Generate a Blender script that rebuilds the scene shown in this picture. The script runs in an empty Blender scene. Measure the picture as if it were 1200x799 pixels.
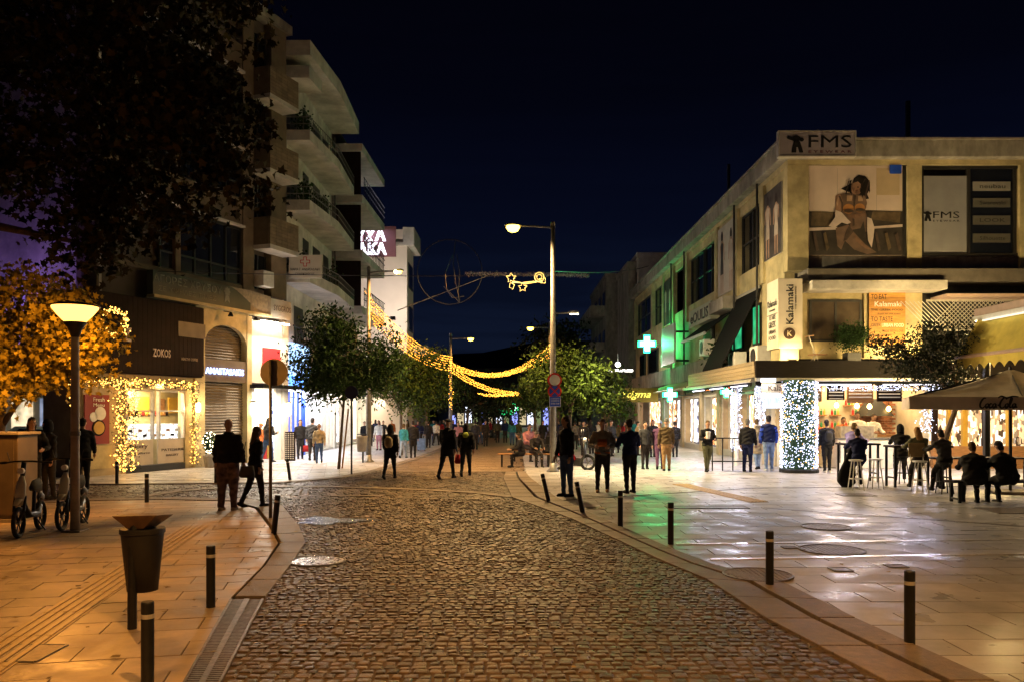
import bpy, bmesh, math, random
import numpy as np
from mathutils import Vector, Matrix, Euler
random.seed(7); R = random.Random(11); rng = np.random.default_rng(5)
S = bpy.context.scene
COL = S.collection
rad = math.radians
F, H, HY = 960.0, 1.9, 482.0           # focal length in photo pixels, eye height, horizon row

def G(px, py):
    Y = H * F / (py - HY)
    return Vector(((px - 600) * Y / F, Y, 0))
def P(px, py, Y):
    return Vector(((px - 600) * Y / F, Y, H - (py - HY) * Y / F))

# ------------------------------------------------------------ camera
cam = bpy.data.cameras.new('camera'); co = bpy.data.objects.new('camera', cam); COL.objects.link(co)
co.location = (0, 0, H); co.rotation_euler = (rad(90), 0, 0)
cam.sensor_width = 36; cam.lens = 36 * F / 1200; cam.shift_y = (HY - 399.5) / 1200
cam.clip_start = .05; cam.clip_end = 3000
S.camera = co

# ------------------------------------------------------------ world: night sky, last blue of dusk
w = bpy.data.worlds.new("World"); S.world = w; w.use_nodes = True
nt = w.node_tree; nt.nodes.clear(); N = nt.nodes.new; Lk = nt.links.new
out = N('ShaderNodeOutputWorld'); bg = N('ShaderNodeBackground'); bg2 = N('ShaderNodeBackground'); add = N('ShaderNodeAddShader')
sky = N('ShaderNodeTexSky'); sky.sky_type = 'NISHITA'; sky.sun_disc = False
sky.sun_elevation = rad(-6); sky.sun_rotation = rad(200)
Lk(sky.outputs[0], bg.inputs[0]); bg.inputs[1].default_value = .05
tc = N('ShaderNodeTexCoord'); sep = N('ShaderNodeSeparateXYZ'); Lk(tc.outputs['Generated'], sep.inputs[0])
ramp = N('ShaderNodeValToRGB'); Lk(sep.outputs[2], ramp.inputs[0]); cr = ramp.color_ramp
cr.elements[0].position = 0; cr.elements[0].color = (.0038, .0065, .0150, 1)
cr.elements[1].position = .55; cr.elements[1].color = (.0004, .0004, .0014, 1)
for p_, c_ in ((.10, (.0030, .0052, .0145)), (.22, (.0013, .0022, .0078)), (.36, (.0006, .0008, .0030))):
    e = cr.elements.new(p_); e.color = (*c_, 1)
mp = N('ShaderNodeMapping'); mp.inputs['Scale'].default_value = (2.2, 2.2, 26); Lk(tc.outputs['Generated'], mp.inputs[0])
nz = N('ShaderNodeTexNoise'); nz.inputs['Scale'].default_value = 1.6; nz.inputs['Detail'].default_value = 6; Lk(mp.outputs[0], nz.inputs[0])
r2 = N('ShaderNodeValToRGB'); Lk(nz.outputs[0], r2.inputs[0])
r2.color_ramp.elements[0].position = .45; r2.color_ramp.elements[0].color = (1, 1, 1, 1)
r2.color_ramp.elements[1].position = .6; r2.color_ramp.elements[1].color = (.42, .42, .45, 1)
mu = N('ShaderNodeMix'); mu.data_type = 'RGBA'; mu.blend_type = 'MULTIPLY'; mu.inputs[0].default_value = .9
mf = N('ShaderNodeMapRange'); Lk(sep.outputs[2], mf.inputs[0]); mf.inputs[1].default_value = .02; mf.inputs[2].default_value = .22; mf.inputs[3].default_value = .95; mf.inputs[4].default_value = .12; Lk(mf.outputs[0], mu.inputs[0])
Lk(ramp.outputs[0], mu.inputs[6]); Lk(r2.outputs[0], mu.inputs[7])
Lk(mu.outputs[2], bg2.inputs[0]); bg2.inputs[1].default_value = 1.0
Lk(bg.outputs[0], add.inputs[0]); Lk(bg2.outputs[0], add.inputs[1]); Lk(add.outputs[0], out.inputs[0])
S.view_settings.view_transform = 'Standard'; S.view_settings.look = 'None'; S.view_settings.exposure = .47; S.view_settings.gamma = 1
S.cycles.use_denoising = True
S.cycles.max_bounces = 6; S.cycles.diffuse_bounces = 3; S.cycles.glossy_bounces = 3; S.cycles.transparent_max_bounces = 12
S.cycles.sample_clamp_indirect = 4

# ------------------------------------------------------------ helpers
WM = {}                                  # world matrix of every thing
def thing(name, label, cat, loc=(0, 0, 0), rz=0, group=None, scale=1):
    o = bpy.data.objects.new(name, None); COL.objects.link(o)
    o.location = loc; o.rotation_euler = (0, 0, rz); o.scale = (scale,) * 3; o.empty_display_size = .2
    o['label'] = label; o['category'] = cat
    if group: o['group'] = group
    WM[o.name] = Matrix.Translation(loc) @ Matrix.Rotation(rz, 4, 'Z') @ Matrix.Scale(scale, 4)
    return o
def tag(o, label=None, cat=None, group=None, kind=None):
    if label: o['label'] = label
    if cat: o['category'] = cat
    if group: o['group'] = group
    if kind: o['kind'] = kind
    return o
def copy_tree(o, parent=None):
    c = o.copy(); COL.objects.link(c); c.parent = parent
    for ch in [x for x in kids.get(o.name, [])]:
        d = copy_tree(ch, c)
    return c
kids = {}
class MB:
    def __init__(s): s.v = []; s.f = []; s.t = []; s.m = []; s.M = None
    def add(s, vs, fs, tint=None, mi=0):
        b = len(s.v)
        if s.M is not None: vs = [s.M @ Vector(v) for v in vs]
        s.v.extend([tuple(v) for v in vs])
        t = R.random() if tint is None else tint
        for f in fs: s.f.append(tuple(i + b for i in f)); s.t.append(t); s.m.append(mi)
        return s
    def box(s, x0, x1, y0, y1, z0, z1, tint=None, mi=0):
        if x0 > x1: x0, x1 = x1, x0
        if y0 > y1: y0, y1 = y1, y0
        vs = [(x0,y0,z0),(x1,y0,z0),(x1,y1,z0),(x0,y1,z0),(x0,y0,z1),(x1,y0,z1),(x1,y1,z1),(x0,y1,z1)]
        return s.add(vs, [(0,3,2,1),(4,5,6,7),(0,1,5,4),(1,2,6,5),(2,3,7,6),(3,0,4,7)], tint, mi)
    def cbox(s, c, sx, sy, sz, rot=None, tint=None, mi=0):
        M = Matrix.Translation(c) @ (rot.to_matrix().to_4x4() if rot else Matrix())
        vs = [M @ Vector((x*sx/2, y*sy/2, z*sz/2)) for z in (-1,1) for x, y in ((-1,-1),(1,-1),(1,1),(-1,1))]
        return s.add(vs, [(0,3,2,1),(4,5,6,7),(0,1,5,4),(1,2,6,5),(2,3,7,6),(3,0,4,7)], tint, mi)
    def loft(s, rings, cap=True, tint=None, mi=0, closed=False):
        n = len(rings[0]); vs = [p for r in rings for p in r]; fs = []
        m = len(rings)
        for i in range(m if closed else m - 1):
            a, b = i * n, ((i + 1) % m) * n
            for k in range(n): fs.append((a+k, a+(k+1) % n, b+(k+1) % n, b+k))
        if cap and not closed: fs.append(tuple(range(n))[::-1]); fs.append(tuple((m-1)*n + k for k in range(n)))
        return s.add(vs, fs, tint, mi)
    def tube(s, pts, r, n=8, tint=None, mi=0, closed=False, flat=None):
        pts = [Vector(p) for p in pts]; m = len(pts); rs = r if isinstance(r, (list, tuple)) else [r]*m
        rings = []; up = None
        for i, p in enumerate(pts):
            if closed: d = pts[(i+1) % m] - pts[i-1]
            else: d = pts[min(i+1, m-1)] - pts[max(i-1, 0)]
            d = d.normalized() if d.length > 1e-9 else Vector((0, 0, 1))
            if up is None:
                up = Vector((0, 1, 0)) if abs(d.y) < .9 else Vector((1, 0, 0))
            a = (up - d * up.dot(d))
            if a.length < 1e-4: a = d.orthogonal()
            a.normalize(); up = a; b = d.cross(a)
            q = rs[i]; q = q if isinstance(q, (tuple, list)) else (q, q)
            rings.append([p + a*math.cos(2*math.pi*k/n)*q[1] + b*math.sin(2*math.pi*k/n)*q[0] for k in range(n)])
        return s.loft(rings, True, tint, mi, closed)
    def lathe(s, prof, c=(0,0,0), n=16, tint=None, mi=0):
        rings = [[(c[0]+r*math.cos(2*math.pi*k/n), c[1]+r*math.sin(2*math.pi*k/n), c[2]+z) for k in range(n)] for r, z in prof]
        return s.loft(rings, True, tint, mi)
    def prism(s, pts, z0, z1, tint=None, bottom=True, mi=0):
        n = len(pts); ar = sum(pts[i][0]*pts[(i+1)%n][1]-pts[(i+1)%n][0]*pts[i][1] for i in range(n))
        if ar < 0: pts = pts[::-1]
        vs = [(p[0], p[1], z0) for p in pts] + [(p[0], p[1], z1) for p in pts]
        fs = [tuple(range(n, 2*n))] + [(i, (i+1) % n, n+(i+1) % n, n+i) for i in range(n)]
        if bottom: fs.append(tuple(range(n))[::-1])
        return s.add(vs, fs, tint, mi)
    def wall(s, pts, y0, y1, tint=None, mi=0):     # outline in x,z extruded along y
        n = len(pts); ar = sum(pts[i][0]*pts[(i+1)%n][1]-pts[(i+1)%n][0]*pts[i][1] for i in range(n))
        if ar < 0: pts = pts[::-1]
        vs = [(p[0], y0, p[1]) for p in pts] + [(p[0], y1, p[1]) for p in pts]
        fs = [tuple(range(n)), tuple(range(n, 2*n))[::-1]] + [(i, n+i, n+(i+1) % n, (i+1) % n) for i in range(n)]
        return s.add(vs, fs, tint, mi)
    def quad(s, a, b, c, d, tint=None, mi=0): return s.add([a, b, c, d], [(0, 1, 2, 3)], tint, mi)
    def mesh(s, name, mat, inv=None, smooth=False):
        me = bpy.data.meshes.new(name)
        vs = s.v if inv is None else [tuple(inv @ Vector(v)) for v in s.v]
        me.from_pydata(vs, [], s.f)
        a = me.attributes.new('tint', 'FLOAT', 'FACE'); a.data.foreach_set('value', s.t)
        for mm in (mat if isinstance(mat, (list, tuple)) else [mat]): me.materials.append(mm)
        if any(s.m): me.polygons.foreach_set('material_index', s.m)
        if smooth: me.polygons.foreach_set('use_smooth', [True]*len(me.polygons))
        return me
    def build(s, name, mat, parent=None, world=False, smooth=False, bevel=0, kind=None, loc=None):
        inv = WM[parent.name].inverted() if (world and parent) else (Matrix.Translation(-Vector(loc)) if loc is not None and not parent else None)
        me = s.mesh(name, mat, inv, smooth)
        return mk(name, me, parent, bevel, kind, loc)
def mk(name, me, parent=None, bevel=0, kind=None, loc=None):
    o = bpy.data.objects.new(name, me); COL.objects.link(o)
    if parent:
        o.parent = parent; kids.setdefault(parent.name, []).append(o)
        if parent.name in WM: WM[o.name] = WM[parent.name]
    else:
        WM[o.name] = Matrix.Translation(loc) if loc is not None else Matrix()
    if loc is not None and not parent: o.location = loc
    if bevel:
        b = o.modifiers.new('bevel', 'BEVEL'); b.width = bevel; b.segments = 2; b.limit_method = 'ANGLE'
    if kind: o['kind'] = kind
    return o

# ------------------------------------------------------------ materials
MC = {}
def mat(name, col, rough=.6, metal=0, var=.25, scale=6, bump=.15, tint=0, spec=.5, rvar=0, stretch=None, dirt=0, spots=0):
    if name in MC: return MC[name]
    m = bpy.data.materials.new(name); m.use_nodes = True; t = m.node_tree; n = t.nodes; l = t.links
    b = n['Principled BSDF']; b.inputs['Roughness'].default_value = rough; b.inputs['Metallic'].default_value = metal
    b.inputs['Specular IOR Level'].default_value = spec
    tcn = n.new('ShaderNodeTexCoord'); mpn = n.new('ShaderNodeMapping'); l.new(tcn.outputs['Object'], mpn.inputs[0])
    if stretch: mpn.inputs['Scale'].default_value = stretch
    no = n.new('ShaderNodeTexNoise'); no.inputs['Scale'].default_value = scale; no.inputs['Detail'].default_value = 6; l.new(mpn.outputs[0], no.inputs[0])
    mr = n.new('ShaderNodeMapRange'); l.new(no.outputs[0], mr.inputs[0]); mr.inputs[1].default_value = .3; mr.inputs[2].default_value = .7
    mr.inputs[3].default_value = 1 - var; mr.inputs[4].default_value = 1 + var
    src = mr.outputs[0]
    if tint:
        at = n.new('ShaderNodeAttribute'); at.attribute_name = 'tint'
        m2 = n.new('ShaderNodeMapRange'); l.new(at.outputs['Fac'], m2.inputs[0]); m2.inputs[3].default_value = 1 - tint; m2.inputs[4].default_value = 1 + tint
        mm = n.new('ShaderNodeMath'); mm.operation = 'MULTIPLY'; l.new(src, mm.inputs[0]); l.new(m2.outputs[0], mm.inputs[1]); src = mm.outputs[0]
    if dirt:
        nd = n.new('ShaderNodeTexNoise'); nd.inputs['Scale'].default_value = .7; nd.inputs['Detail'].default_value = 8; nd.inputs['Roughness'].default_value = .7; l.new(mpn.outputs[0], nd.inputs[0])
        md = n.new('ShaderNodeMapRange'); l.new(nd.outputs[0], md.inputs[0]); md.inputs[1].default_value = .35; md.inputs[2].default_value = .65; md.inputs[3].default_value = 1 - dirt; md.inputs[4].default_value = 1 + dirt*.4
        mm = n.new('ShaderNodeMath'); mm.operation = 'MULTIPLY'; l.new(src, mm.inputs[0]); l.new(md.outputs[0], mm.inputs[1]); src = mm.outputs[0]
    if spots:
        vo = n.new('ShaderNodeTexVoronoi'); vo.inputs['Scale'].default_value = 2.6; vo.inputs['Randomness'].default_value = 1; l.new(mpn.outputs[0], vo.inputs[0])
        sc = n.new('ShaderNodeSeparateColor'); l.new(vo.outputs['Color'], sc.inputs[0])
        ml_ = n.new('ShaderNodeMath'); ml_.operation = 'MULTIPLY'; ml_.inputs[1].default_value = .09; l.new(sc.outputs[0], ml_.inputs[0])
        lt = n.new('ShaderNodeMath'); lt.operation = 'LESS_THAN'; l.new(vo.outputs['Distance'], lt.inputs[0]); l.new(ml_.outputs[0], lt.inputs[1])
        ms = n.new('ShaderNodeMath'); ms.operation = 'MULTIPLY_ADD'; ms.inputs[1].default_value = -spots; ms.inputs[2].default_value = 1; l.new(lt.outputs[0], ms.inputs[0])
        mm = n.new('ShaderNodeMath'); mm.operation = 'MULTIPLY'; l.new(src, mm.inputs[0]); l.new(ms.outputs[0], mm.inputs[1]); src = mm.outputs[0]
    vm = n.new('ShaderNodeVectorMath'); vm.operation = 'SCALE'; vm.inputs[0].default_value = col[:3]; l.new(src, vm.inputs['Scale'])
    l.new(vm.outputs[0], b.inputs['Base Color'])
    if rvar:
        m3 = n.new('ShaderNodeMapRange'); l.new(no.outputs[0], m3.inputs[0]); m3.inputs[1].default_value = .3; m3.inputs[2].default_value = .7
        m3.inputs[3].default_value = max(.02, rough - rvar); m3.inputs[4].default_value = rough + rvar; l.new(m3.outputs[0], b.inputs['Roughness'])
    if bump:
        n3 = n.new('ShaderNodeTexNoise'); n3.inputs['Scale'].default_value = scale*5; n3.inputs['Detail'].default_value = 4; l.new(mpn.outputs[0], n3.inputs[0])
        bp = n.new('ShaderNodeBump'); bp.inputs['Strength'].default_value = bump; bp.inputs['Distance'].default_value = .01
        l.new(n3.outputs[0], bp.inputs['Height']); l.new(bp.outputs[0], b.inputs['Normal'])
    MC[name] = m; return m
def emis(name, col, st, var=0, scale=3):
    if name in MC: return MC[name]
    m = bpy.data.materials.new(name); m.use_nodes = True; t = m.node_tree; n = t.nodes; l = t.links
    b = n['Principled BSDF']; b.inputs['Base Color'].default_value = (.3*col[0], .3*col[1], .3*col[2], 1)
    b.inputs['Emission Color'].default_value = (*col, 1); b.inputs['Emission Strength'].default_value = st
    if var:
        tcn = n.new('ShaderNodeTexCoord'); no = n.new('ShaderNodeTexNoise'); no.inputs['Scale'].default_value = scale; l.new(tcn.outputs['Object'], no.inputs[0])
        mr = n.new('ShaderNodeMapRange'); l.new(no.outputs[0], mr.inputs[0]); mr.inputs[1].default_value = .3; mr.inputs[2].default_value = .7
        mr.inputs[3].default_value = st*(1-var); mr.inputs[4].default_value = st*(1+var); l.new(mr.outputs[0], b.inputs['Emission Strength'])
    MC[name] = m; return m
def display(name, c1, c2, st, sx=2.2, sz=3):           # lit shop display: coloured goods on bright shelves
    m = bpy.data.materials.new(name); m.use_nodes = True; t = m.node_tree; n = t.nodes; l = t.links
    b = n['Principled BSDF']; b.inputs['Roughness'].default_value = .5
    tcn = n.new('ShaderNodeTexCoord'); mpn = n.new('ShaderNodeMapping'); mpn.inputs['Scale'].default_value = (sx, sx, sz); l.new(tcn.outputs['Object'], mpn.inputs[0])
    vo = n.new('ShaderNodeTexVoronoi'); vo.distance = 'CHEBYCHEV'; vo.inputs['Scale'].default_value = 2.2; l.new(mpn.outputs[0], vo.inputs[0])
    rp = n.new('ShaderNodeValToRGB'); sp = n.new('ShaderNodeSeparateColor'); l.new(vo.outputs['Color'], sp.inputs[0]); l.new(sp.outputs[0], rp.inputs[0])
    rp.color_ramp.interpolation = 'CONSTANT'
    rp.color_ramp.elements[0].color = (*c1, 1); rp.color_ramp.elements[1].position = .5; rp.color_ramp.elements[1].color = (*c2, 1)
    for p_, c_ in ((.25, [x*.35 for x in c1]), (.66, (.95, .93, .9)), (.85, [x*.2 for x in c2])):
        e = rp.color_ramp.elements.new(p_); e.color = (*c_, 1)
    l.new(rp.outputs[0], b.inputs['Base Color']); l.new(rp.outputs[0], b.inputs['Emission Color']); b.inputs['Emission Strength'].default_value = st
    MC[name] = m; return m
def glass(name, col=(.02, .025, .03), rough=.06):
    return mat(name, col, rough, 0, .2, 2, .02, spec=.9)

M_bollard = mat('dark painted steel', (.022, .024, .027), .38, .3, .2, 20, .1)
M_band = mat('grey reflective band', (.6, .6, .6), .35, .3, .1, 20, 0)
M_postlit = mat('lightened galvanised post', (.34, .30, .26), .5, .2, .2, 9, .1)  # galvanised post made lighter; lamplight the cup blocks is put into its colour
M_galv = mat('galvanised steel', (.17, .165, .16), .5, .5, .25, 9, .08)
M_black = mat('black metal', (.012, .012, .013), .4, .3, .2, 12, .05)
M_blackrub = mat('black rubber', (.012, .012, .012), .8, 0, .2, 30, .2)
M_slab = mat('worn stone paving', (.50, .39, .28), .46, 0, .18, 3.0, .35, tint=.14, rvar=.16, dirt=.35, spots=.5)
M_slabR = mat('polished stone paving', (.45, .45, .49), .40, 0, .16, 2.2, .22, tint=.13, rvar=.18, dirt=.38, spots=.5)
M_sheen = mat('strip with painted sheen', (.82, .81, .84), .20, 0, .12, 4, .05, rvar=.08)  # white of the reflections is put into the strip colour
M_kerb = mat('granite kerb', (.22, .175, .14), .55, 0, .3, 14, .6, tint=.16, rvar=.12, dirt=.4, spots=.5)
M_cob = mat('granite setts', (.080, .056, .042), .42, 0, .5, 16, .7, tint=.65, rvar=.2, dirt=.35)
M_mortar = mat('sand joints', (.100, .072, .050), .9, 0, .3, 30, .6)
M_asph = mat('dark asphalt', (.05, .046, .043), .8, 0, .3, 5, .3)
M_beige = mat('beige render', (.42, .35, .25), .8, 0, .12, 2.5, .2, dirt=.25)
M_cream = mat('cream render', (.54, .45, .25), .8, 0, .14, 2, .25, dirt=.4)
M_white = mat('white render', (.58, .55, .50), .8, 0, .12, 2, .2, dirt=.4)
M_conc = mat('weathered concrete', (.32, .29, .25), .85, 0, .25, 4, .45, dirt=.5, stretch=(1, 1, .5))
M_brown = mat('brown render', (.10, .055, .035), .8, 0, .2, 3, .2)
M_glass = glass('dark window glass', (.012, .014, .018), .08)
M_frame = mat('dark window frame', (.03, .028, .026), .5, .2, .15, 10, .05)
M_alu = mat('pale aluminium frame', (.5, .47, .42), .4, .4, .15, 10, .05)
M_wood = mat('warm timber', (.34, .17, .07), .55, 0, .3, 4, .2, stretch=(1, 1, 8))
M_darkwood = mat('dark brown cladding', (.014, .006, .005), .7, 0, .3, 4, .2, spec=.15)
M_fabric = mat('black awning cloth', (.010, .010, .011), .9, 0, .2, 8, .2, spec=.1)
M_beigecloth = mat('beige umbrella cloth', (.60, .52, .43), .9, 0, .12, 4, .3, dirt=.15)
M_yellowcloth = mat('yellow awning cloth', (.62, .50, .10), .9, 0, .15, 3, .3, dirt=.2)
M_pink = mat('pale pink painted metal', (.5, .36, .30), .5, 0, .1, 5, .1)
M_bark = mat('tree bark', (.12, .085, .06), .9, 0, .4, 12, .8)
M_whitep = mat('white paint', (.75, .74, .72), .4, 0, .08, 8, .05)
M_letw = mat('white lettering', (.8, .78, .75), .5, 0, .03, 8, 0)
M_letb = mat('black lettering', (.012, .011, .011), .5, 0, .03, 8, 0)
M_letbr = mat('brown lettering', (.06, .03, .02), .5, 0, .03, 8, 0)
M_grey = mat('dark grey plastic', (.022, .023, .026), .5, 0, .15, 8, .1)
M_red = mat('red paint', (.55, .02, .02), .4, 0, .1, 8, .05)
M_blue = mat('blue sign face', (.02, .08, .55), .4, 0, .08, 8, .02)
M_metalcov = mat('cast iron cover', (.72, .70, .76), .28, .9, .12, 18, .22, rvar=.08)
M_ironc = mat('worn iron cover', (.20, .17, .15), .42, .5, .3, 18, .4)
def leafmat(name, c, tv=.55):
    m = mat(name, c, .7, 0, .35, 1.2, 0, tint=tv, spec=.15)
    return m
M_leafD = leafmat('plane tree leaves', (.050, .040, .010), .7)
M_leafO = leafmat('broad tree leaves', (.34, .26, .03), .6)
M_leafG = leafmat('street tree leaves', (.026, .055, .012))
M_leafY = leafmat('lime green leaves', (.042, .070, .010), .75)
M_leafK = leafmat('dark olive leaves', (.014, .02, .010))
M_bulbW = emis('warm fairy bulb', (1, .46, .08), 6)
M_bulbY = emis('golden fairy bulb', (1, .40, .04), 6)
M_bulbC = emis('cool white fairy bulb', (.66, .72, 1), 3.2)
M_lensO = emis('sodium lamp lens', (1, .64, .07), 9)
M_lensW = emis('white lamp lens', (1, .86, .6), 22)

def text(s, mat_, parent, loc, rot, width=None, height=.3, ext=.006, shear=0, name='lettering', world=True, bold=0, align='LEFT'):
    cu = bpy.data.curves.new('t', 'FONT'); cu.body = s; cu.size = 1; cu.extrude = 0; cu.offset = bold; cu.shear = shear; cu.resolution_u = 2
    o = bpy.data.objects.new('t', cu); me = bpy.data.meshes.new_from_object(o); bpy.data.objects.remove(o)
    n = len(me.vertices)
    if n == 0: return None
    a = np.empty(n*3); me.vertices.foreach_get('co', a); a = a.reshape(-1, 3)
    mn, mx = a.min(0), a.max(0); sy = height/max(1e-6, mx[1]-mn[1]); sx = (width/max(1e-6, mx[0]-mn[0])) if width else sy
    a = (a-mn)*[sx, sy, 1]
    if align == 'CENTER': a[:, 0] -= a[:, 0].max()/2; a[:, 1] -= a[:, 1].max()/2
    me.vertices.foreach_set('co', a.ravel()); me.materials.clear(); me.materials.append(mat_); me.name = name
    bm = bmesh.new(); bm.from_mesh(me)
    r = bmesh.ops.extrude_face_region(bm, geom=bm.faces[:])
    bmesh.ops.translate(bm, vec=(0, 0, ext), verts=[x for x in r['geom'] if isinstance(x, bmesh.types.BMVert)]); bm.to_mesh(me); bm.free()
    M = Matrix.Translation(loc) @ Euler([rad(q) for q in rot]).to_matrix().to_4x4()
    if parent and world: M = WM[parent.name].inverted() @ M
    me.transform(M); me.update()
    return mk(name, me, parent)
def light(kind, loc, energy, col, size=.1, name='lamp_light', rot=None, parent=None, spot=None, blend=.5, sy=None, shape=None):
    ld = bpy.data.lights.new(name, kind); ld.energy = energy; ld.color = col
    if kind in ('POINT', 'SPOT'): ld.shadow_soft_size = size
    if kind == 'SPOT': ld.spot_size = rad(spot or 150); ld.spot_blend = blend
    if kind == 'AREA':
        ld.size = size
        if sy: ld.shape = 'RECTANGLE'; ld.size_y = sy
    o = bpy.data.objects.new(name, ld); COL.objects.link(o); o.location = loc
    if rot: o.rotation_euler = [rad(q) for q in rot]
    if parent:
        o.parent = parent; o.matrix_parent_inverse = WM[parent.name].inverted()
    return o
SOD = (1, .44, .10); SODL = (1, .38, .06)

def clip(poly, x0, x1, y0, y1):
    for ax, lim, sg in ((0, x0, 1), (0, x1, -1), (1, y0, 1), (1, y1, -1)):
        outp = []; n = len(poly)
        for i in range(n):
            a, b = poly[i-1], poly[i]; ia = (a[ax]-lim)*sg >= 0; ib = (b[ax]-lim)*sg >= 0
            if ia != ib:
                t = (lim-a[ax])/(b[ax]-a[ax]); outp.append((a[0]+t*(b[0]-a[0]), a[1]+t*(b[1]-a[1])))
            if ib: outp.append(b)
        poly = outp
        if len(poly) < 3: return []
    return poly
def inside(p, poly):
    c = False; n = len(poly)
    for i in range(n):
        a, b = poly[i-1], poly[i]
        if (a[1] > p[1]) != (b[1] > p[1]) and p[0] < (b[0]-a[0])*(p[1]-a[1])/(b[1]-a[1])+a[0]: c = not c
    return c
def parea(p): return abs(sum(p[i-1][0]*p[i][1]-p[i][0]*p[i-1][1] for i in range(len(p))))/2
# ------------------------------------------------------------ ground
g = MB(); g.quad((-900, -60, -.09), (900, -60, -.09), (900, 1500, -.09), (-900, 1500, -.09)); g.build('ground', M_asph, kind='structure')
RO = [(3.2,2.8),(2.64,5.75),(2.34,7.5),(2.21,9.3),(1.95,10.3),(1.72,11.4),(1.05,14.6),(0,18.2),(-.24,23.4),(-.2,26)]
RI = [(3.95,2.8),(3.38,5.75),(3.13,7.5),(3.0,9.0),(2.5,10.1),(2.2,11.3),(1.54,14.8),(.95,18.2),(.5,23.6),(.4,26)]
LO = [(-1.49,2.8),(-2.04,5.75),(-2.53,8.4),(-2.74,10.1),(-3.0,11.9),(-3.57,13.7),(-4.66,16.6),(-5.77,17.9),(-7.6,18.2),(-9.3,17.9),(-10.6,16.9),(-14,16.7)]
LI = [(-1.67,2.8),(-2.31,5.75),(-2.88,8.4),(-3.08,10.1),(-3.4,11.9),(-4.0,13.5),(-5.05,16.1),(-6,17.4),(-7.6,17.7),(-9.2,17.4),(-10.6,16.4),(-14,16.2)]
FL = [(-14,21.4),(-10.8,21.3),(-6.1,21.8),(-4.9,23.4),(-4.3,26),(-3.9,31.4),(-3.56,38),(-3.2,60),(-3.2,110)]
street_poly = RO + FL[4::-1] + LO[::-1]
sm = MB(); sm.prism([(p[0], p[1]) for p in street_poly], -.06, -.0135, .5)
street = tag(sm.build('cobbled_street', M_mortar), kind='structure')
rows = []; y = 4.0; pr = R.random
near_st = []; far_v = MB()
def stone(mb, cx, cy, wx, wy, z, a, tint):
    ca, sa = math.cos(a), math.sin(a); vs = []
    for k, (sx, sz) in enumerate(((1.0, -.034), (.98, z - .006), (.80, z))):
        for ux, uy in ((-1,-1),(0,-1.08),(1,-1),(1.06,0),(1,1),(0,1.08),(-1,1),(-1.06,0)):
            x_, y_ = ux*wx/2*sx, uy*wy/2*sx
            vs.append((cx + x_*ca - y_*sa, cy + x_*sa + y_*ca, sz + (0 if k == 0 else (ux*tx[0] + uy*tx[1]))))
    fs = [(16,17,18,19,20,21,22,23)] + [(b+i, b+(i+1) % 8, b+8+(i+1) % 8, b+8+i) for b in (0, 8) for i in range(8)]
    mb.add(vs, fs, tint)
cand = []
while y < 26:
    pit = R.uniform(.078, .10) if y < 18 else .14
    x = -14 + pr()*.1
    while x < 3.4:
        wx = R.uniform(.06, .108) if y < 18 else R.uniform(.12, .22)
        c = (x + wx/2, y + R.uniform(-.018, .018))
        x += wx + R.uniform(.012, .028)
        if abs(c[0]) < .66*c[1] + .6 and inside(c, street_poly): cand.append((c[1], c[0], wx, pit))
    y += pit + .013
vis = sorted([q for q in cand if q[0] > 5.62 and abs(q[1]) < .62*q[0]])[:300]
vs_ = set(vis)
st_me = []
for q in cand:
    cy, cx, wx, pit = q
    tx = (R.uniform(-.003, .003), R.uniform(-.003, .003)); z = R.uniform(-.007, .002)
    if q in vs_:
        m_ = MB(); stone(m_, 0, 0, wx, pit*R.uniform(.70, .95), z, R.uniform(-.08, .08), pr())
        o = mk('cobblestone', m_.mesh('cobblestone', M_cob, smooth=False), street); o.location = (cx, cy, 0)
    else: stone(far_v, cx, cy, wx, pit*R.uniform(.70, .95), z, R.uniform(-.08, .08), pr())
far_v.build('cobblestones', M_cob, street, kind='stuff')
# pavement beyond the crossing: the street goes on between the trees
fs_ = MB(); fs_.prism([(-.2,26),(.5,40),(.6,110),(-3.2,110),(-3.2,60),(-3.56,38),(-3.9,31.4),(-4.3,26)], -.05, -.02)
far_street = tag(fs_.build('far_street', mat('worn brown setts', (.17, .12, .08), .4, 0, .3, 6, .6, rvar=.1, stretch=(2, 1, 1))), kind='structure')
fr = MB(); y = 26.2
while y < 46:
    x = -4.3 + pr()*.3
    while x < .3:
        w_ = R.uniform(.25, .42); fr.box(x, x + w_ - .025, y, y + .32, -.021, -.012 + R.uniform(-.003, .003), pr()); x += w_
    y += .345
fr.build('paving_setts', mat('pinkish paving setts', (.20, .145, .10), .42, 0, .2, 6, .4, tint=.25), far_street, kind='stuff')
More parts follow.
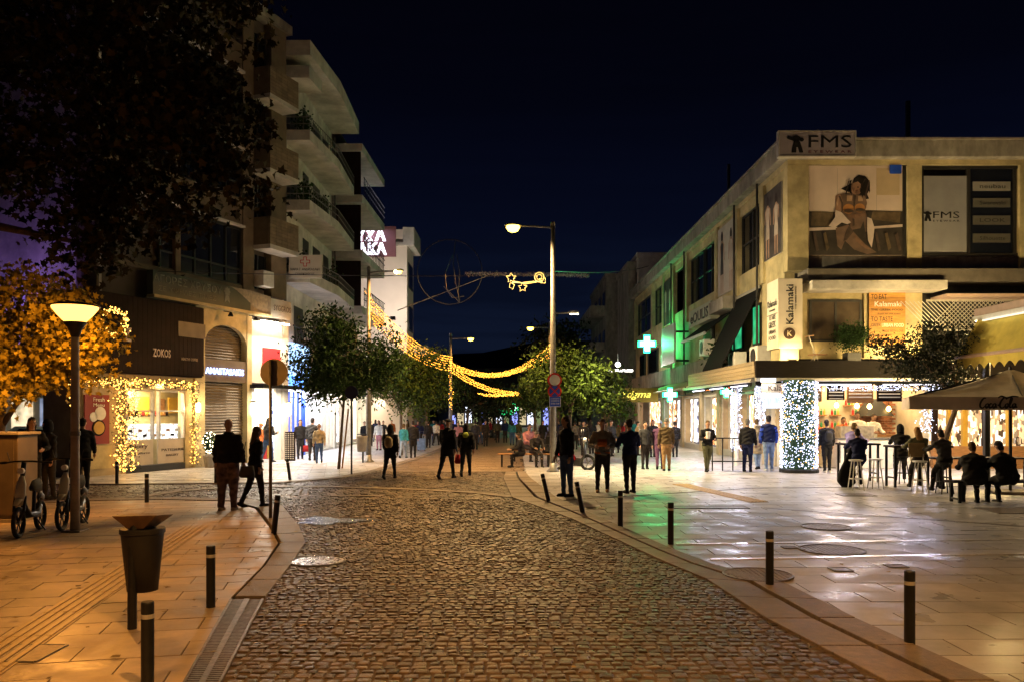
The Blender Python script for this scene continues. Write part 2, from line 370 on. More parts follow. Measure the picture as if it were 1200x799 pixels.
# light stone bands crossing the setts
def band(name, pts, w_, z0, z1, m_, step=.6, parent=None, gap=.012, kind='structure', part='stone'):
    pts = [Vector((p[0], p[1], 0)) for p in pts]; seg = []
    o = bpy.data.objects.new(name, None) if False else None
    base = MB(); n = len(pts)
    def off(i, d):
        a = (pts[min(i+1, n-1)] - pts[max(i-1, 0)]).normalized(); return pts[i] + Vector((-a.y, a.x, 0))*d
    for i in range(n-1):
        base.prism([tuple(off(i, -w_/2))[:2], tuple(off(i+1, -w_/2))[:2], tuple(off(i+1, w_/2))[:2], tuple(off(i, w_/2))[:2]], z0, z1-.008, .3, mi=0)
    root = tag(base.build(name, M_mortar, parent), kind=kind)
    for i in range(n-1):
        L = (pts[i+1]-pts[i]).length; k = max(1, round(L/step))
        for j in range(k):
            t0, t1 = j/k + gap/2/L, (j+1)/k - gap/2/L
            A0, A1 = off(i, -w_/2).lerp(off(i+1, -w_/2), t0), off(i, -w_/2).lerp(off(i+1, -w_/2), t1)
            B0, B1 = off(i, w_/2).lerp(off(i+1, w_/2), t0), off(i, w_/2).lerp(off(i+1, w_/2), t1)
            MB().prism([A0[:2], A1[:2], B1[:2], B0[:2]], z0, z1 + R.uniform(-.002, .002), pr(), bottom=False).build(part, m_, root)
    return root
band('stone_band', [(-8.3,18.3),(-8.0,19.6),(-7.2,20.5),(-6,20.8),(-4.8,20.8),(-3.6,20.45),(-2,19.9),(-.79,19.2),(0.0,18.3)], .30, -.03, .010, M_kerb)
band('stone_band', [(-4.2,26.1),(-2.2,26.12),(-.2,26.1)], .34, -.03, .006, M_kerb)
band('stone_band', [(-4.1,18.5),(-3.5,18.55),(-2.9,18.5)], .22, -.03, .007, M_kerb)
# kerbs
def kerb(outer, inner, a, b, z, L=.9, name='kerb', mm=M_kerb):
    root = None
    for i in range(len(outer)-1):
        o0, o1, i0, i1 = [Vector((p[0], p[1])) for p in (outer[i], outer[i+1], inner[i], inner[i+1])]
        k = max(1, round((i1-i0).length/L))
        for j in range(k):
            t0, t1 = j/k + .006, (j+1)/k - .006
            e0, e1, f0, f1 = o0.lerp(o1, t0), o0.lerp(o1, t1), i0.lerp(i1, t0), i0.lerp(i1, t1)
            q = [e0.lerp(f0, a), e1.lerp(f1, a), e1.lerp(f1, b), e0.lerp(f0, b)]
            m_ = MB().prism([tuple(v) for v in q], -.05, z + R.uniform(-.002, .002), pr(), bottom=False)
            if root is None: root = tag(m_.build(name, mm, bevel=.006), kind='structure')
            else: m_.build('kerb_stone', mm, root, bevel=.006)
kerb(RO, RI, 0, .52, .012); kerb(RO, RI, .60, 1.02, .020)
kerb(LO[2:], LI[2:], 0, .88, .012)
kerb([(p[0], p[1]) for p in FL], [(p[0]-.28, p[1]+.18) for p in FL], 0, 1, .022, 1.1)
# steel grating in the left gutter
t = tag(MB().prism([(-1.49,2.8),(-2.04,5.75),(-2.53,8.33),(-2.84,8.33),(-2.31,5.75),(-1.67,2.8)], -.05, -.03, .5).build('drain_channel', M_mortar), kind='structure')
gr = thing('drain_grate', 'long dark slotted drain grating between kerb and setts at lower left', 'drain grate', (-2.2, 5.75, 0))
def lerpx(L, y):
    for a, b in zip(L, L[1:]):
        if a[1] <= y <= b[1]: return a[0] + (b[0]-a[0])*(y-a[1])/(b[1]-a[1])
for fr_ in (0, .42, .5, .92):
    m_ = MB()
    for i in range(2):
        ys = (2.9, 5.75, 8.3); q = []
        for yy in (ys[i], ys[i+1]):
            xo, xi = lerpx(LO, yy), lerpx(LI, yy); q += [(xo + (xi-xo)*fr_, yy), (xo + (xi-xo)*(fr_+.08), yy)]
        m_.prism([q[0], q[1], q[3], q[2]], -.03, .010, .4)
    m_.build('frame_rail', M_ironc, gr, world=True)
y = 2.95; nb = 0
while y < 8.28:
    xo, xi = lerpx(LO, y), lerpx(LI, y)
    for a, b in ((.08, .42), (.58, .92)):
        x0, x1 = sorted((xo+(xi-xo)*a, xo+(xi-xo)*b)); m_ = MB().box(x0, x1, y, y+.022, -.026, .006); 
        if y > 5.6 and nb < 300: m_.build('grate_bar', M_ironc, gr, world=True); nb += 1
        else: m_.build('grate_bar', M_ironc, gr, world=True)
    y += .045
# slabs
def slabs(name, poly, x0, x1, y0, y1, sx, sy, m_, gap=.013, z=0, skew=0, part='paving_slab', ylim=45, maxn=300):
    base = MB().prism(poly, z-.05, z-.014, .5); root = tag(base.build(name, mat('grimy slab joints', (.05, .042, .036), .8, 0, .3, 9, .3)), kind='structure')
    ca, sa = math.cos(skew), math.sin(skew)
    rp = [(p[0]*ca + p[1]*sa, -p[0]*sa + p[1]*ca) for p in poly]
    cs = []; y = y0; r_ = 0
    while y < y1:
        x = x0 + (sx/2 if r_ % 2 else 0)
        while x < x1:
            q = clip(rp, x+gap/2, x+sx-gap/2, y+gap/2, y+sy-gap/2)
            if len(q) > 2 and parea(q) > .01:
                qq = [(a*ca - b*sa, a*sa + b*ca) for a, b in q]; cx = sum(a for a, b in qq)/len(qq); cy = sum(b for a, b in qq)/len(qq)
                if cy > 2.5: cs.append((cy, cx, qq))
            x += sx
        y += sy; r_ += 1
    vis = sorted([c for c in cs if c[0] > 5.4 and abs(c[1]) < .64*c[0]+.3], key=lambda c: c[0])[:maxn]; ids = {id(c) for c in vis}
    rest = MB()
    for c in cs:
        zz = z + R.uniform(-.003, .0015)
        if id(c) in ids: MB().prism(c[2], z-.02, zz, pr(), bottom=False).build(part, m_, root)
        else: rest.prism(c[2], z-.02, zz, pr(), bottom=False)
    if rest.v: rest.build(part + 's', m_, root, kind='stuff')
    return root
RP = [(3.95,2.8),(3.38,5.75),(3.13,7.5),(3.0,9.0),(2.5,10.1),(2.2,11.3),(1.54,14.8),(.95,18.2),(.5,23.6),(.4,26),(.5,40),(9.9,40),(9.9,28.4),(26,28.4),(26,2.8)]
slabs('right_pavement', RP, 0, 26, 2.8, 40, .9, .45, M_slabR)
MB().prism([(.5,40),(.6,110),(14,110),(14,40)], -.05, -.002, .5).build('far_right_pavement', M_slabR, kind='structure')
LP = [(p[0], p[1]) for p in LI] + [(-14, 2.8)]
slabs('left_pavement', LP, -16, 6, 0, 26, .8, .4, M_slab, skew=rad(12))
FLP = FL[:6] + [(-3.7, 35), (-9.6, 35), (-14, 26), (-20, 26), (-20, 21.4)]
slabs('far_left_pavement', FLP, -22, 6, 12, 42, .9, .45, M_slabR, skew=rad(12), z=.004, maxn=60)
MB().prism([(-3.7,35),(-3.56,38),(-3.2,60),(-3.2,110),(-12,110),(-12,35)], -.05, .001, .5).build('far_left_walkway', M_slabR, kind='structure')
# tactile paving, left and right
def tactile(p0, p1, w_, nrib, label):
    p0, p1 = Vector(p0), Vector(p1); d = (p1-p0); L = d.length; d.normalize(); n = Vector((-d.y, d.x))
    root = tag(MB().prism([tuple(p0 - n*w_/2), tuple(p1 - n*w_/2), tuple(p1 + n*w_/2), tuple(p0 + n*w_/2)], -.01, .006, .5).build('tactile_path', mat('yellowish tactile tiles', (.46, .33, .16), .5, 0, .15, 8, .2)), kind='structure')
    k = int(L/.8)
    for i in range(k):
        a, b = p0 + d*(i*L/k + .01), p0 + d*((i+1)*L/k - .01)
        for j in range(nrib):
            o_ = n*((j+.5)/nrib - .5)*w_; h = n*w_/nrib*.24
            MB().prism([tuple(a+o_-h), tuple(b+o_-h), tuple(b+o_+h), tuple(a+o_+h)], .0, .017, pr(), bottom=False).build('tactile_rib', mat('raised tactile rib', (.52, .38, .19), .45, 0, .15, 8, .2), root)
tactile((-3.78, 5.2), (-5.25, 13.6), .42, 5, '')
tactile((5.2, 17.2), (4.4, 21.5), .42, 5, '')
# paving strips; the pale ones have bright reflection painted into their white
def strip(pts, w_, m_, z):
    root = None
    for a, b in zip(pts, pts[1:]):
        L = math.hypot(b[0]-a[0], b[1]-a[1]); k = max(1, round(L/.9))
        for j in range(k):
            x0, y0 = a[0]+(b[0]-a[0])*(j/k), a[1]+(b[1]-a[1])*(j/k); x1, y1 = a[0]+(b[0]-a[0])*((j+1)/k)-.008, a[1]+(b[1]-a[1])*((j+1)/k)
            mb = MB().prism([(x0, y0-w_/2), (x1, y1-w_/2), (x1, y1+w_/2), (x0, y0+w_/2)], -.01, z, pr())
            if root is None: root = tag(mb.build('paving_strip', m_), kind='structure')
            else: mb.build('strip_stone', m_, root)
strip([(2.35, 11.75), (12, 12.6)], .09, M_sheen, .006)
strip([(2.55, 10.55), (8, 11.1)], .11, M_sheen, .006)
strip([(.9, 17.5), (6, 20.4), (15, 21.2)], .10, mat('dark drain strip', (.06, .055, .055), .5, .2, .2, 8, .2), .005)
strip([(5.0, 16.2), (14.5, 9.2)], .14, mat('dark granite strip', (.12, .11, .115), .35, 0, .2, 8, .2), .004)
strip([(.45, 26.0), (9.0, 26.2)], .14, M_sheen, .006)
strip([(-11, 22.6), (-6.4, 22.9)], .35, M_sheen, .010)

def manhole(c, r, label, m_, rim=M_galv, z=.006):
    t = thing('manhole_cover', label, 'manhole cover', (c[0], c[1], 0))
    MB().lathe([(r, -.02), (r, z+.006), (r*.95, z+.008), (r*.95, z-.002)], n=40).build('rim', rim, t)
    mb = MB().lathe([(r*.94, -.02), (r*.94, z)], n=40)
    for i in range(-6, 7):
        h = math.sqrt(max(0, .86**2 - (i/7)**2))*r
        k = max(1, int(h/.05))
        for j in range(-k, k): mb.box(i/7*r-.012, i/7*r+.012, j*h/k+.006, (j+1)*h/k-.006, z-.001, z+.004)
    mb.build('cover', m_, t)
manhole(G(372, 657), .36, 'shiny round manhole cover set in the cobbles beside the left kerb', M_metalcov)
manhole(G(975, 644), .44, 'round iron manhole cover between the two pale strips on the right pavement', M_ironc, M_ironc)
manhole(G(968, 617), .40, 'far round manhole cover behind the pale strips on the right pavement', M_ironc, M_ironc)
manhole((2.85, 9.5), .40, 'brown stone filled round cover touching the right kerb by a bollard', M_kerb, M_ironc, z=.016)
def hatch(c, sx, sy, label, m_=M_ironc):
    t = thing('access_hatch', label, 'access hatch', (c[0], c[1], 0))
    mb = MB()
    for a in (-1, 1): mb.box(a*sx/2-.01, a*sx/2+.01, -sy/2, sy/2, -.01, .010); mb.box(-sx/2+.011, sx/2-.011, a*sy/2-.01, a*sy/2+.01, -.01, .010)
    mb.build('frame', M_galv, t); MB().box(-sx/2+.012, sx/2-.012, -sy/2+.012, sy/2-.012, -.01, .007).build('plate', m_, t)
hatch(G(985, 667), .22, .22, 'small square iron hatch right of the brown round cover')
hatch(G(1050, 663), .22, .20, 'small square iron hatch just beyond the near pale strip')
hatch(G(1003, 579.5), .75, .5, 'rectangular iron hatch on the pavement in front of the diners')
hatch(G(828, 594), 1.6, .4, 'wide dark iron hatch between bollards and walkers on right pavement')
hatch(G(925, 641), .18, .15, 'tiny square hatch left of the round cover near the pale strip')
hatch(G(20, 765), .55, .45, 'dark iron hatch at the lower left corner by the tactile path')
hatch(G(1188, 598), 1.1, .9, 'large iron hatch at the right edge under the diners')
hatch(G(695, 595), .5, .3, 'narrow iron hatch between the leaning bollards')
# wet patch with ripples at the left kerb corner
pw = MB(); pts = []
for k in range(36):
    a = 2*math.pi*k/36; r_ = 1 + .28*math.sin(3*a+1) + .18*math.sin(7*a)
    pts.append((-3.15 + .58*r_*math.cos(a), 14.3 + .42*r_*math.sin(a)))
pw.prism(pts, -.02, .0048, .5)
mw = mat('rippled puddle water', (.05, .05, .05), .14, 0, .1, 5, 1, spec=1)
tag(pw.build('puddle', mw), kind='structure')

# fallen leaves and small litter
lf = MB()
for _ in range(240):
    x, y = R.uniform(-9, -2), R.uniform(5, 16)
    if R.random() < .3: x, y = R.uniform(-4, 6), R.uniform(6, 22)
    a = R.uniform(0, 6.28); s_ = R.uniform(.015, .05); z = .012 + R.uniform(0, .01)
    pts = [(x+s_*k*math.cos(a+b), y+s_*k*math.sin(a+b), z+R.uniform(0, .008)) for b, k in ((0, 1), (.8, .45), (1.6, .9), (2.6, .4), (3.3, 1), (4.2, .5), (5, .9))]
    lf.add(pts, [tuple(range(7))])
tag(lf.build('fallen_leaves', mat('dry fallen leaves', (.20, .13, .03), .8, 0, .3, 8, 0, tint=.7)), 'scattered dry leaves lying on the pavement and setts', 'leaves', kind='stuff')
# ------------------------------------------------------------ right: corner building of two storeys and terrace
X0, Y0, Y1 = 9.2, 27.26, 60.9
rb = thing('corner_building', 'long cream corner building with flat parapet and big upper windows on the right', 'building', (X0, Y0, 0))
# upper storey: beams, pilasters and panels around real openings
def zpx(py, Y): return H - (py - HY) * Y / F
m_ = MB()
m_.box(X0+.35, 26, Y0+.35, Y1, 3.7, 10.2); m_.build('inner_wall', mat('dark interior', (.03, .027, .025), .9), rb, world=True)
MB().box(X0-.35, 26, Y0-.35, Y1+.3, 10.25, 10.80).build('parapet', M_conc, rb, world=True, bevel=.03)
MB().box(X0-.42, 26.05, Y0-.42, Y1+.35, 10.802, 10.87).build('coping', M_conc, rb, world=True)
MB().box(X0-.05, 26, Y0-.05, Y1, 10.08, 10.248).build('beam', M_cream, rb, world=True)
# front face pilasters and sill
for x0, x1 in ((X0, X0+.66), (13.12, 13.62), (16.86, 17.4), (20.6, 21.1)):
    MB().box(x0-(.06 if x0 == X0 else 0), x1, Y0-.06, Y0+.4, 6.55, 10.078).build('pilaster', M_cream, rb, world=True, bevel=.02)
MB().box(X0+.01, 26, Y0+.02, Y0+.36, 6.56, 7.05).build('sill_wall', M_conc, rb, world=True)
MB().box(X0+.4, 26, Y0-.65, Y0+.3, 6.12, 6.54).build('ledge', mat('dark concrete ledge', (.16, .14, .12), .85, 0, .2, 3, .3, dirt=.3), rb, world=True, bevel=.02)
MB().box(X0+.45, 14.0, Y0-.95, Y0-.02, 5.82, 6.118).build('soffit', M_white, rb, world=True, bevel=.02)
# the side face: bays with windows and posters
def Ypx(px): return X0*F/(px-600)
bays = []
sp = MB()
edges = [745, 757, 762, 768, 776, 786, 794, 806, 810, 820, 823, 838, 843, 863, 868, 893, 897, 917]
for a in (745, 765, 778, 790, 806, 841, 865, 895):
    ya = Ypx(a); MB().box(X0-.10, X0+.36, ya-.22, ya+.22, 6.55, 10.078).build('pilaster', M_cream, rb, world=True)
MB().box(X0+.0, X0+.34, Y0+.4, Y1, 6.0, 7.35).build('spandrel', M_cream, rb, world=True)
MB().box(X0+.02, X0+.34, Y0+.4, Y1, 9.72, 10.078).build('window_head', M_cream, rb, world=True)
def sidewin(pa, pb, z0, z1, n=2, x=X0+.16, posts=True):
    ya, yb = Ypx(pb), Ypx(pa); f = MB()
    for z in (z0, z1-.07): f.box(x-.06, x+.06, ya, yb, z, z+.07)
    for k in range(n+1):
        yy = ya + (yb-ya)*k/n; f.box(x-.07, x+.07, yy-.035, yy+.035, z0+.071, z1-.071)
    if posts: f.box(x-.05, x+.05, ya+.036, yb-.036, (z0+z1)/2-.03, (z0+z1)/2+.03)
    fo = f.build('window', M_frame, rb, world=True)
    for k in range(n):
        a, b = ya+(yb-ya)*k/n+.04, ya+(yb-ya)*(k+1)/n-.04
        MB().box(x-.012, x+.012, a, b, z0+.06, z1-.06).build('pane', M_glass, fo, world=True)
    return fo
for a, b in ((746.5, 763.5), (766.5, 776.5), (792, 804.5), (808, 822), (824, 839.5), (867, 893)): sidewin(a, b, 7.35, 9.72)
w_ = sidewin(792, 804.5, 7.36, 9.71)
# side posters (flat prints on the facade)
def sideprint(pa, pb, z0, z1, label, seed):
    ya, yb = Ypx(pb), Ypx(pa); x = X0-.03
    t = thing('wall_poster', label, 'poster', (x, (ya+yb)/2, z0))
    MB().box(x-.02, x+.1, ya, yb, z0, z1).build('print', mat('poster paper', (.50, .46, .42), .6, 0, .1, 3, 0), t, world=True)
    rr = random.Random(seed); sk = mat('printed skin tone', (.42, .26, .18), .6, 0, .15, 5, 0); dk = mat('printed dark cloth', (.03, .025, .03), .6, 0, .15, 5, 0); hr = mat('printed dark hair', (.02, .012, .01), .6, 0, .15, 5, 0)
    n = 2; W = yb-ya; Hh = z1-z0
    if seed != 2: MB().quad((x-.022, ya, z0), (x-.022, yb, z0), (x-.022, yb, z1), (x-.022, ya, z1)).build('printed_ground', mat('printed dusk', (.06, .05, .05), .6, 0, .6, 2.5, 0), t, world=True)
    SIL = [(-.09,0),(-.05,0),(-.03,.35),(0,.38),(.03,.35),(.05,0),(.09,0),(.12,.42),(.09,.55),(.13,.72),(.16,.55),(.19,.56),(.17,.76),(.06,.82),(.03,.84),(-.03,.84),(-.06,.82),(-.17,.76),(-.2,.5),(-.15,.5),(-.12,.72),(-.09,.55),(-.12,.42)]
    DRS = [(-.12,.30),(.12,.30),(.11,.45),(.08,.55),(.11,.76),(.04,.80),(-.04,.80),(-.11,.76),(-.08,.55),(-.11,.45)]
    HR = [(-.07,.80),(-.08,.92),(-.03,.98),(.04,.98),(.08,.91),(.08,.78),(.05,.84),(-.04,.84)]
    def pol(P0, cyy, zb_, s_, m, dx, fl=1):
        vs = [(x-.022-dx, cyy-u*s_*fl*.8, zb_+v*s_) for u, v in P0]; f = tuple(range(len(vs))); MB().add(vs, [f]).build('printed_figure', m, t, world=True)
    for k in range(n):
        cy = yb - W*(k+.5)/n; s_ = Hh*(.93-.05*k)
        pol(SIL, cy, z0+.02*Hh, s_, sk, .003+.008*k, 1 if k else -1); pol(DRS, cy, z0+.02*Hh, s_, dk if (seed == 2 and k == 0) else mat('printed pale dress', (.5, .42, .36), .6, 0, .2, 4, 0), .005+.008*k); pol(HR, cy, z0+.02*Hh, s_, hr, .007+.008*k)
        vs = [(x-.028-.008*k, cy+.035*s_*math.cos(a*math.pi/7), z0+.02*Hh+s_*.895+.045*s_*math.sin(a*math.pi/7)) for a in range(14)]; MB().add(vs, [tuple(range(14))]).build('printed_face', sk, t, world=True)
    n = 0
    for k in range(n):
        cy = yb - W*(k+.55)/n; s_ = Hh*.9; zb = z0+.05*Hh; e = .004*(k+1)
        def ell(cyy, cz, ry, rz, m, dx):
            vs = [(x-.02-dx, cyy+ry*math.cos(a*math.pi/8), cz+rz*math.sin(a*math.pi/8)) for a in range(16)]
            q = MB(); q.add(vs, [tuple(range(16))[::-1]]); q.add([(v[0], v[1], v[2]) for v in vs], [tuple(range(16))]); q.build('printed_figure', m, t, world=True)
        ell(cy, zb+s_*.30, W*.10, s_*.30, dk if k else sk, e); ell(cy, zb+s_*.60, W*.13, s_*.16, sk if not k else dk, e+.002)
        ell(cy, zb+s_*.86, W*.10, s_*.11, hr, e+.004); ell(cy+W*.01, zb+s_*.855, W*.055, s_*.07, sk, e+.006)
sideprint(896.5, 917, 7.3, 9.72, 'tall dark fashion poster of two figures beside the corner pilaster', 1)
sideprint(842.5, 864, 6.95, 9.9, 'pale poster of two standing women between the side windows', 2)
sideprint(778.5, 789, 7.0, 9.6, 'far narrow poster with a dark patterned top on the side wall', 3)
for pa in (893.5, 866, 806, 790.5):
    yy = Ypx(pa); t = tag(MB().tube([(X0-.2, yy, 4.3), (X0-.2, yy, 10.24)], .045, 8).build('drainpipe', M_frame, loc=(X0-.2, yy, 4.3)), {893.5: 'dark drainpipe beside the near side window and poster', 866: 'dark drainpipe right of the two women poster', 806: 'dark drainpipe between the middle side windows', 790.5: 'farthest dark drainpipe near the small side poster'}[pa], 'drainpipe')
# billboard on the front: woman seated on a sofa, pale wall behind
bbX0, bbX1, bz0, bz1 = 9.88, 12.98, 7.08, 10.06; yb_ = Y0-.02
t = thing('billboard', 'large underwear advert of a dark haired woman on a sofa, upper corner wall', 'billboard', (bbX0, yb_, bz0))
MB().box(bbX0, bbX1, yb_, yb_+.1, bz0, bz1).build('panel', mat('printed pale wall', (.62, .50, .44), .6, 0, .12, 1.2, 0), t, world=True)
lay = [0]
def fp(name, pts, m, base=(bbX0, bz0), k=1.0):      # flat printed shape; pts in billboard fractions
    lay[0] += 1; yy = yb_-.002-.0016*lay[0]; W, Hh = bbX1-bbX0, bz1-bz0
    vs = [(bbX0+u*W, yy, bz0+v*Hh) for u, v in pts]
    ar = sum(vs[i-1][0]*vs[i][2]-vs[i][0]*vs[i-1][2] for i in range(len(vs)))
    f = tuple(range(len(vs)))
    MB().add(vs, [f if ar > 0 else f[::-1]]).build(name, m, t, world=True)
def el(cx, cy, rx, ry, a=0, n=20):
    a = rad(a); return [(cx+rx*math.cos(q)*math.cos(a)-ry*math.sin(q)*math.sin(a), cy+rx*math.cos(q)*math.sin(a)+ry*math.sin(q)*math.cos(a)) for q in [2*math.pi*i/n for i in range(n)]]
pw_ = mat('printed wall seam', (.36, .30, .27), .6, 0, .1, 3, 0); pdk = mat('printed dark sofa', (.035, .028, .024), .6, 0, .4, 3, 0); pcush = mat('printed brown cushion', (.10, .07, .04), .6, 0, .5, 4, 0)
psk = mat('printed skin', (.30, .17, .11), .6, 0, .25, 2.5, 0); psk2 = mat('printed shaded skin', (.15, .095, .07), .6, 0, .3, 3, 0); phr = mat('printed black hair', (.012, .008, .006), .6, 0, .3, 3, 0)
pwh = mat('printed white cloth', (.55, .45, .42), .6, 0, .15, 4, 0); porg = mat('printed orange top', (.42, .19, .06), .6, 0, .2, 4, 0)
for u in (.30, .72): fp('printed_seam', [(u, .49), (u+.004, .49), (u+.004, .97), (u, .97)], pw_)
fp('printed_frame', [(.72, .67), (.97, .67), (.97, .97), (.72, .97)], mat('printed lit niche', (.52, .40, .26), .6, 0, .1, 2, 0))
fp('printed_sofa', [(0, 0), (1, 0), (1, .49), (.6, .50), (.2, .48), (0, .49)], pdk)
fp('printed_cushion', [(.02, .33), (.25, .32), (.26, .48), (.03, .49)], pcush); fp('printed_cushion', [(.66, .40), (.97, .36), (.98, .485), (.68, .49)], pcush)
fp('printed_armrest', [(0, .27), (.3, .285), (.3, .315), (0, .305)], pwh); fp('printed_armrest', [(.62, .29), (1, .315), (1, .345), (.62, .315)], pwh)
fp('printed_hair', [(.38,.72),(.42,.70),(.45,.78),(.48,.86),(.53,.895),(.60,.88),(.65,.82),(.65,.74),(.62,.68),(.64,.63),(.60,.62),(.52,.64),(.44,.68),(.40,.76),(.34,.74)], phr)
fp('printed_body', [(.28,.66),(.31,.68),(.42,.695),(.50,.68),(.60,.66),(.62,.58),(.60,.50),(.62,.42),(.67,.32),(.66,.27),(.60,.26),(.58,.38),(.55,.30),(.45,.28),(.42,.40),(.37,.45),(.33,.50),(.28,.56)], psk2)
fp('printed_arm', [(.28,.66),(.33,.68),(.36,.60),(.35,.50),(.31,.40),(.27,.46),(.28,.56)], psk)
fp('printed_top', el(.42, .515, .06, .055), porg); fp('printed_top', el(.54, .525, .055, .05), porg)
fp('printed_face', el(.50, .76, .055, .085, -12), psk); fp('printed_hair', [(.46,.80),(.50,.865),(.56,.84),(.55,.79),(.52,.82)], phr)
fp('printed_eye', el(.48, .765, .012, .006), phr); fp('printed_eye', el(.52, .757, .012, .006), phr); fp('printed_mouth', el(.505, .715, .014, .006), mat('printed lips', (.2, .04, .03), .6, 0, .1, 4, 0))
fp('printed_legs', [(.28,.30),(.42,.34),(.48,.25),(.60,.12),(.72,.03),(.62,.01),(.48,.06),(.38,.16),(.34,.06),(.30,.10)], psk2)
sh1 = mat('printed half shade', (.19, .105, .07), .6, 0, .3, 6, 0); sh2 = mat('printed deep shade', (.07, .045, .035), .6, 0, .3, 6, 0); hl = mat('printed highlight', (.42, .27, .18), .6, 0, .2, 6, 0)
fp('printed_shade', [(.31,.66),(.33,.66),(.36,.58),(.35,.48),(.32,.42),(.345,.50),(.34,.58)], sh2); fp('printed_shade', [(.47,.68),(.50,.66),(.49,.58),(.475,.50),(.47,.58)], sh2)
fp('printed_shade', [(.40,.46),(.46,.45),(.54,.46),(.60,.48),(.60,.44),(.50,.41),(.41,.43)], sh1); fp('printed_shade', [(.46,.41),(.48,.40),(.485,.33),(.46,.32)], sh2)
fp('printed_light', [(.40,.665),(.46,.66),(.45,.60),(.40,.60)], hl); fp('printed_light', [(.52,.655),(.57,.65),(.57,.60),(.52,.60)], hl); fp('printed_shade', el(.42, .49, .055, .02), sh2); fp('printed_shade', el(.54, .50, .05, .02), sh2)
fp('printed_light', [(.30,.64),(.315,.64),(.30,.54),(.285,.58)], hl); fp('printed_light', [(.46,.24),(.52,.19),(.60,.11),(.66,.06),(.60,.07),(.50,.15)], sh1); fp('printed_shade', [(.42,.33),(.47,.26),(.40,.17),(.36,.15),(.38,.24)], sh2)
fp('printed_shade', [(.47,.80),(.49,.76),(.47,.70),(.45,.74)], sh1); fp('printed_shade', el(.515, .695, .03, .02), sh1)
for i in range(16):
    u = .41+.22*i/15; v = .86-.3*abs(u-.53); fp('printed_hair', [(u, v), (u+.012, v), (u-.02+.05*math.sin(i*1.9), v-.17-.05*math.sin(i*3)), (u-.028+.05*math.sin(i*1.9), v-.15)], phr if i % 3 else sh2)  if abs(u-.50) > .055 else None
for i in range(9): fp('printed_fold', [(.03+.11*i, .26-.02*(i % 3)), (.06+.11*i, .25), (.10+.11*i, .05+.03*(i % 2)), (.07+.11*i, .04)], pcush if i % 2 else sh2) if not .25 < .05+.11*i < .62 else None
fp('printed_cloth', [(.20,.32),(.27,.42),(.27,.50),(.34,.47),(.40,.40),(.44,.36),(.40,.34),(.34,.36),(.26,.30)], pwh)
fp('printed_cloth', [(.61,.42),(.66,.40),(.69,.30),(.68,.20),(.66,.08),(.62,.16),(.61,.30)], pwh)
fp('printed_badge', [(.85,.91),(.86,.90),(.97,.90),(.98,.91),(.98,1),(.85,1)], M_blue)
text('intimo', M_letw, t, (bbX0+.86*3.1, yb_-.06, bz0+.935*2.98), (90, 0, 0), .34, .09)
MB().box(13.0, 13.11, Y0+.0, Y0+.2, bz0, bz1).build('side_trim', M_frame, t, world=True)
# FMS sign on the parapet corner
t = thing('rooftop_sign', 'grey lettered sign board on the parapet corner of the cream building', 'sign', (X0-.45, Y0-.6, 10.5))
MB().box(X0-.5, 11.15, Y0-.62, Y0-.44, 10.21, 10.98).build('board', mat('lilac grey sign face', (.30, .26, .30), .5, 0, .1, 3, 0), t, world=True, bevel=.01)
fr_ = MB()
for z in (10.17, 10.98): fr_.box(X0-.54, 11.19, Y0-.64, Y0-.42, z, z+.04)
for x in (X0-.54, 11.15): fr_.box(x, x+.04, Y0-.64, Y0-.42, 10.211, 10.979)
fr_.build('frame', M_alu, t, world=True)
text('FMS', M_letb, t, (X0+.44, Y0-.625, 10.46), (90, 0, 0), 1.40, .40)
text('E Y E W E A R', mat('dark red lettering', (.10, .02, .03), .5, 0, .1, 5, 0), t, (X0+.44, Y0-.625, 10.29), (90, 0, 0), 1.40, .08)
def logo(t, x, y, z, s, m):       # little leaping figure: head, hat curl and two legs
    for pts in (el(.42, .78, .24, .17), [(.2,.85),(-.05,.92),(-.12,.80),(.05,.72),(.25,.66)], [(.28,.66),(.62,.62),(.70,.35),(.80,0),(.58,0),(.50,.30),(.42,.30),(.40,0),(.14,0),(.2,.35)], el(.72, .72, .12, .10)):
        MB().wall([(x+u*s, z+v*s) for u, v in pts], y, y+.02).build('emblem', m, t, world=True)
logo(t, X0-.20, Y0-.645, 10.30, .58, M_letb)
# FMS window panel and the dark display window right
t = thing('shop_window', 'dark upper window with lettered pale panel and four hanging name strips', 'window', (13.65, Y0, 7.1))
f = MB(); 
for z in (7.07, 9.98): f.box(13.63, 16.86, Y0+.05, Y0+.2, z, z+.1)
for x in (13.63, 15.18, 16.72): f.box(x, x+.1, Y0+.05, Y0+.2, 7.171, 9.979)
f.build('frame', M_frame, t, world=True)
MB().box(13.73, 15.18, Y0+.1, Y0+.14, 7.17, 9.75).build('panel', mat('frosted grey panel', (.30, .30, .33), .6, 0, .1, 2, 0), t, world=True)
MB().box(15.28, 16.72, Y0+.1, Y0+.12, 7.17, 9.98).build('pane', M_glass, t, world=True)
logo(t, 13.72, Y0+.07, 8.24, .34, M_letb); text('FMS', M_letb, t, (14.06, Y0+.095, 8.34), (90, 0, 0), .88, .22)
text('E Y E W E A R', M_letb, t, (14.06, Y0+.095, 8.22), (90, 0, 0), .88, .06)
for k, (z, s_) in enumerate(((9.25, 'neubau'), (8.70, 'Swarovski'), (8.12, 'LOOK'), (7.52, 'Silhouette'))):
    MB().box(15.38, 16.62, Y0+.06, Y0+.09, z, z+.3).build('name_strip', mat('grey name strip' + str(k > 0), (.30, .29, .27) if k == 0 else (.12, .115, .10), .6, 0, .1, 3, 0), t, world=True)
    text(s_, M_letb, t, (15.6, Y0+.058, z+.08), (90, 0, 0), .85, .13, ext=.004)
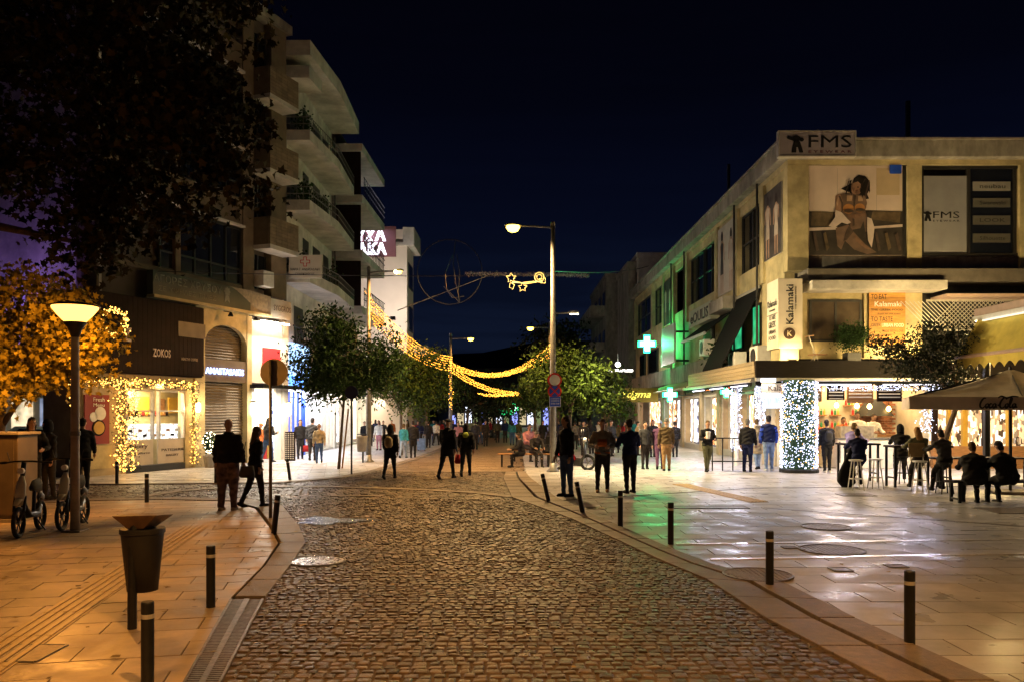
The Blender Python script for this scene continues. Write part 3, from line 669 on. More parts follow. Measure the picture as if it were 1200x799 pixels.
# first floor (behind the terrace): lit wall, window, menu board
MB().box(X0+.3, 13.6, Y0+.02, Y0+.34, 3.66, 6.1).build('terrace_wall', M_cream, rb, world=True)
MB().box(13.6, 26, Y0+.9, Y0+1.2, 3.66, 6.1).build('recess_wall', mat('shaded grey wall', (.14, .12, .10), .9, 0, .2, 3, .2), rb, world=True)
MB().box(X0+.0, X0+.3, Y0+.02, Y1, 4.3, 6.0).build('side_wall', M_cream, rb, world=True)
MB().box(X0-.25, X0+.3, 36, Y1+.2, 3.45, 4.35).build('floor_band', M_conc, rb, world=True, bevel=.02)
wn = MB()
for z in (4.22, 5.52): wn.box(9.88, 11.62, Y0-.06, Y0+.02, z, z+.08)
for x in (9.88, 10.71, 11.54): wn.box(x, x+.08, Y0-.06, Y0+.02, 4.301, 5.519)
wo = wn.build('window', M_frame, rb, world=True)
for a, b in ((9.96, 10.71), (10.79, 11.54)): MB().box(a, b, Y0-.04, Y0+.0, 4.3, 5.52).build('pane', mat('dim amber pane', (.09, .07, .05), .12, 0, .3, 2, 0), wo, world=True)
for x in (9.55, 11.68): MB().box(x, x+.1, Y0-.08, Y0+.02, 3.68, 5.82).build('pilaster_strip', M_cream, rb, world=True)
MB().box(13.0, 13.6, Y0-.1, Y0+.015, 3.68, 5.82).build('end_pilaster', M_cream, rb, world=True)
t = thing('menu_board', 'orange timber board lettered TO EAT TO TASTE on the terrace wall', 'sign board', (11.82, Y0-.05, 4.0))
MB().box(11.82, 13.02, Y0-.13, Y0-.09, 4.05, 5.88).build('backing', M_frame, t, world=True)
for k in range(9): MB().box(11.82, 13.02, Y0-.15-.002*(k % 2), Y0-.13, 4.06+k*.2022, 4.06+(k+1)*.2022-.006, pr()).build('plank', mat('orange timber planks', (.50, .24, .05), .5, 0, .25, 3, .2, tint=.25, stretch=(1, 1, 6)), t, world=True)
yy = Y0-.155
for s_, x, z, w__, h_, m in (('TO EAT', 11.88, 5.60, .52, .17, M_letb), ('Kalamaki', 12.0, 5.36, .88, .17, M_letw), ('THE GREEK FOOD', 11.88, 5.22, 1.06, .065, M_letb), ('from an old town', 12.1, 5.10, .75, .05, M_letb), ('TO TASTE', 11.88, 4.87, .72, .16, M_letb),
    ('GREEK', 11.88, 4.70, .32, .10, M_letb), ('URBAN FOOD', 12.24, 4.69, .72, .12, M_letw), ('MADE WITH LOVE', 12.25, 4.52, .7, .07, M_letb), ('TO SHARE AND ENJOY', 11.88, 4.38, .7, .06, M_letb), ('ALWAYS GOOD TO LOVE', 11.88, 4.16, 1.04, .12, M_letb)):
    text(s_, m, t, (x, yy, z), (90, 0, 0), w__, h_, ext=.004)
# vertical lightbox sign on the corner
t = thing('corner_sign', 'tall white two sided Greek food sign standing on the terrace corner', 'sign', (8.72, 26.4, 3.7))
sx0, sx1, sy0, sy1 = 8.62, 9.42, 26.55, 27.7
MB().box(sx0, sx1, sy0, sy1, 3.95, 6.2).build('box', mat('white sign face', (.78, .70, .58), .5, 0, .06, 2, 0), t, world=True, bevel=.01)
MB().box(sx0+.1, sx1-.1, sy0+.1, sy1-.1, 3.55, 3.949).build('plinth', M_cream, t, world=True)
text('Kalamaki', M_letb, t, (sx1-.30, sy0-.006, 4.72), (90, -90, 0), 1.28, .24, bold=.012)
text('THE GREEK FOOD', M_letb, t, (sx1-.20, sy0-.006, 5.2), (90, -90, 0), .75, .05)
MB().wall([(x_*.19+sx0+.37, z_*.19+4.42) for x_, z_ in el(0, 0, 1, 1)], sy0-.012, sy0).build('emblem', M_letbr, t, world=True)
text('K', mat('sign cream', (.75, .62, .42), .5, 0, .05, 5, 0), t, (sx0+.30, sy0-.013, 4.33), (90, 0, 0), .16, .18, bold=.02)
for s_, z, w__, h_ in (('Kalamaki', 5.35, .95, .22), ('ΤΟ ΚΑΛΑΜΑΚΙ', 5.2, .6, .06), ('TO TASTE', 4.92, .7, .14), ('GREEK', 4.66, .75, .2), ('URBAN', 4.46, .7, .13), ('FOOD', 4.26, .7, .13)):
    text(s_, M_letb, t, (sx0-.006, (sy0+sy1)/2+w__/2, z), (90, 0, -90), w__, h_)
MB().box(sx0-.008, sx0, sy0+.05, sy1-.05, 5.08, 5.10).build('rule_line', M_letb, t, world=True)
# terrace canopy / fascia
t = thing('canopy', 'wide dark fascia canopy wrapping the corner above the lit food kiosk', 'canopy', (7.75, 26, 3))
CX = 7.75
MB().box(CX+.1, 26, 26.1, Y0+.6, 3.3, 3.42).build('deck', M_conc, t, world=True)
MB().box(CX+.1, X0+.0, Y0+.601, 36, 3.3, 3.42).build('deck', M_conc, t, world=True)
MB().box(CX, 26, 26.0, 26.1, 2.98, 3.52).build('fascia', mat('dark timber fascia', (.012, .009, .007), .7, 0, .3, 3, .2, stretch=(1, 1, 9), spec=.15), t, world=True)
for k in range(4): MB().box(CX-.02-.006*k, CX+.1, 26.101, 35.9, 3.0+k*.13, 3.0+k*.13+.122).build('fascia_board', mat('worn timber board', (.26, .20, .12), .6, 0, .3, 3, .2, tint=.2, stretch=(1, 4, 9)), t, world=True)
MB().box(CX-.05, 26, 25.86, 25.99, 2.86, 2.97).build('awning_bar', M_alu, t, world=True, bevel=.02)
MB().box(CX-.16, CX-.03, 26.101, 36.5, 2.84, 2.95).build('awning_bar', M_alu, t, world=True, bevel=.02)
sc = MB(); x = CX-.05
while x < 20:
    sc.wall([(x, 2.86)] + [(x+.25*u/6, 2.78-.07*math.sin(math.pi*u/6)) for u in range(7)] + [(x+.25, 2.86)], 25.90, 25.92); x += .25
sc.build('scalloped_valance', M_fabric, t, world=True)
sc = MB(); y = 26.1
while y < 36.4:
    p_ = [(CX-.1, y, 2.84), (CX-.1, y+.28, 2.84)]; q_ = [(CX-.1, y+.28*u/6, 2.77-.07*math.sin(math.pi*u/6)) for u in range(7)]
    sc.add([p_[0], p_[1]] + q_[::-1], [tuple(range(9))]); y += .28
sc.build('scalloped_valance', M_fabric, t, world=True)
# uplights on the canopy roof wash the terrace wall and sign
for i, (x, y, e, lab) in enumerate(((9.0, 26.28, 26, 'small floodlight on the canopy roof below the tall white sign'), (10.9, 26.3, 24, 'small floodlight on the canopy roof below the terrace window'), (12.7, 26.3, 34, 'small floodlight on the canopy roof below the menu board'))):
    t = thing('floodlight', lab, 'floodlight', (x, y, 3.42))
    MB().box(-.12, .12, -.05, .06, .04, .16).build('housing', M_black, t); MB().box(-.10, .10, .061, .068, .055, .145).build('lens', M_lensO, t)
    MB().tube([(0, 0, 0), (0, 0, .05)], .02, 6).build('bracket', M_black, t)
    light('SPOT', (x, y+.06, 3.55), e*9, (1, .68, .28), .05, rot=(128, 0, 0), parent=t, spot=150, blend=.9)
# lattice and dark terrace to the right
t = thing('lattice_fence', 'diagonal lattice screen on the terrace right of the menu board', 'lattice', (13.7, 26.9, 3.5))
la = MB()
for k in range(26):
    for s_ in (1, -1):
        x = 13.65 + k*.14; a, b = (x, 26.88+.01*s_, 4.6), (x+s_*.9, 26.88+.01*s_, 5.5)
        la.tube([a, b], .012, 4)
la.build('lattice_slats', M_alu, t, world=True, kind='stuff'); MB().box(13.6, 17.2, 26.86, 26.9, 5.5, 5.56).box(13.6, 17.2, 26.86, 26.9, 4.54, 4.6).build('rail', M_alu, t, world=True)
MB().box(13.9, 20, 26.2, 27.2, 5.56, 5.66).build('roof_strip', M_pink, t, world=True)
# potted round shrub and folding garden chair on canopy roof
# side awnings
t = thing('side_awning', 'steep black folded awning slanting down over the first floor of the side wall', 'awning', (X0, 31, 4))
aw = MB()
ya, yb = Ypx(897), Ypx(842)
aw.add([(X0-.05, 30.2, 6.45), (X0-.05, 33.4, 6.45), (7.95, 31.2, 3.62), (7.95, 34.2, 3.62), (X0-.05, 30.2, 6.37), (X0-.05, 33.4, 6.37), (7.95, 31.2, 3.54), (7.95, 34.2, 3.54)], [(0,2,3,1),(4,5,7,6),(0,4,6,2),(1,3,7,5),(2,6,7,3),(0,1,5,4)])
aw.build('awning_cloth', M_fabric, t, world=True)
MB().tube([(X0, 30.2, 6.5), (X0, 33.4, 6.5)], .08, 8).build('roller', M_alu, t, world=True)
MB().box(X0-.6, X0-.05, 33.4, 35.8, 6.1, 6.6).build('cassette', M_conc, t, world=True)
t = thing('side_awning', 'short black awning with a pale front bar farther along the side wall', 'awning', (X0, 35, 5))
aw = MB(); aw.add([(X0-.02, 34.0, 6.1), (X0-.02, 38.5, 6.1), (8.0, 34.0, 5.2), (8.0, 38.5, 5.2), (X0-.02, 34, 6.04), (X0-.02, 38.5, 6.04), (8, 34, 5.14), (8, 38.5, 5.14)], [(0,2,3,1),(4,5,7,6),(0,4,6,2),(1,3,7,5),(2,6,7,3),(0,1,5,4)])
aw.build('awning_cloth', M_fabric, t, world=True); MB().tube([(8.0, 34, 5.15), (8.0, 38.5, 5.15)], .07, 8).build('front_bar', M_alu, t, world=True)
# first floor side: windows, sign, green lit panel, air conditioner
def siderect(name, pa, pb, z0, z1, m, x=X0-.02, th=.05, parent=rb):
    return MB().box(x-th, x+.01, Ypx(pb), Ypx(pa), z0, z1).build(name, m, parent, world=True)
for a, b in ((826, 838), (858, 872), (884, 893), (751, 757), (760, 772)):
    fo = siderect('window', a, b, 4.36, 5.9, M_frame); siderect('pane', (a*2+b)/3-2, b-1, 4.45, 5.8, emis('green lit shop glass', (.05, .75, .30), .45, .6, 2) if a > 850 else M_glass, X0-.075, .01, rb)
t = thing('banner_board', 'tall white board washed bright green beside the pharmacy cross', 'board', (X0-.4, 43, 4.3))
MB().box(8.15, 8.25, 41.2, 44.6, 4.36, 6.35).build('board', M_whitep, t, world=True); MB().box(8.26, X0, 42.6, 42.7, 4.5, 4.6).box(8.26, X0, 42.6, 42.7, 6.0, 6.1).build('bracket', M_black, t, world=True)
t = thing('shop_sign', 'long pale shop sign with dark round letters above the side awnings', 'sign', (X0-.4, 38, 5.9))
MB().box(X0-.5, X0-.1, 35.9, 40.3, 5.95, 6.75).build('box', mat('pale green sign', (.45, .46, .36), .6, 0, .1, 3, 0), t, world=True); text('eOULIS', M_letb, t, (X0-.505, 39.9, 6.1), (90, 0, -90), 3.6, .5, bold=.02)
for nm, (y, z, lab) in enumerate(((36.4, 4.36, 'white air conditioner box on the side ledge under the awning'), (45.9, 4.36, 'air conditioner box on the side ledge lit green by the cross'), (28.6, 3.45, 'pale air conditioner box on the canopy roof beside the tall sign'), (31.5, 3.45, 'wide air conditioner box on the canopy roof under the folded awning'))):
    t = thing('air_conditioner', lab, 'air conditioner', (8.6, y, z)); MB().box(-.18, .3, -.45, .45, .02, .72).build('casing', M_whitep, t, bevel=.02)
    MB().tube([(-.185, 0, .37), (-.20, 0, .37)], .28, 16).build('fan_grille', M_grey, t)
# pharmacy cross
def cross(name, label, c, s, th, st, arm=None, m=None):
    t = thing(name, label, 'pharmacy sign', c); q = s/2; a = s/6
    pts = [(-a,-q),(a,-q),(a,-a),(q,-a),(q,a),(a,a),(a,q),(-a,q),(-a,a),(-q,a),(-q,-a),(-a,-a)]
    MB().wall(pts, -th/2, th/2).build('housing', emis('green neon', (.02, 1, .28), st), t)
    MB().wall([(x*.80, z*.80) for x, z in pts], -th/2-.012, -th/2-.002).build('lit_face', emis('white green led face', (.70, 1, .85), st*.7), t)
    MB().box(-.012*s, .012*s, -th/2-.03, -th/2-.014, -q*.6, q*.6).build('divider', M_green, t)
    if arm: MB().box(q+.001, q+arm, -.03, .03, -.04, .0).box(q+arm*.5, q+arm*.5+.04, -.03, .03, .0, .35).build('bracket', M_black, t)
    return t
M_green = mat('green paint', (.02, .25, .09), .5, 0, .1, 5, 0)
t = cross('pharmacy_cross', 'large white and green neon cross on a bracket over the right shops', P(758, 403, 47), 1.0, .25, 6, .95)
light('POINT', P(758, 403, 46.3), 90, (.02, 1, .25), .3, parent=t)
light('POINT', P(767, 403, 46.6), 150, (.02, 1, .25), .2, parent=t)
t = cross('pharmacy_cross', 'small round green neon cross over the pavement under the big one', P(785, 462, 36), .62, .15, 9, .7)
light('POINT', P(785, 462, 35.7), 30, (.02, 1, .25), .1, parent=t)
t = cross('pharmacy_cross', 'small green cross hanging beside the lit garland pillar', P(851, 459, 31), .42, .12, 7, .5)
t = cross('pharmacy_cross', 'tiny distant green cross at the far end of the street', P(602, 478, 88), 1.0, .2, 14)
# ground floor side shops: pillars, glazing and lit rooms
M_dwarm = display('warm shop display', (1, .66, .32), (.5, .16, .05), 2.2, 3.4, 2.0)
M_dwhite = display('white shop display', (1, .95, .85), (.35, .35, .5), 2.4, 3.0, 1.8)
M_dblue = display('cool shop display', (.7, .82, 1), (.1, .2, .6), 2.0)
t = thing('shop_row', 'row of lit ground floor shops along the side of the cream building', 'shopfronts', (X0, 30, 0))
shops = [(31.0, 33.4, M_dwarm), (33.8, 36.2, M_dwarm), (36.7, 39.5, M_dwhite), (40.0, 44.0, M_dwarm), (44.6, 50, M_dwhite), (50.6, 60, M_dwarm)]
prev = Y0+1.2
for a, b, m in shops:
    MB().box(X0-.05, X0+.4, prev, a, 0, 3.44).build('pillar', M_beige, t, world=True); prev = b
    MB().box(X0+.9, X0+.95, a, b, .25, 2.6).build('display_wall', m, t, world=True)
    f = MB()
    for yy in (a, (a+b)/2-.03, b-.06): f.box(X0+.05, X0+.12, yy, yy+.06, .1, 2.7)
    f.box(X0+.04, X0+.13, a+.061, b-.061, 2.6, 2.7).box(X0+.04, X0+.13, a+.061, b-.061, .02, .28); fo = f.build('window_frame', M_alu, t, world=True)
    MB().box(X0+.0, X0+.3, a, b, 2.75, 3.44).build('sign_band', mat('olive sign band', (.16, .15, .07), .5, 0, .2, 3, 0), t, world=True)
MB().box(X0-.05, X0+.4, 60, Y1, 0, 3.44).build('pillar', M_beige, t, world=True)
for y, s_, c_ in ((35.0, 'OPEN', (1, .05, .03)), (38.2, 'ΦΑΡΜΑΚΕΙΟ', (1, .25, .05))):
    MB().box(X0-.06, X0-.001, y-.7, y+.7, 2.78, 3.2).build('led_board', M_black, t, world=True); text(s_, emis('red led text' + s_[:2], c_, 5), t, (X0-.062, y+.55, 2.88), (90, 0, -90), 1.1, .2)
t = thing('shop_awning', 'pale lit sloping shop awning over the pavement before the yellow sign', 'awning', (8.4, 42, 3))
aw = MB(); aw.add([(X0-.05, 36.8, 3.5), (X0-.05, 47, 3.5), (7.6, 36.8, 2.95), (7.6, 47, 2.95), (X0-.05, 36.8, 3.46), (X0-.05, 47, 3.46), (7.6, 36.8, 2.9), (7.6, 47, 2.9)], [(0,2,3,1),(4,5,7,6),(0,4,6,2),(1,3,7,5),(2,6,7,3),(0,1,5,4)])
aw.build('awning_cloth', mat('cream awning cloth', (.5, .42, .25), .9, 0, .1, 4, .2), t, world=True); MB().tube([(7.6, 36.8, 2.92), (7.6, 47, 2.92)], .05, 6).build('front_bar', M_alu, t, world=True)
t = thing('hanging_sign', 'olive yellow hanging sign with bright script lettering over the right shops', 'sign', P(746, 463, 44))
MB().box(-1.1, 1.15, -.06, .06, -.36, .40).build('board', mat('olive yellow board', (.34, .30, .06), .5, 0, .15, 2, 0), t)
text('Stigma', emis('yellow lit script', (1, .85, .12), 1.6), t, (-.85, -.065, -.22), (90, 0, 0), 1.6, .48, shear=.4, world=False)
light('AREA', (8.2, 40, 2.85), 90, (1, .8, .5), 1, rot=(0, 0, 0), sy=6, parent=WM and rb)
# far right buildings
def farb(label, x0, x1, y0, y1, z1, m, floors=4, win=True, parapet=.4):
    t = thing('apartment_building', label, 'building', (x0, y0, 0))
    MB().box(x0, x1, y0, y1, 0, z1).build('wall', m, t, world=True)
    MB().box(x0-.12, x1+.1, y0-.12, y1, z1+.002, z1+parapet).build('parapet', m, t, world=True)
    if win:
        n = max(1, int((y1-y0)/3.2))
        for f_ in range(1, floors):
            for k in range(n):
                yy = y0 + (k+.5)*(y1-y0)/n; z = f_*z1/floors + .7
                fo = MB().box(x0-.04, x0+.02, yy-.8, yy+.8, z, z+1.7).build('window', M_frame, t, world=True)
                MB().box(x0-.052, x0-.041, yy-.72, yy+.72, z+.08, z+1.62).build('pane', M_glass, fo, world=True)
    return t
farb('pale plastered building with plain gable just beyond the cream corner building', 9.5, 18, 61.5, 68, 13.4, M_white, 4)
t = farb('narrow grey concrete building with vertical joint at the right far side', 8.9, 9.45, 62.5, 69, 12.9, M_conc, 4, False)
t = farb('dark distant apartment block with balconies on the right', 8.3, 18, 72, 86, 13.6, M_conc, 4)
for z in (3.6, 7.2, 10.4): MB().box(7.0, 8.3, 73, 85, z, z+.9).build('balcony', M_conc, t, world=True)
t = farb('lowest distant block at the end of the right row', 8.2, 18, 90, 120, 9, M_brown, 3)
t = thing('roof_antenna', 'thin mast above the parapet of the cream building', 'antenna', P(1064, 160, 40)); MB().tube([(0, 0, -1), (0, 0, 1.7)], .12, 8).build('mast', M_black, t)
t = thing('roof_vent', 'short pipe standing on the long roof edge', 'vent pipe', P(854, 222, 36.5)); MB().tube([(0, 0, -.4), (0, 0, 1.1)], .07, 8).build('pipe', M_black, t)
t = thing('box_sign', 'small bright white box sign on a post among the far right shops', 'sign', P(727, 434, 50)); MB().box(-.75, .75, -.1, .1, -.06, .06).build('lightbox', emis('white box light', (1, .95, .85), 5), t); MB().tube([(-.6, 0, -.06), (-.6, 0, -4.4)], .05, 6).build('post', M_galv, t)
t = thing('wall_lamp', 'bright bare white bulb lamp above the far box sign', 'lamp', P(724, 427, 50.5)); MB().lathe([(.02, -.16), (.13, -.08), (.16, 0), (.13, .1), (.02, .16)], n=12).build('bulb', emis('bare white bulb', (1, .97, .9), 20), t); MB().tube([(0, 0, .15), (0, 0, .7)], .03, 6).build('stem', M_galv, t)
light('POINT', P(724, 429, 49.8), 60, (1, .93, .8), .1, parent=t)

# glowing strips added under the canopy edge to brighten the plaza
t = bpy.data.objects['canopy']
for i, (x, y) in enumerate(((10.4, 25.8), (12.6, 25.8), (7.62, 27.5), (7.62, 30.5), (7.62, 33.5))):
    w_, d_ = (.9, .05) if y < 26 else (.05, .9)
    MB().box(x-w_, x+w_, y-d_, y+d_, 2.74, 2.77).build('glow_strip', emis('added cool fill strip', (.82, .82, 1), 2.5), t, world=True)
    light('AREA', (x, y-.1 if y < 26 else y, 2.72), 55, (.80, .76, 1), 1.6 if y < 26 else .12, rot=((-28, 0, 0) if y < 26 else (0, 28, 0)), sy=.12 if y < 26 else 1.6, parent=t)
# ------------------------------------------------------------ food kiosk under the canopy
t = thing('food_kiosk', 'open fronted food kiosk glowing warm with counter, brick wall and menu boards', 'kiosk', (X0, Y0, 0))
M_int = mat('kiosk white wall', (.62, .56, .46), .6, 0, .1, 3, .05); M_brick = mat('red brown bricks', (.30, .12, .06), .7, 0, .25, 5, .3, tint=.3)
MB().box(9.6, 13.9, 29.6, 29.8, 0, 3.4).build('back_wall', M_int, t, world=True)
MB().box(9.5, 13.9, Y0+.3, 29.6, 3.2, 3.29).build('ceiling', M_darkwood, t, world=True)
MB().box(9.6, 13.9, Y0+.3, 29.6, .0, .03).build('kiosk_floor', M_conc, t, world=True)
MB().box(X0, X0+.35, Y0, Y0+.5, 0, 3.29).build('corner_pillar', M_white, t, world=True)
MB().box(X0, X0+.3, Y0+.5, 31, 0, 1.05).box(X0, X0+.3, Y0+.5, 31, 2.75, 3.29).box(X0, X0+.3, 29.6, 31, 1.05, 2.75).build('side_wall', M_white, t, world=True)
MB().box(X0-.06, X0-.005, 28.0, 30.2, 2.02, 2.62).build('lightbox', emis('pale blue menu light', (.72, .82, 1), .8, .3, 6), t, world=True)
MB().box(13.9, 14.05, Y0+.35, 29.6, 0, 3.2).build('partition', M_int, t, world=True)
for zz in range(14):
    for k in range(7):
        x = 12.55 + k*.215 + (.1 if zz % 2 else 0)
        if x+.2 > 13.89: continue
        MB().box(x, x+.2, 29.53, 29.59+R.uniform(0, .008), 1.1+zz*.085, 1.1+zz*.085+.072, pr()).build('brick', M_brick, t, world=True)
MB().box(12.5, 13.89, 29.5, 29.59, 1.0, 1.09).build('shelf', M_wood, t, world=True)
# counter with glazed display and grill hood
c = MB().box(10.9, 13.3, 27.3, 27.95, 0, .98); c.build('counter', M_whitep, t, world=True, bevel=.02)
MB().box(10.85, 13.35, 27.25, 28.0, .982, 1.03).build('counter_top', M_galv, t, world=True)
MB().box(11.0, 12.1, 27.4, 27.9, 1.031, 1.42).build('display_case', mat('case glass', (.30, .26, .2), .1, 0, .3, 9, 0), t, world=True)
MB().box(10.9, 10.95, 27.3, 27.32, .2, .9).build('edge', M_galv, t, world=True)
hd = MB(); hd.add([(12.35, 28.6, 1.75), (13.35, 28.6, 1.75), (13.35, 29.6, 1.75), (12.35, 29.6, 1.75), (12.7, 28.9, 2.35), (13.0, 28.9, 2.35), (13.0, 29.3, 2.35), (12.7, 29.3, 2.35)], [(0,3,2,1),(4,5,6,7),(0,1,5,4),(1,2,6,5),(2,3,7,6),(3,0,4,7)]); hd.build('grill_hood', M_grey, t, world=True)
for i, (x, z, w__, h_, m) in enumerate(((10.0, 2.25, .55, .6, M_wood), (10.75, 2.3, .6, .5, M_darkwood), (11.45, 2.2, .9, .65, M_wood), (12.5, 2.25, .85, .6, M_darkwood))):
    MB().box(x, x+w__, 27.9+i*.05, 27.94+i*.05, z, z+h_).build('menu_board', m, t, world=True)
    for k in range(4): MB().box(x+.06, x+w__-.06, 27.885+i*.05, 27.897+i*.05, z+h_-.14-k*.11, z+h_-.10-k*.11).build('menu_line', M_letw, t, world=True)
for x, z in ((9.95, 1.5), (10.4, 1.9), (10.95, 1.3), (10.95, 1.75), (11.45, 1.3), (11.45, 1.75), (11.95, 1.3), (11.95, 2.1), (12.2, 1.75), (9.95, 2.15)):
    MB().box(x, x+.35, 29.35, 29.59, z, z+.04).build('shelf', M_wood, t, world=True)
    for k in range(3): MB().lathe([(.035, 0), (.04, .02), (.04, .14), (.015, .18), (.015, .22)], (x+.06+k*.11, 29.46, z+.041), 8).build('bottle', (M_red, M_green, M_yellowcloth)[k % 3], t, world=True)
light('AREA', (11.8, 28.7, 3.15), 135, (1, .66, .28), 3.4, rot=(0, 0, 0), sy=1.4, parent=t)
light('AREA', (11.2, 27.9, 2.95), 40, (1, .78, .5), 2.8, rot=(-35, 0, 0), sy=.3, parent=t)
for i, (x, y, z) in enumerate(((9.95, 28.2, 2.15), (10.35, 28.6, 2.2), (11.25, 28.4, 2.12), (12.0, 28.5, 2.1), (12.35, 28.3, 2.08), (13.15, 28.6, 2.0))):
    p = thing('pendant_lamp', ['first', 'second', 'third', 'fourth', 'fifth', 'sixth'][i] + ' warm pendant lamp from the garland column inside the kiosk', 'pendant lamp', (x, y, z), group='pendant lamps in the kiosk')
    MB().lathe([(.02, -.09), (.07, -.05), (.085, 0), (.05, .07), (.02, .1)], n=10).build('bulb', emis('warm pendant bulb', (1, .58, .16), 16), p, smooth=True); MB().tube([(0, 0, .1), (0, 0, 3.2-z)], .008, 4).build('cord', M_black, p)
# kiosk name board and strip of cool fairy lights
t = thing('name_board', 'cream name board with dark letters hanging below the canopy corner', 'sign', (8.0, 25.8, 2.5))
MB().box(7.86, 9.15, 25.72, 25.80, 2.50, 2.80).build('board', mat('cream lit board', (.75, .60, .38), .6, 0, .05, 3, 0), t, world=True); text('Kalamaki', M_letbr, t, (8.05, 25.715, 2.56), (90, 0, 0), .9, .18)
MB().box(7.8, 8.25, 25.60, 25.7, 2.82, 2.95).build('strip_light', emis('cold strip light', (.85, .92, 1), 1.5), t, world=True)
light('AREA', (8.0, 25.6, 2.78), 5, (.80, .82, 1), .5, rot=(0, 0, 0), parent=t)
# garlands -------------------------------------------------
def garland(name, label, cat, pts_fn, nb, nl, mb_, ml, bs=.017, ls=.05, group=None, loc=(0,0,0)):
    t = thing(name, label, cat, loc, group=group); b = MB(); l_ = MB()
    for _ in range(nb):
        p = pts_fn(True)
        s_ = bs*R.uniform(.7, 1.3); x, y, z = p
        b.add([(x+s_,y,z),(x-s_,y,z),(x,y+s_,z),(x,y-s_,z),(x,y,z+s_),(x,y,z-s_)], [(0,2,4),(2,1,4),(1,3,4),(3,0,4),(2,0,5),(1,2,5),(3,1,5),(0,3,5)], mi=(1 if len(mb_) > 1 and pr() < .10 else 0))
    b.build('fairy_lights', mb_, t, world=True, kind='stuff')
    for _ in range(nl):
        x, y, z = pts_fn(False); d = Vector((R.gauss(0, 1), R.gauss(0, 1), R.gauss(0, 1))).normalized(); e = d.orthogonal().normalized()*.22
        a = Vector((x, y, z)); L = ls*R.uniform(.6, 1.3); l_.add([a, a+(d+e)*L*.5, a+d*L, a+(d-e)*L*.5], [(0,1,2,3)])
    if nl: l_.build('foliage', ml, t, world=True, kind='stuff')
    return t
M_fir = leafmat('green garland needles', (.02, .05, .03))
def cyl(cx, cy, r, z0, z1, jit=.04):
    def f(b):
        a = R.uniform(0, 2*math.pi); rr = r + (R.uniform(0, jit) if b else R.uniform(-jit, jit*.6)); return (cx+rr*math.cos(a), cy+rr*math.sin(a), R.uniform(z0, z1))
    return f
GC = (9.02, 25.75)
t = thing('round_column', 'thick round column wrapped in fairy lights in front of the food kiosk', 'column', (*GC, 0)); MB().lathe([(.50, 0), (.48, .1), (.46, 2.9)], n=24).build('shaft', M_fir, t); MB().lathe([(.60, 0), (.60, .09), (.57, .12)], n=24).build('base', M_black, t)
garland('column_garland', 'dense cool white fairy light garland around the thick kiosk column', 'garland', cyl(*GC, .53, .14, 2.86), 2500, 4200, [M_bulbC, M_bulbW], M_fir, .0165, .09)
light('POINT', (8.7, 24.5, 1.6), 14, (.75, .78, 1), .5, parent=bpy.data.objects['column_garland'])
for (x, y, lab) in ((7.95, 29.0, 'slim white fairy light garland on the post by the black railing'), (8.75, 28.9, 'slim white fairy light garland on the post left of the thick column')):
    p = tag(MB().tube([(x, y, 0), (x, y, 3.3)], .07, 10).build('canopy_post', M_whitep, loc=(x, y, 0)), 'white canopy post inside the ' + ('garland by the black railing' if x < 8 else 'garland nearest the thick column'), 'post')
    garland('post_garland', lab, 'garland', cyl(x, y, .13, .5 if x < 8 else 1.3, 2.8, .06), 330, 500, [M_bulbC], M_fir, .018, .07)
def line(x0, x1, y, z0, z1):
    return lambda b: (R.uniform(x0, x1), y + R.uniform(-.04, .04), R.uniform(z0, z1) - (.06*abs(math.sin(R.random()*3))))
garland('eave_garland', 'string of cool white fairy lights along the kiosk eave right of the column', 'garland', line(9.7, 13.6, 25.95, 2.62, 2.78), 330, 200, [M_bulbC], M_fir, .015)
garland('eave_garland', 'string of cool white fairy lights along the eave left of the thick column', 'garland', line(7.9, 9.0, 25.95, 2.40, 2.5), 110, 60, [M_bulbC], M_fir, .015)
def sl(b): return (13.7 + R.gauss(0, .12), 27.1 + R.gauss(0, .1), R.uniform(1.2, 2.5))
garland('post_garland', 'blue white fairy light garland between kiosk and yellow framed shop', 'garland', sl, 150, 300, [M_bulbC], M_fir, .018, .07)
# second shop right of the kiosk, yellow frames
t = thing('shopfront', 'bright shopfront with yellow frames seen under the umbrella at far right', 'shopfront', (15, 27.4, 0))
M_yel = mat('yellow painted frame', (.55, .33, .05), .5, 0, .1, 5, .05)
MB().box(14.1, 22, 29, 29.1, 0, 3.2).build('display_wall', display('bright colour display', (1, .72, .42), (.35, .2, .1), .55, 5.2, 2.2), t, world=True)
MB().box(14.1, 22, 27.4, 29, 2.55, 3.3).build('sign_band', M_darkwood, t, world=True); MB().box(14.1, 22, 27.4, 27.6, 0, .75).build('stall_riser', M_wood, t, world=True)
for k, x in enumerate((14.1, 14.6, 15.1, 15.8, 16.6, 17.4, 18.3, 19.4, 20.5)): MB().box(x, x+(.10 if k % 2 else .16), 27.42, 27.56, .751, 2.549).build('mullion', M_yel if k % 3 else M_darkwood, t, world=True)
light('AREA', (16, 28.2, 2.5), 60, (1, .85, .6), 4, rot=(0, 0, 0), sy=1, parent=t)

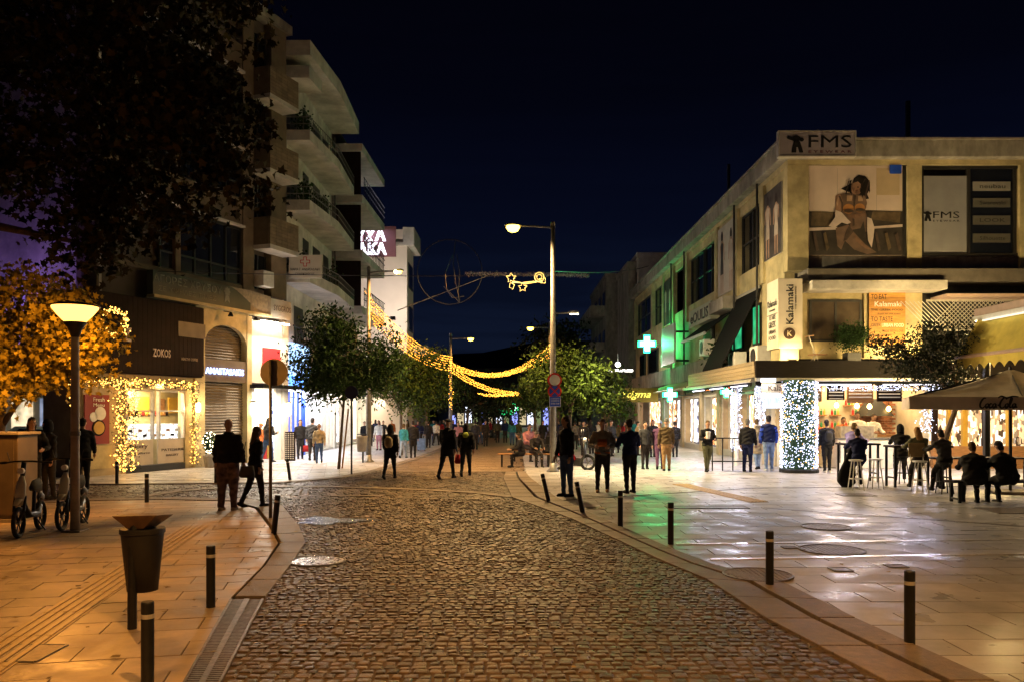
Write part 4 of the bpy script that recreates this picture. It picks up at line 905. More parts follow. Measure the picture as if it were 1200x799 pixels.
# ------------------------------------------------------------ left: beige building with the bakery, shutter and white shop
AZ = math.atan2(.939, .343)
A0 = Vector((-21.02 + .365*23.8, 23.8, 0))
L1 = thing('beige_apartment_building', 'tall beige building with brick balconies above the shops at left', 'building', A0, AZ)
def sy_(px): return (21.02/(.365 + (600-px)/F) - 23.8)/.939
def zz(px, py): return H - (py-HY)*(21.02/(.365 + (600-px)/F))/F
M_sandst = mat('sandy plaster', (.17, .13, .085), .85, 0, .15, 3, .25, dirt=.25)
def lb(name, x0, x1, y0, y1, z0, z1, m, parent=L1, **k): return MB().box(x0, x1, y0, y1, z0, z1).build(name, m, parent, **k)
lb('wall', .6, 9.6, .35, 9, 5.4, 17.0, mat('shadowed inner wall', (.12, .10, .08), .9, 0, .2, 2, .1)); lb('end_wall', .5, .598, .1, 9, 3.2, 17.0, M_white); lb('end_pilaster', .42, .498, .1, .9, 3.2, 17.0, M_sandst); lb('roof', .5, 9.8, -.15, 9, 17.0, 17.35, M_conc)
for a, b in ((285, 298), (318, 335.5), (206, 212)): lb('pilaster', sy_(a), sy_(b), 0, .5, 6.35, 17.0, M_sandst, bevel=.02)
fl = [8.75, 11.6, 14.45]
for z in [6.4] + fl + [16.4]: lb('spandrel', .6, sy_(285), .05, .5, z-.0, z+1.0 if z > 6.5 else z+.15, M_sandst)
for z in fl: lb('light_ledge', .6, sy_(285)-.02, -.12, .06, z-.08, z-.002, M_white)
for z in [6.55, 9.75, 12.6]:                       # wide windows of the left bays
    z1 = z + (2.1 if z < 7 else 1.75); s0, s1 = sy_(190), sy_(285)
    f = MB(); k = 5
    for i in range(k+1): x = s0+(s1-s0-.06)*i/k; f.box(x, x+.06, .1, .2, z, z1)
    for zq in (z, z1-.06, z+.55): f.box(s0+.061, s1-.061, .11, .19, zq, zq+.06)
    fo = f.build('window', M_frame, L1)
    for i in range(k): x = s0+(s1-s0-.06)*i/k; MB().box(x+.07, x+(s1-s0)/k-.01, .15, .16, z+.06, z1-.06).build('pane', M_glass, fo)
for z in (6.4, 8.0, 10.85, 13.65):                 # narrow bay with brick balconies
    s0, s1 = sy_(298), sy_(318)
    zt = z + (1.5 if z == 6.4 else 2.75)
    f = MB()
    for x in (s0, (s0+s1)/2-.03, s1-.06): f.box(x, x+.06, .25, .33, z+.2, zt)
    fo = f.build('window', M_frame, L1); MB().box(s0+.06, s1-.06, .30, .31, z+.2, zt).build('pane', M_glass, fo)
    if z > 7:
        bx0, bx1 = sy_(297), sy_(331)
        bo = lb('balcony', bx0, bx1, -.75, .05, z, z+.16, M_white)
        for r_ in range(8):
            n_ = 5
            for k in range(n_):
                a = bx0 + (bx1-bx0)*k/n_; MB().box(a+.006, a+(bx1-bx0)/n_-.006, -.75, -.66, z+.165+r_*.13, z+.165+r_*.13+.118, pr()).build('brick', mat('beige facing bricks', (.20, .15, .10), .85, 0, .2, 4, .3, tint=.2), bo)
        lb('balcony_side', bx0, bx0+.09, -.655, .0, z+.161, z+1.2, M_sandst); lb('balcony_side', bx1-.09, bx1, -.655, .0, z+.161, z+1.2, M_sandst)
t = thing('air_conditioner', 'white air conditioner box on the narrow window of the beige building', 'air conditioner', L1.matrix_world @ Vector((0, 0, 0)) if False else A0 + Matrix.Rotation(AZ, 3, 'Z') @ Vector((sy_(303), -.3, 6.6)), AZ); MB().box(-.3, .35, -.15, .3, 0, .6).build('casing', M_whitep, t, bevel=.02)
def L(px, y, z): return A0 + Matrix.Rotation(AZ, 3, 'Z') @ Vector((sy_(px), y, z))
def onL1(name, label, cat, px=0, y=0, z=0, **k):
    return thing(name, label, cat, A0, AZ, **k)
# gold buyer sign band
t = onL1('shop_banner', 'dark green band sign with faded Greek gold shop letters above the shutter', 'sign')
lb('board', sy_(172), sy_(287), -.25, .0, 5.6, 6.36, mat('dark green sign', (.035, .04, .03), .5, 0, .2, 2, 0), t); lb('patterned_end', sy_(287), sy_(311), -.25, .0, 5.6, 6.3, mat('sandy sign end', (.22, .17, .12), .6, 0, .3, 6, 0), t)
cv = MB().wall([(sy_(262), 6.358)] + [(sy_(262+k*4.5), 6.36-.72*math.sin(k/10*math.pi/2)**1.6) for k in range(11)] + [(sy_(307), 6.30), (sy_(287), 6.358)], -.262, -.252); cv.build('curved_panel', mat('pale patterned panel', (.26, .21, .15), .6, 0, .3, 8, 0), t)
lb('lower_trim', sy_(172), sy_(311), -.30, .0, 5.50, 5.598, M_cream, t)
M_fade = mat('faded sign letters', (.17, .17, .14), .6, 0, .2, 5, 0)
text('ΑΓΟΡΕΣ ΧΡΥΣΟΥ', M_fade, t, (sy_(172), -.256, 6.0), (90, 0, 0), sy_(253)-sy_(172), .27, world=False, bold=.02); text('ΣΕ ΥΨΗΛΕΣ ΤΙΜΕΣ', M_fade, t, (sy_(178), -.256, 5.74), (90, 0, 0), sy_(246)-sy_(178), .16, world=False)
MB().wall([(sy_(259)+.15*math.cos(q)*(1+.15*math.cos(8*q)), 6.14+.15*math.sin(q)*(1+.15*math.cos(8*q))) for q in [2*math.pi*i/32 for i in range(32)]], -.27, -.256).wall([(sy_(259)-.1, 6.0), (sy_(259)+.1, 6.0), (sy_(259)+.14, 5.74), (sy_(259), 5.84), (sy_(259)-.14, 5.74)], -.268, -.256).build('rosette', M_fade, t)
for px in (258, 288):
    q = thing('sign_spotlight', 'small black spotlight under the gold sign, ' + ('above the arch' if px == 258 else 'near the white shop'), 'spotlight', L(px, -.45, 5.4), AZ); MB().lathe([(.03, 0), (.10, -.12), (.10, -.15)], n=10).build('shade', M_black, q); MB().tube([(0, 0, 0), (0, .3, .05)], .015, 6).build('bracket', M_black, q)
# bakery box
t = onL1('bakery', 'dark clad bakery front with glowing glass counter wreathed in golden lights', 'shopfront')
for k in range(24):
    x = -.25 + k*.1935; MB().box(x, x+.187, -.40, -.34, 3.1, 5.38, pr()).build('cladding_board', M_darkwood, t)
lb('box', -.25, 4.39, -.338, 0, 3.05, 5.4, M_darkwood, t); lb('slot_window', sy_(197), sy_(229), -.42, -.40, zz(213, 396), zz(213, 379)-.0, mat('lit slot glass', (.16, .12, .09), .3, 0, .2, 3, 0), t)
text('ZOKOS', mat('cream bakery letters', (.5, .38, .28), .5, 0, .1, 5, 0), t, (sy_(167), -.41, 3.62), (90, 0, 0), sy_(188)-sy_(167), .26, world=False, bold=.02)
text('HEALTHY COFFEE', MC['cream bakery letters'], t, (sy_(201), -.41, 3.58), (90, 0, 0), sy_(220)-sy_(201), .09, world=False)
text('Z', MC['cream bakery letters'], t, (sy_(131), -.41, 4.0), (90, 0, 0), sy_(142)-sy_(131), .42, world=False, bold=.04)
lb('wall', sy_(97), sy_(147.5), -.0, .3, 0, 3.04, M_beige, t); lb('side_wall', sy_(97)-.12, sy_(97), .02, 1.4, 0, 5.39, M_sandst, t); lb('wall', sy_(217), sy_(226), -.0, .3, 0, 3.04, M_cream, t); lb('lintel', sy_(147.5), sy_(217), -.02, .3, 2.62, 3.045, M_beige, t)
lb('back_wall', sy_(147), 6.3, 1.3, 1.4, 0, 3, M_cream, t); lb('end_wall', 6.3, 6.4, .31, 1.4, 0, 3, M_cream, t); lb('ceiling', sy_(147), 6.3, .31, 1.3, 2.9, 3, M_whitep, t); lb('plinth', sy_(147.5), sy_(217), .0, .3, 0, .2, M_grey, t)
a, b = sy_(148), sy_(216.5)
for i, (x0, x1) in enumerate(((a, (a+b)/2-.1), ((a+b)/2+.1, b))):
    lb('counter_panel', x0, x1, .05, .1, .22, 1.0, mat('pale counter panel', (.6, .52, .40), .5, 0, .1, 3, 0), t)
    fo = MB()
    for x in (x0, x1-.06): fo.box(x, x+.06, .0, .12, 1.03, 2.6)
    fo.box(x0+.061, x1-.061, .0, .12, 2.54, 2.6).box(x0+.061, x1-.061, .01, .12, 1.9, 1.95).build('window_frame', M_alu, t)
    lb('picture', x0+1.75, x0+2.2, 1.22, 1.29, 1.85, 2.4, M_yel, t); lb('picture', x0+1.25, x0+1.55, 1.22, 1.29, 1.9, 2.35, M_wood, t)
    lb('shelf', x0+.06, x1-.06, .6, 1.0, 1.75, 1.78, M_darkwood, t)
    for k in range(8): MB().lathe([(.04, 0), (.05, .05), (.045, .14), (.02, .16)], (x0+.15+k*.15, .8, 1.781), 8).build('jar', (M_red, M_yel, M_wood, M_darkwood)[k % 4], t)
lb('glass_case', a+.05, b-.05, .25, .9, 1.02, 1.5, emis('white lit pastry case', (.95, .95, .9), 1.1, .8, 14), t)
for k in range(14): lb('pastry_tray', a+.12+k*.2, a+.12+k*.2+.15, .235, .249, 1.10+.16*(k % 2), 1.18+.16*(k % 2), (M_wood, M_darkwood, M_whitep)[k % 3], t)
text('Bakery', M_letbr, t, (a+.1, .04, .72), (90, 0, 0), .8, .16, world=False); text('patisserie', M_letbr, t, (a+.1, .04, .55), (90, 0, 0), .9, .08, world=False)
text('PATISSERIE', M_letbr, t, ((a+b)/2+.25, .04, .62), (90, 0, 0), 1.0, .08, world=False); text('BAKERY', M_letbr, t, ((a+b)/2+.45, .04, .45), (90, 0, 0), .55, .07, world=False)
light('AREA', L(182, .9, 2.8), 420, (1, .70, .32), 2.0, rot=(0, 0, 0), sy=.6, parent=t)
# red food poster
t = onL1('food_poster', 'red poster with round dishes on the wall left of the bakery window', 'poster')
lb('print', sy_(98), sy_(127), -.04, -.0, .95, 2.4, mat('dark red poster', (.22, .012, .014), .5, 0, .15, 2, 0), t); lb('lower_panel', sy_(98), sy_(130), -.05, -.0, .22, .9, M_cream, t)
for u, v, r_, m in ((.62, .62, .20, M_whitep), (.35, .55, .14, M_whitep), (.55, .33, .19, M_yel), (.55, .33, .24, M_darkwood)):
    cx = sy_(98)+(sy_(127)-sy_(98))*u; cz = .95+1.45*v; d = .02 if m is M_yel else 0
    MB().wall([(cx+r_*math.cos(q), cz+r_*math.sin(q)) for q in [2*math.pi*i/20 for i in range(20)]], -.052-d, -.041).build('printed_dish', m, t)
text('Fresh', M_letw, t, (sy_(108), -.046, 2.2), (90, 0, 0), .4, .12, world=False); text('Menu', M_letw, t, (sy_(108), -.046, 2.05), (90, 0, 0), .4, .1, world=False)
# golden garlands round the bakery window, wreath, little lit bush
RL = Matrix.Rotation(AZ, 3, 'Z')
def lw(x, y, z): v = A0 + RL @ Vector((x, y, z)); return (v.x, v.y, v.z)
def vstr(px, z0, z1, w_=.12): return lambda b_: lw(sy_(px)+R.gauss(0, w_), -.25+R.gauss(0, .10), R.uniform(z0, z1))
garland('door_garland', 'broad golden fairy light garland column left of the bakery window', 'garland', vstr(135, .1, 2.75, .13), 250, 1100, [M_bulbW], M_fir, .019, .09)
garland('door_garland', 'narrow golden garland directly beside the bakery window left edge', 'garland', vstr(148, .1, 2.7, .08), 150, 700, [M_bulbW], M_fir, .019, .09)
garland('door_garland', 'golden garland down the right edge of the bakery window', 'garland', vstr(221.5, .15, 2.7, .06), 120, 500, [M_bulbW], M_fir, .018, .08)
garland('door_garland', 'golden garland swag running along the top of the bakery window', 'garland', lambda b_: lw(R.uniform(-.9, sy_(224)), -.28+R.gauss(0, .08), 2.78+R.gauss(0, .07)), 330, 1500, [M_bulbW], M_fir, .018, .09)
garland('door_garland', 'short golden garland at the left end by the red poster', 'garland', lambda b_: lw(-.75+R.gauss(0, .06), -.3, R.uniform(1.9, 2.7)), 40, 150, [M_bulbW], M_fir, .017, .08)
wc = Vector(P(133, 378, 23.3))
def wr(b_):
    a = R.uniform(0, 2*math.pi); r_ = .36+R.gauss(0, .055); return (wc.x+r_*math.cos(a), wc.y+R.gauss(0, .05), wc.z+r_*math.sin(a))
garland('light_wreath', 'round golden wreath of fairy lights hung on the dark bakery cladding', 'wreath', wr, 190, 700, [M_bulbW], M_fir, .018, .08)
t = thing('potted_bush', 'small potted bush sparkling with white lights beside the bakery', 'potted plant', L(232, -.5, 0)); MB().lathe([(.16, 0), (.22, .38), (.24, .40), (.20, .40)], n=14).build('pot', M_conc, t)
bc = L(232, -.5, .85)
def bl(b_):
    d = Vector((R.gauss(0, 1), R.gauss(0, 1), R.gauss(0, 1))).normalized()*(.24 if b_ else R.uniform(.05, .26)); return (bc.x+d.x, bc.y+d.y, bc.z+d.z*1.5)
g_ = MB(); b_ = MB()
for _ in range(70):
    x, y, z = bl(True); s_ = .017; b_.add([(x+s_,y,z),(x-s_,y,z),(x,y+s_,z),(x,y-s_,z),(x,y,z+s_),(x,y,z-s_)], [(0,2,4),(2,1,4),(1,3,4),(3,0,4),(2,0,5),(1,2,5),(3,1,5),(0,3,5)])
for _ in range(700):
    a_ = Vector(bl(False)); d = Vector((R.gauss(0, 1), R.gauss(0, 1), R.gauss(0, 1))).normalized()*.07; g_.add([a_, a_+d*.5+d.orthogonal()*.3, a_+d, a_+d*.5-d.orthogonal()*.3], [(0,1,2,3)])
b_.build('fairy_lights', emis('warm white fairy bulb', (1, .8, .5), 14), t, world=True, kind='stuff'); g_.build('foliage', M_fir, t, world=True, kind='stuff')
q = thing('wall_sconce', 'glowing wall sconce between the bakery window and the shutter', 'wall lamp', L(228, -.15, 2.05)); MB().lathe([(.05, -.16), (.08, -.1), (.08, .1), (.05, .16)], n=10).build('glass_shade', emis('warm sconce glass', (1, .78, .45), 12), q); MB().lathe([(.09, .16), (.09, .2)], n=10).build('cap', M_black, q)
light('POINT', L(228, -.45, 2.05), 26, (1, .72, .35), .08, parent=q)
# shutter shop
t = onL1('shuttered_shop', 'closed shop with ribbed roller shutter, arched top and small blue lit letters', 'shopfront')
s0, s1 = 4.80, 7.05
lb('pillar', sy_(226), s0, -.1, .3, 0, 5.5, M_cream, t); lb('pillar', s1, 7.32, -.1, .3, 0, 5.5, M_cream, t)
ar = [(s0+.02, 3.72), (s0+.02, 4.3)] + [((s0+s1)/2 - (s1-s0-.04)/2*math.cos(math.pi*k/14), 4.3+.68*math.sin(math.pi*k/14)) for k in range(1, 14)] + [(s1-.02, 4.3), (s1-.02, 3.72)]
MB().wall([(s0, 5.5)] + [(p[0], p[1]) for p in ar[1:-1]] + [(s1, 5.5)], -.08, .1).build('arch_wall', M_cream, t)
def ribs(z0, z1, yo):
    m_ = MB(); z = z0
    while z < z1: m_.add([(s0, yo, z), (s1, yo, z), (s1, yo-.03, z+.05), (s0, yo-.03, z+.05), (s1, yo, z+.1), (s0, yo, z+.1)], [(0,1,2,3), (3,2,4,5)], tint=pr()); z += .1
    return m_
M_shut = mat('ribbed brown shutter', (.15, .12, .08), .5, .3, .15, 2, .1, tint=.15)
z = .05
while z < 2.95:
    MB().add([(s0, .14, z), (s1, .14, z), (s1, .10, z+.05), (s0, .10, z+.05), (s1, .14, z+.098), (s0, .14, z+.098)], [(0,1,2,3), (3,2,4,5)], tint=pr()).build('shutter_slat', M_shut, t); z += .1
z = 3.75
while z < 4.95:
    MB().add([(s0, .2, z), (s1, .2, z), (s1, .16, z+.05), (s0, .16, z+.05), (s1, .2, z+.098), (s0, .2, z+.098)], [(0,1,2,3), (3,2,4,5)], tint=pr()).build('shutter_slat', M_shut, t); z += .1
lb('sign_band', s0, s1, -.06, .1, 2.96, 3.74, mat('grey brown band', (.14, .11, .08), .5, 0, .1, 2, 0), t)
text('ANASTASAKIS', emis('blue white sign letters', (.32, .45, 1), 5), t, (sy_(238), -.09, 3.22), (90, 0, 0), sy_(284)-sy_(238)-.05, .22, world=False, ext=.02, bold=.015)
# bright white shop
t = onL1('white_shop', 'brilliantly lit white shop with red box sign and open doorway', 'shopfront')
lb('fascia_panel', 7.33, 9.3, -.05, .2, 3.0, 5.35, M_whitep, t); lb('pillar', 9.25, 9.6, -.1, .3, 0, 5.45, M_white, t); lb('entrance_canopy', 7.2, 9.7, -.7, .2, 2.78, 2.92, M_black, t)
lb('glow_strip', 7.5, 9.2, -.42, -.36, 5.28, 5.32, emis('white strip lamp', (1, .88, .70), 30), t); light('AREA', L(312, -.55, 5.2), 260, (1, .88, .68), 2.0, rot=(-40, 0, math.degrees(AZ)), sy=.15, parent=t)
lb('red_box', sy_(306), sy_(325), -.14, -.051, zz(315, 432), zz(315, 408), emis('red lightbox', (.95, .03, .03), 1.5), t)
lb('interior_wall', 7.32, 11.4, 1.4, 1.5, 0, 2.9, emis('bright shop interior', (1, .84, .58), 2.2, .25, 1.5), t); lb('side_return', 7.33, 7.6, .0, .1, 0, 2.78, M_whitep, t); lb('side_return', 8.9, 9.24, .0, .1, 0, 2.78, M_whitep, t)
lb('poster', sy_(293)+.35, sy_(303)+.35, .45, .5, 1.95, 2.5, M_red, t); lb('poster_face', sy_(294)+.35, sy_(302)+.35, .43, .449, 2.0, 2.45, M_whitep, t)
for k in range(6): lb('display_box', 8.5+.22*k, 8.68+.22*k, .9, 1.1, 0, .35+.13*(k % 3), (M_wood, M_red, M_yel)[k % 3], t)
light('AREA', L(308, .7, 2.7), 60, (1, .86, .62), 1.5, rot=(0, 0, 0), sy=1.2, parent=t); light('AREA', L(309, -.9, 2.7), 130, (1, .88, .7), 1.6, rot=(0, 0, math.degrees(AZ)), sy=.5, parent=t)
for px in (292, 333):
    q = thing('wall_sconce', 'glowing upright wall sconce ' + ('left' if px == 292 else 'right') + ' of the white shop doorway', 'wall lamp', L(px, -.2, 2.0)); MB().lathe([(.07, -.25), (.09, -.2), (.09, .2), (.07, .25)], n=10).build('glass_shade', emis('warm sconce glass', (1, .78, .45), 12), q); MB().lathe([(.10, .25), (.10, .3)], n=10).build('cap', M_black, q)
t = onL1('shop_sign', 'pale plain upper sign above the white shop with small thin lettering', 'sign'); lb('board', sy_(311)+.02, 9.6, -.22, .0, 5.52, 6.25, mat('pale grey sign', (.34, .30, .25), .6, 0, .2, 2, 0), t); text('SYGGROS', M_letbr, t, (sy_(315), -.225, 5.8), (90, 0, 0), 1.1, .22, world=False)

# ------------------------------------------------------------ violet lit wall far left
t = thing('rear_building', 'pale building with lit ground floor windows behind the tree at far left', 'building', (-19, 31, 0))
MB().box(-26, -15.6, 31, 38, 0, 12.5).build('wall', M_white, t, world=True)
for x in (-15.55, -13.6): MB().box(x, x+.9, 30.8, 31.8, 0, 10.5).build('column', M_sandst, t, world=True)
MB().box(-26, -16, 30.6, 31, 3.2, 3.5).build('ledge', M_conc, t, world=True)
for k in range(9): MB().box(-25.4+k*1.08, -24.6+k*1.08, 30.95, 30.99, .5, 2.4).build('lit_window', emis('distant shop glass' + str(k % 3), ((1, .8, .5), (.6, .7, 1), (.9, .95, .85))[k % 3], (.7, .25, .9)[k % 3], .8, 2), t, world=True)
vq = Vector(lw(-1.3, 2.6, 3.9)); q = thing('floodlight', 'violet floodlight washing the pale end wall behind the leaves at far left', 'floodlight', vq, AZ-rad(90)); MB().box(-.2, .2, -.1, .1, -.1, .2).build('housing', M_black, q); MB().box(-.17, .17, .101, .11, -.05, .17).build('lens', emis('violet lens', (.45, .2, 1), 8), q); MB().tube([(0, 0, -.1), (0, 1.8, -.2)], .04, 6).build('arm', M_black, q)
light('SPOT', lw(-1.15, 2.6, 4.0), 190, (.46, .24, 1), .1, rot=(122, 0, math.degrees(AZ)-90), parent=q, spot=150, blend=1)

# ------------------------------------------------------------ white block with long balconies
def balc(tt, x0, x1, y0, y1, z, rail_h=.95, para=.42, m=M_white, soff=None):
    fb = MB()
    fb.add([(x1, y0, z), (x1, y0, z+para), (x0, y0, z+para), (x0, y0, z)], [(0,1,2,3),(3,2,1,0)])
    bo = MB().prism([(x0, y0), (x1, y0), (x1+.35, y0+(y1-y0)*.45), (x1+.15, y1), (x0, y1)], z, z+.16).build('balcony', m, tt, world=True)
    ol = [(x0, y0), (x1, y0), (x1+.35, y0+(y1-y0)*.45), (x1+.15, y1)]
    for a, b in zip(ol, ol[1:]):
        d = Vector((b[0]-a[0], b[1]-a[1])).normalized()*.08; n = Vector((-d.y, d.x))
        MB().prism([a, b, (b[0]+n.x, b[1]+n.y), (a[0]+n.x, a[1]+n.y)], z+.161, z+para).build('balcony_front', m, bo, world=True)
    rl = MB(); 
    for a, b in zip(ol, ol[1:]):
        A, B = Vector((*a, 0)), Vector((*b, 0)); Ln = (B-A).length; k = max(2, int(Ln/.22))
        for h_ in (rail_h, rail_h-.28): rl.tube([A+Vector((0, 0, z+h_)), B+Vector((0, 0, z+h_))], .022, 5)
        for i in range(k+1): p = A.lerp(B, i/k); rl.tube([p+Vector((0, 0, z+para)), p+Vector((0, 0, z+rail_h))], .011, 4)
    rl.build('railing', M_galv, bo, world=True)
    return bo
B2 = thing('white_apartment_block', 'white apartment block with four long curved balconies behind the red cross sign', 'building', (-9.3, 33.3, 0))
MB().box(-20, -9.3, 33.0, 42.3, 3.4, 16.4).build('wall', M_white, B2, world=True)
rr_ = MB().prism([(-20, 32.9), (-8.1, 32.9), (-7.75, 37), (-7.9, 42.3), (-20, 42.3)], 16.2, 16.8).build('roof_slab', M_white, B2, world=True)
MB().prism([(-9.6, 32.9), (-8.15, 32.95), (-8.0, 34.5), (-9.6, 34.5)], 15.3, 15.8).build('eave_block', M_white, B2, world=True)
for z in (7.15, 10.1, 12.95): balc(B2, -9.3, -8.25, 33.4, 42.0, z)
for fz in (7.3, 10.25, 13.1):
    for k, (ya, yb, h_) in enumerate(((33.7, 35.6, 2.2), (36.4, 37.4, 1.5), (38.2, 39.6, 2.2), (40.3, 41.4, 1.5))):
        z0_ = fz+.1+(2.2-h_); fo = MB().box(-9.34, -9.28, ya, yb, z0_, fz+2.3).build('window', M_frame, B2, world=True)
        MB().box(-9.36, -9.341, ya+.08, (ya+yb)/2-.03, z0_+.08, fz+2.22).box(-9.36, -9.341, (ya+yb)/2+.03, yb-.08, z0_+.08, fz+2.22).build('pane', M_glass, fo, world=True)
for ya, yb in ((34.9, 36.4), (38.2, 40.6)):
    fo = MB().box(-9.34, -9.28, ya, yb, 4.9, 6.4).build('window', M_frame, B2, world=True); MB().box(-9.36, -9.341, ya+.1, yb-.1, 5.0, 6.3).build('pane', M_glass if ya < 36 else emis('dim blue office pane', (.5, .6, .8), .25, .5, 3), fo, world=True)
t = thing('clinic_sign', 'white board with red cross outline hung under the lowest long balcony', 'sign', P(358, 313, 33.2))
MB().box(-.66, .66, -.06, .06, -.46, .47).build('board', mat('white clinic board', (.62, .58, .52), .5, 0, .05, 3, 0), t)
for s_, m in ((1, M_red), (.62, MC['white clinic board'])):
    pts = [(-.07,-.20),(.07,-.20),(.07,-.07),(.20,-.07),(.20,.07),(.07,.07),(.07,.20),(-.07,.20),(-.07,.07),(-.20,.07),(-.20,-.07),(-.07,-.07)]
    if s_ < 1: pts = [(x*(.045/.07 if abs(x) < .1 else .86), z*(.045/.07 if abs(z) < .1 else .86)) for x, z in pts]
    MB().wall([(x, z+.20) for x, z in pts], -.068-(.004 if s_ < 1 else 0), -.0605).build('red_cross', m, t)
text('ΜΑΡΙΑ Γ. ΑΝΔΡΕΑΔΑΚΗ', M_letb, t, (-.6, -.064, -.16), (90, 0, 0), 1.2, .10, world=False); text('ΓΥΝΑΙΚΟΛΟΓΟΣ', M_letb, t, (-.38, -.064, -.32), (90, 0, 0), .76, .07, world=False)
# ground floor shops of the left row
t = thing('shop_row', 'row of bright white and blue shop windows under the white apartment block', 'shopfronts', (-9.2, 35, 0))
for i, (a, b, m) in enumerate(((33.4, 35.6, M_dblue), (36.0, 39.0, emis('cool bright shop glass', (.85, .92, 1), 1.5, .3, .8)), (39.5, 42.0, emis('warm bright shop glass', (1, .86, .6), 1.6, .4, 1)), (42.6, 46.5, M_dwhite), (47, 52, emis('cream bright shop glass', (1, .88, .65), 1.6, .5, .7)), (53, 60, M_dwarm), (61, 72, M_dwhite))):
    MB().box(-9.9, -9.85, a, b, .2, 2.75).build('display_wall', m, t, world=True); MB().box(-9.9, -9.1, b, b+.5, 0, 3.4).build('pillar', M_white if i % 2 else M_blue if i == 0 else M_white, t, world=True)
    f = MB()
    for k in range(4): yy = a+(b-a)*k/3; f.box(-9.25, -9.17, yy-.03, yy+.03, .1, 2.75)
    f.box(-9.26, -9.16, a, b, 2.75, 2.85).box(-9.26, -9.16, a, b, .0, .1).build('window_frame', M_alu, t, world=True)
    MB().box(-9.2, -9.0, a, b, 2.9, 3.38).build('sign_band', (emis('blue lit sign', (.12, .35, 1), 2.2) if i == 0 else M_white if i % 2 else M_darkwood), t, world=True)
MB().box(-9.3, -8.9, 33.2, 36.2, 3.4, 4.7).build('blue_fascia', emis('pale blue lit fascia', (.35, .6, 1), 1.6, .4, 1), t, world=True)
gr_ = MB()
for k in range(10): gr_.tube([(-8.85, 33.4+k*.3, 4.75), (-8.85+.07*math.sin(k), 33.5+k*.3, 5.0), (-8.85, 33.4+k*.3, 5.35)], .025, 5)
gr_.tube([(-8.85, 33.2, 5.38), (-8.85, 36.4, 5.38)], .04, 6).tube([(-8.85, 33.2, 4.74), (-8.85, 36.4, 4.74)], .04, 6).build('scroll_railing', M_black, t, world=True)
light('AREA', (-8.7, 37.5, 2.7), 300, (.92, .94, 1), .4, rot=(0, 35, 0), sy=8, parent=t); light('AREA', (-8.7, 50, 2.7), 260, (1, .86, .62), .4, rot=(0, 35, 0), sy=16, parent=t); light('AREA', (-8.7, 66, 2.7), 120, (1, .9, .7), .4, rot=(0, 35, 0), sy=12, parent=t)
# brown block with pale slab balconies
B3 = thing('brown_apartment_block', 'narrow dark block with stacked pale balcony slabs beside the white block', 'building', (-9.3, 42.3, 0))
MB().box(-20, -9.3, 42.31, 49, 3.4, 17).build('wall', M_brown, B3, world=True)
for k, z in enumerate((7.3, 10.2, 13.05, 15.7)):
    bo = MB().prism([(-9.3, 42.4), (-7.75, 42.4), (-7.65, 49.1), (-9.3, 49.1)], z-.35, z+.05).build('balcony', M_white, B3, world=True)
    if k < 3: MB().prism([(-9.25, 42.5), (-7.85, 42.5), (-7.85, 42.6), (-9.25, 42.6)], z+.051, z+2.4).build('dark_screen', M_darkwood, bo, world=True)
    rl = MB()
    if k < 3:
        for h_ in (.4, .7, 1.0): rl.tube([(-7.7, 42.6, z+h_), (-7.62, 49, z+h_)], .025, 5)
        for q in range(14): rl.tube([(-7.68, 42.6+q*.49, z+.05), (-7.68, 42.6+q*.49, z+1.0)], .02, 4)
        rl.build('railing', M_black, bo, world=True)
# white house with lettered roof board
W5 = thing('gable_building', 'white building end wall with purple board of glowing white letters on top', 'building', (-9.6, 55, 0))
MB().box(-18, -7.05, 55, 58.5, 0, 14.1).build('wall', mat('bright white render', (.72, .64, .58), .8, 0, .06, 1, .1), W5, world=True); MB().box(-18, -6.55, 54.8, 58.7, 13.0, 13.2).box(-7.3, -6.55, 54.8, 58.7, 13.201, 14.2).build('cornice', M_white, W5, world=True)
for z in (10.3, 7.4): 
    fo = MB().box(-7.08, -7.0, 55.6, 57.9, z, z+1.7).build('window', M_frame, W5, world=True); MB().box(-6.999, -6.99, 55.75, 57.75, z+.1, z+1.6).build('pane', M_glass, fo, world=True)
t = thing('roof_board', 'purple brown roof board with oversized glowing white Greek letters', 'sign', (-8.5, 54.9, 12.3))
MB().box(-11.5, -7.75, 54.6, 54.78, 12.2, 14.2).build('board', mat('purple brown board', (.22, .09, .10), .6, 0, .2, 1, 0), t, world=True)
ML = emis('glowing white letters', (.88, .85, 1), 3)
text('ΝΥΧΑ', ML, t, (-11.1, 54.59, 13.22), (90, 0, 0), 2.7, .85, bold=.05); text('ΜΑΚΑ', ML, t, (-11.1, 54.59, 12.3), (90, 0, 0), 2.75, .82, bold=.05)
light('AREA', (-9.5, 54.0, 14.4), 60, (.8, .75, 1), 2, rot=(-30, 0, 0), sy=.2, parent=t)
t = thing('low_house', 'low pale house with lit flat cornice below the end wall', 'building', (-8, 67, 0)); MB().box(-16, -8.1, 66.5, 78, 0, 6.6).build('wall', M_white, t, world=True); MB().box(-16, -6.8, 66, 78, 6.7, 7.2).build('cornice', M_white, t, world=True)
light('POINT', (-7.4, 65.6, 5.4), 60, (1, .85, .6), .2, parent=t)
q = thing('floodlight', 'added floodlight on a corner arm brightening the white end wall', 'floodlight', (-7.3, 50.2, 7.6)); MB().box(-.15, .15, -.1, .1, -.1, .1).build('housing', M_black, q); MB().box(-.13, .13, .101, .11, -.08, .08).build('lens', M_lensW, q); MB().tube([(0, 0, 0), (-.3, -.9, 0)], .03, 6).build('arm', M_black, q)
light('SPOT', (-7.3, 50.4, 7.6), 900, (1, .84, .68), .1, rot=(112, 0, 8), parent=q, spot=120, blend=1)  # added light and fixture, there only to brighten the end wall
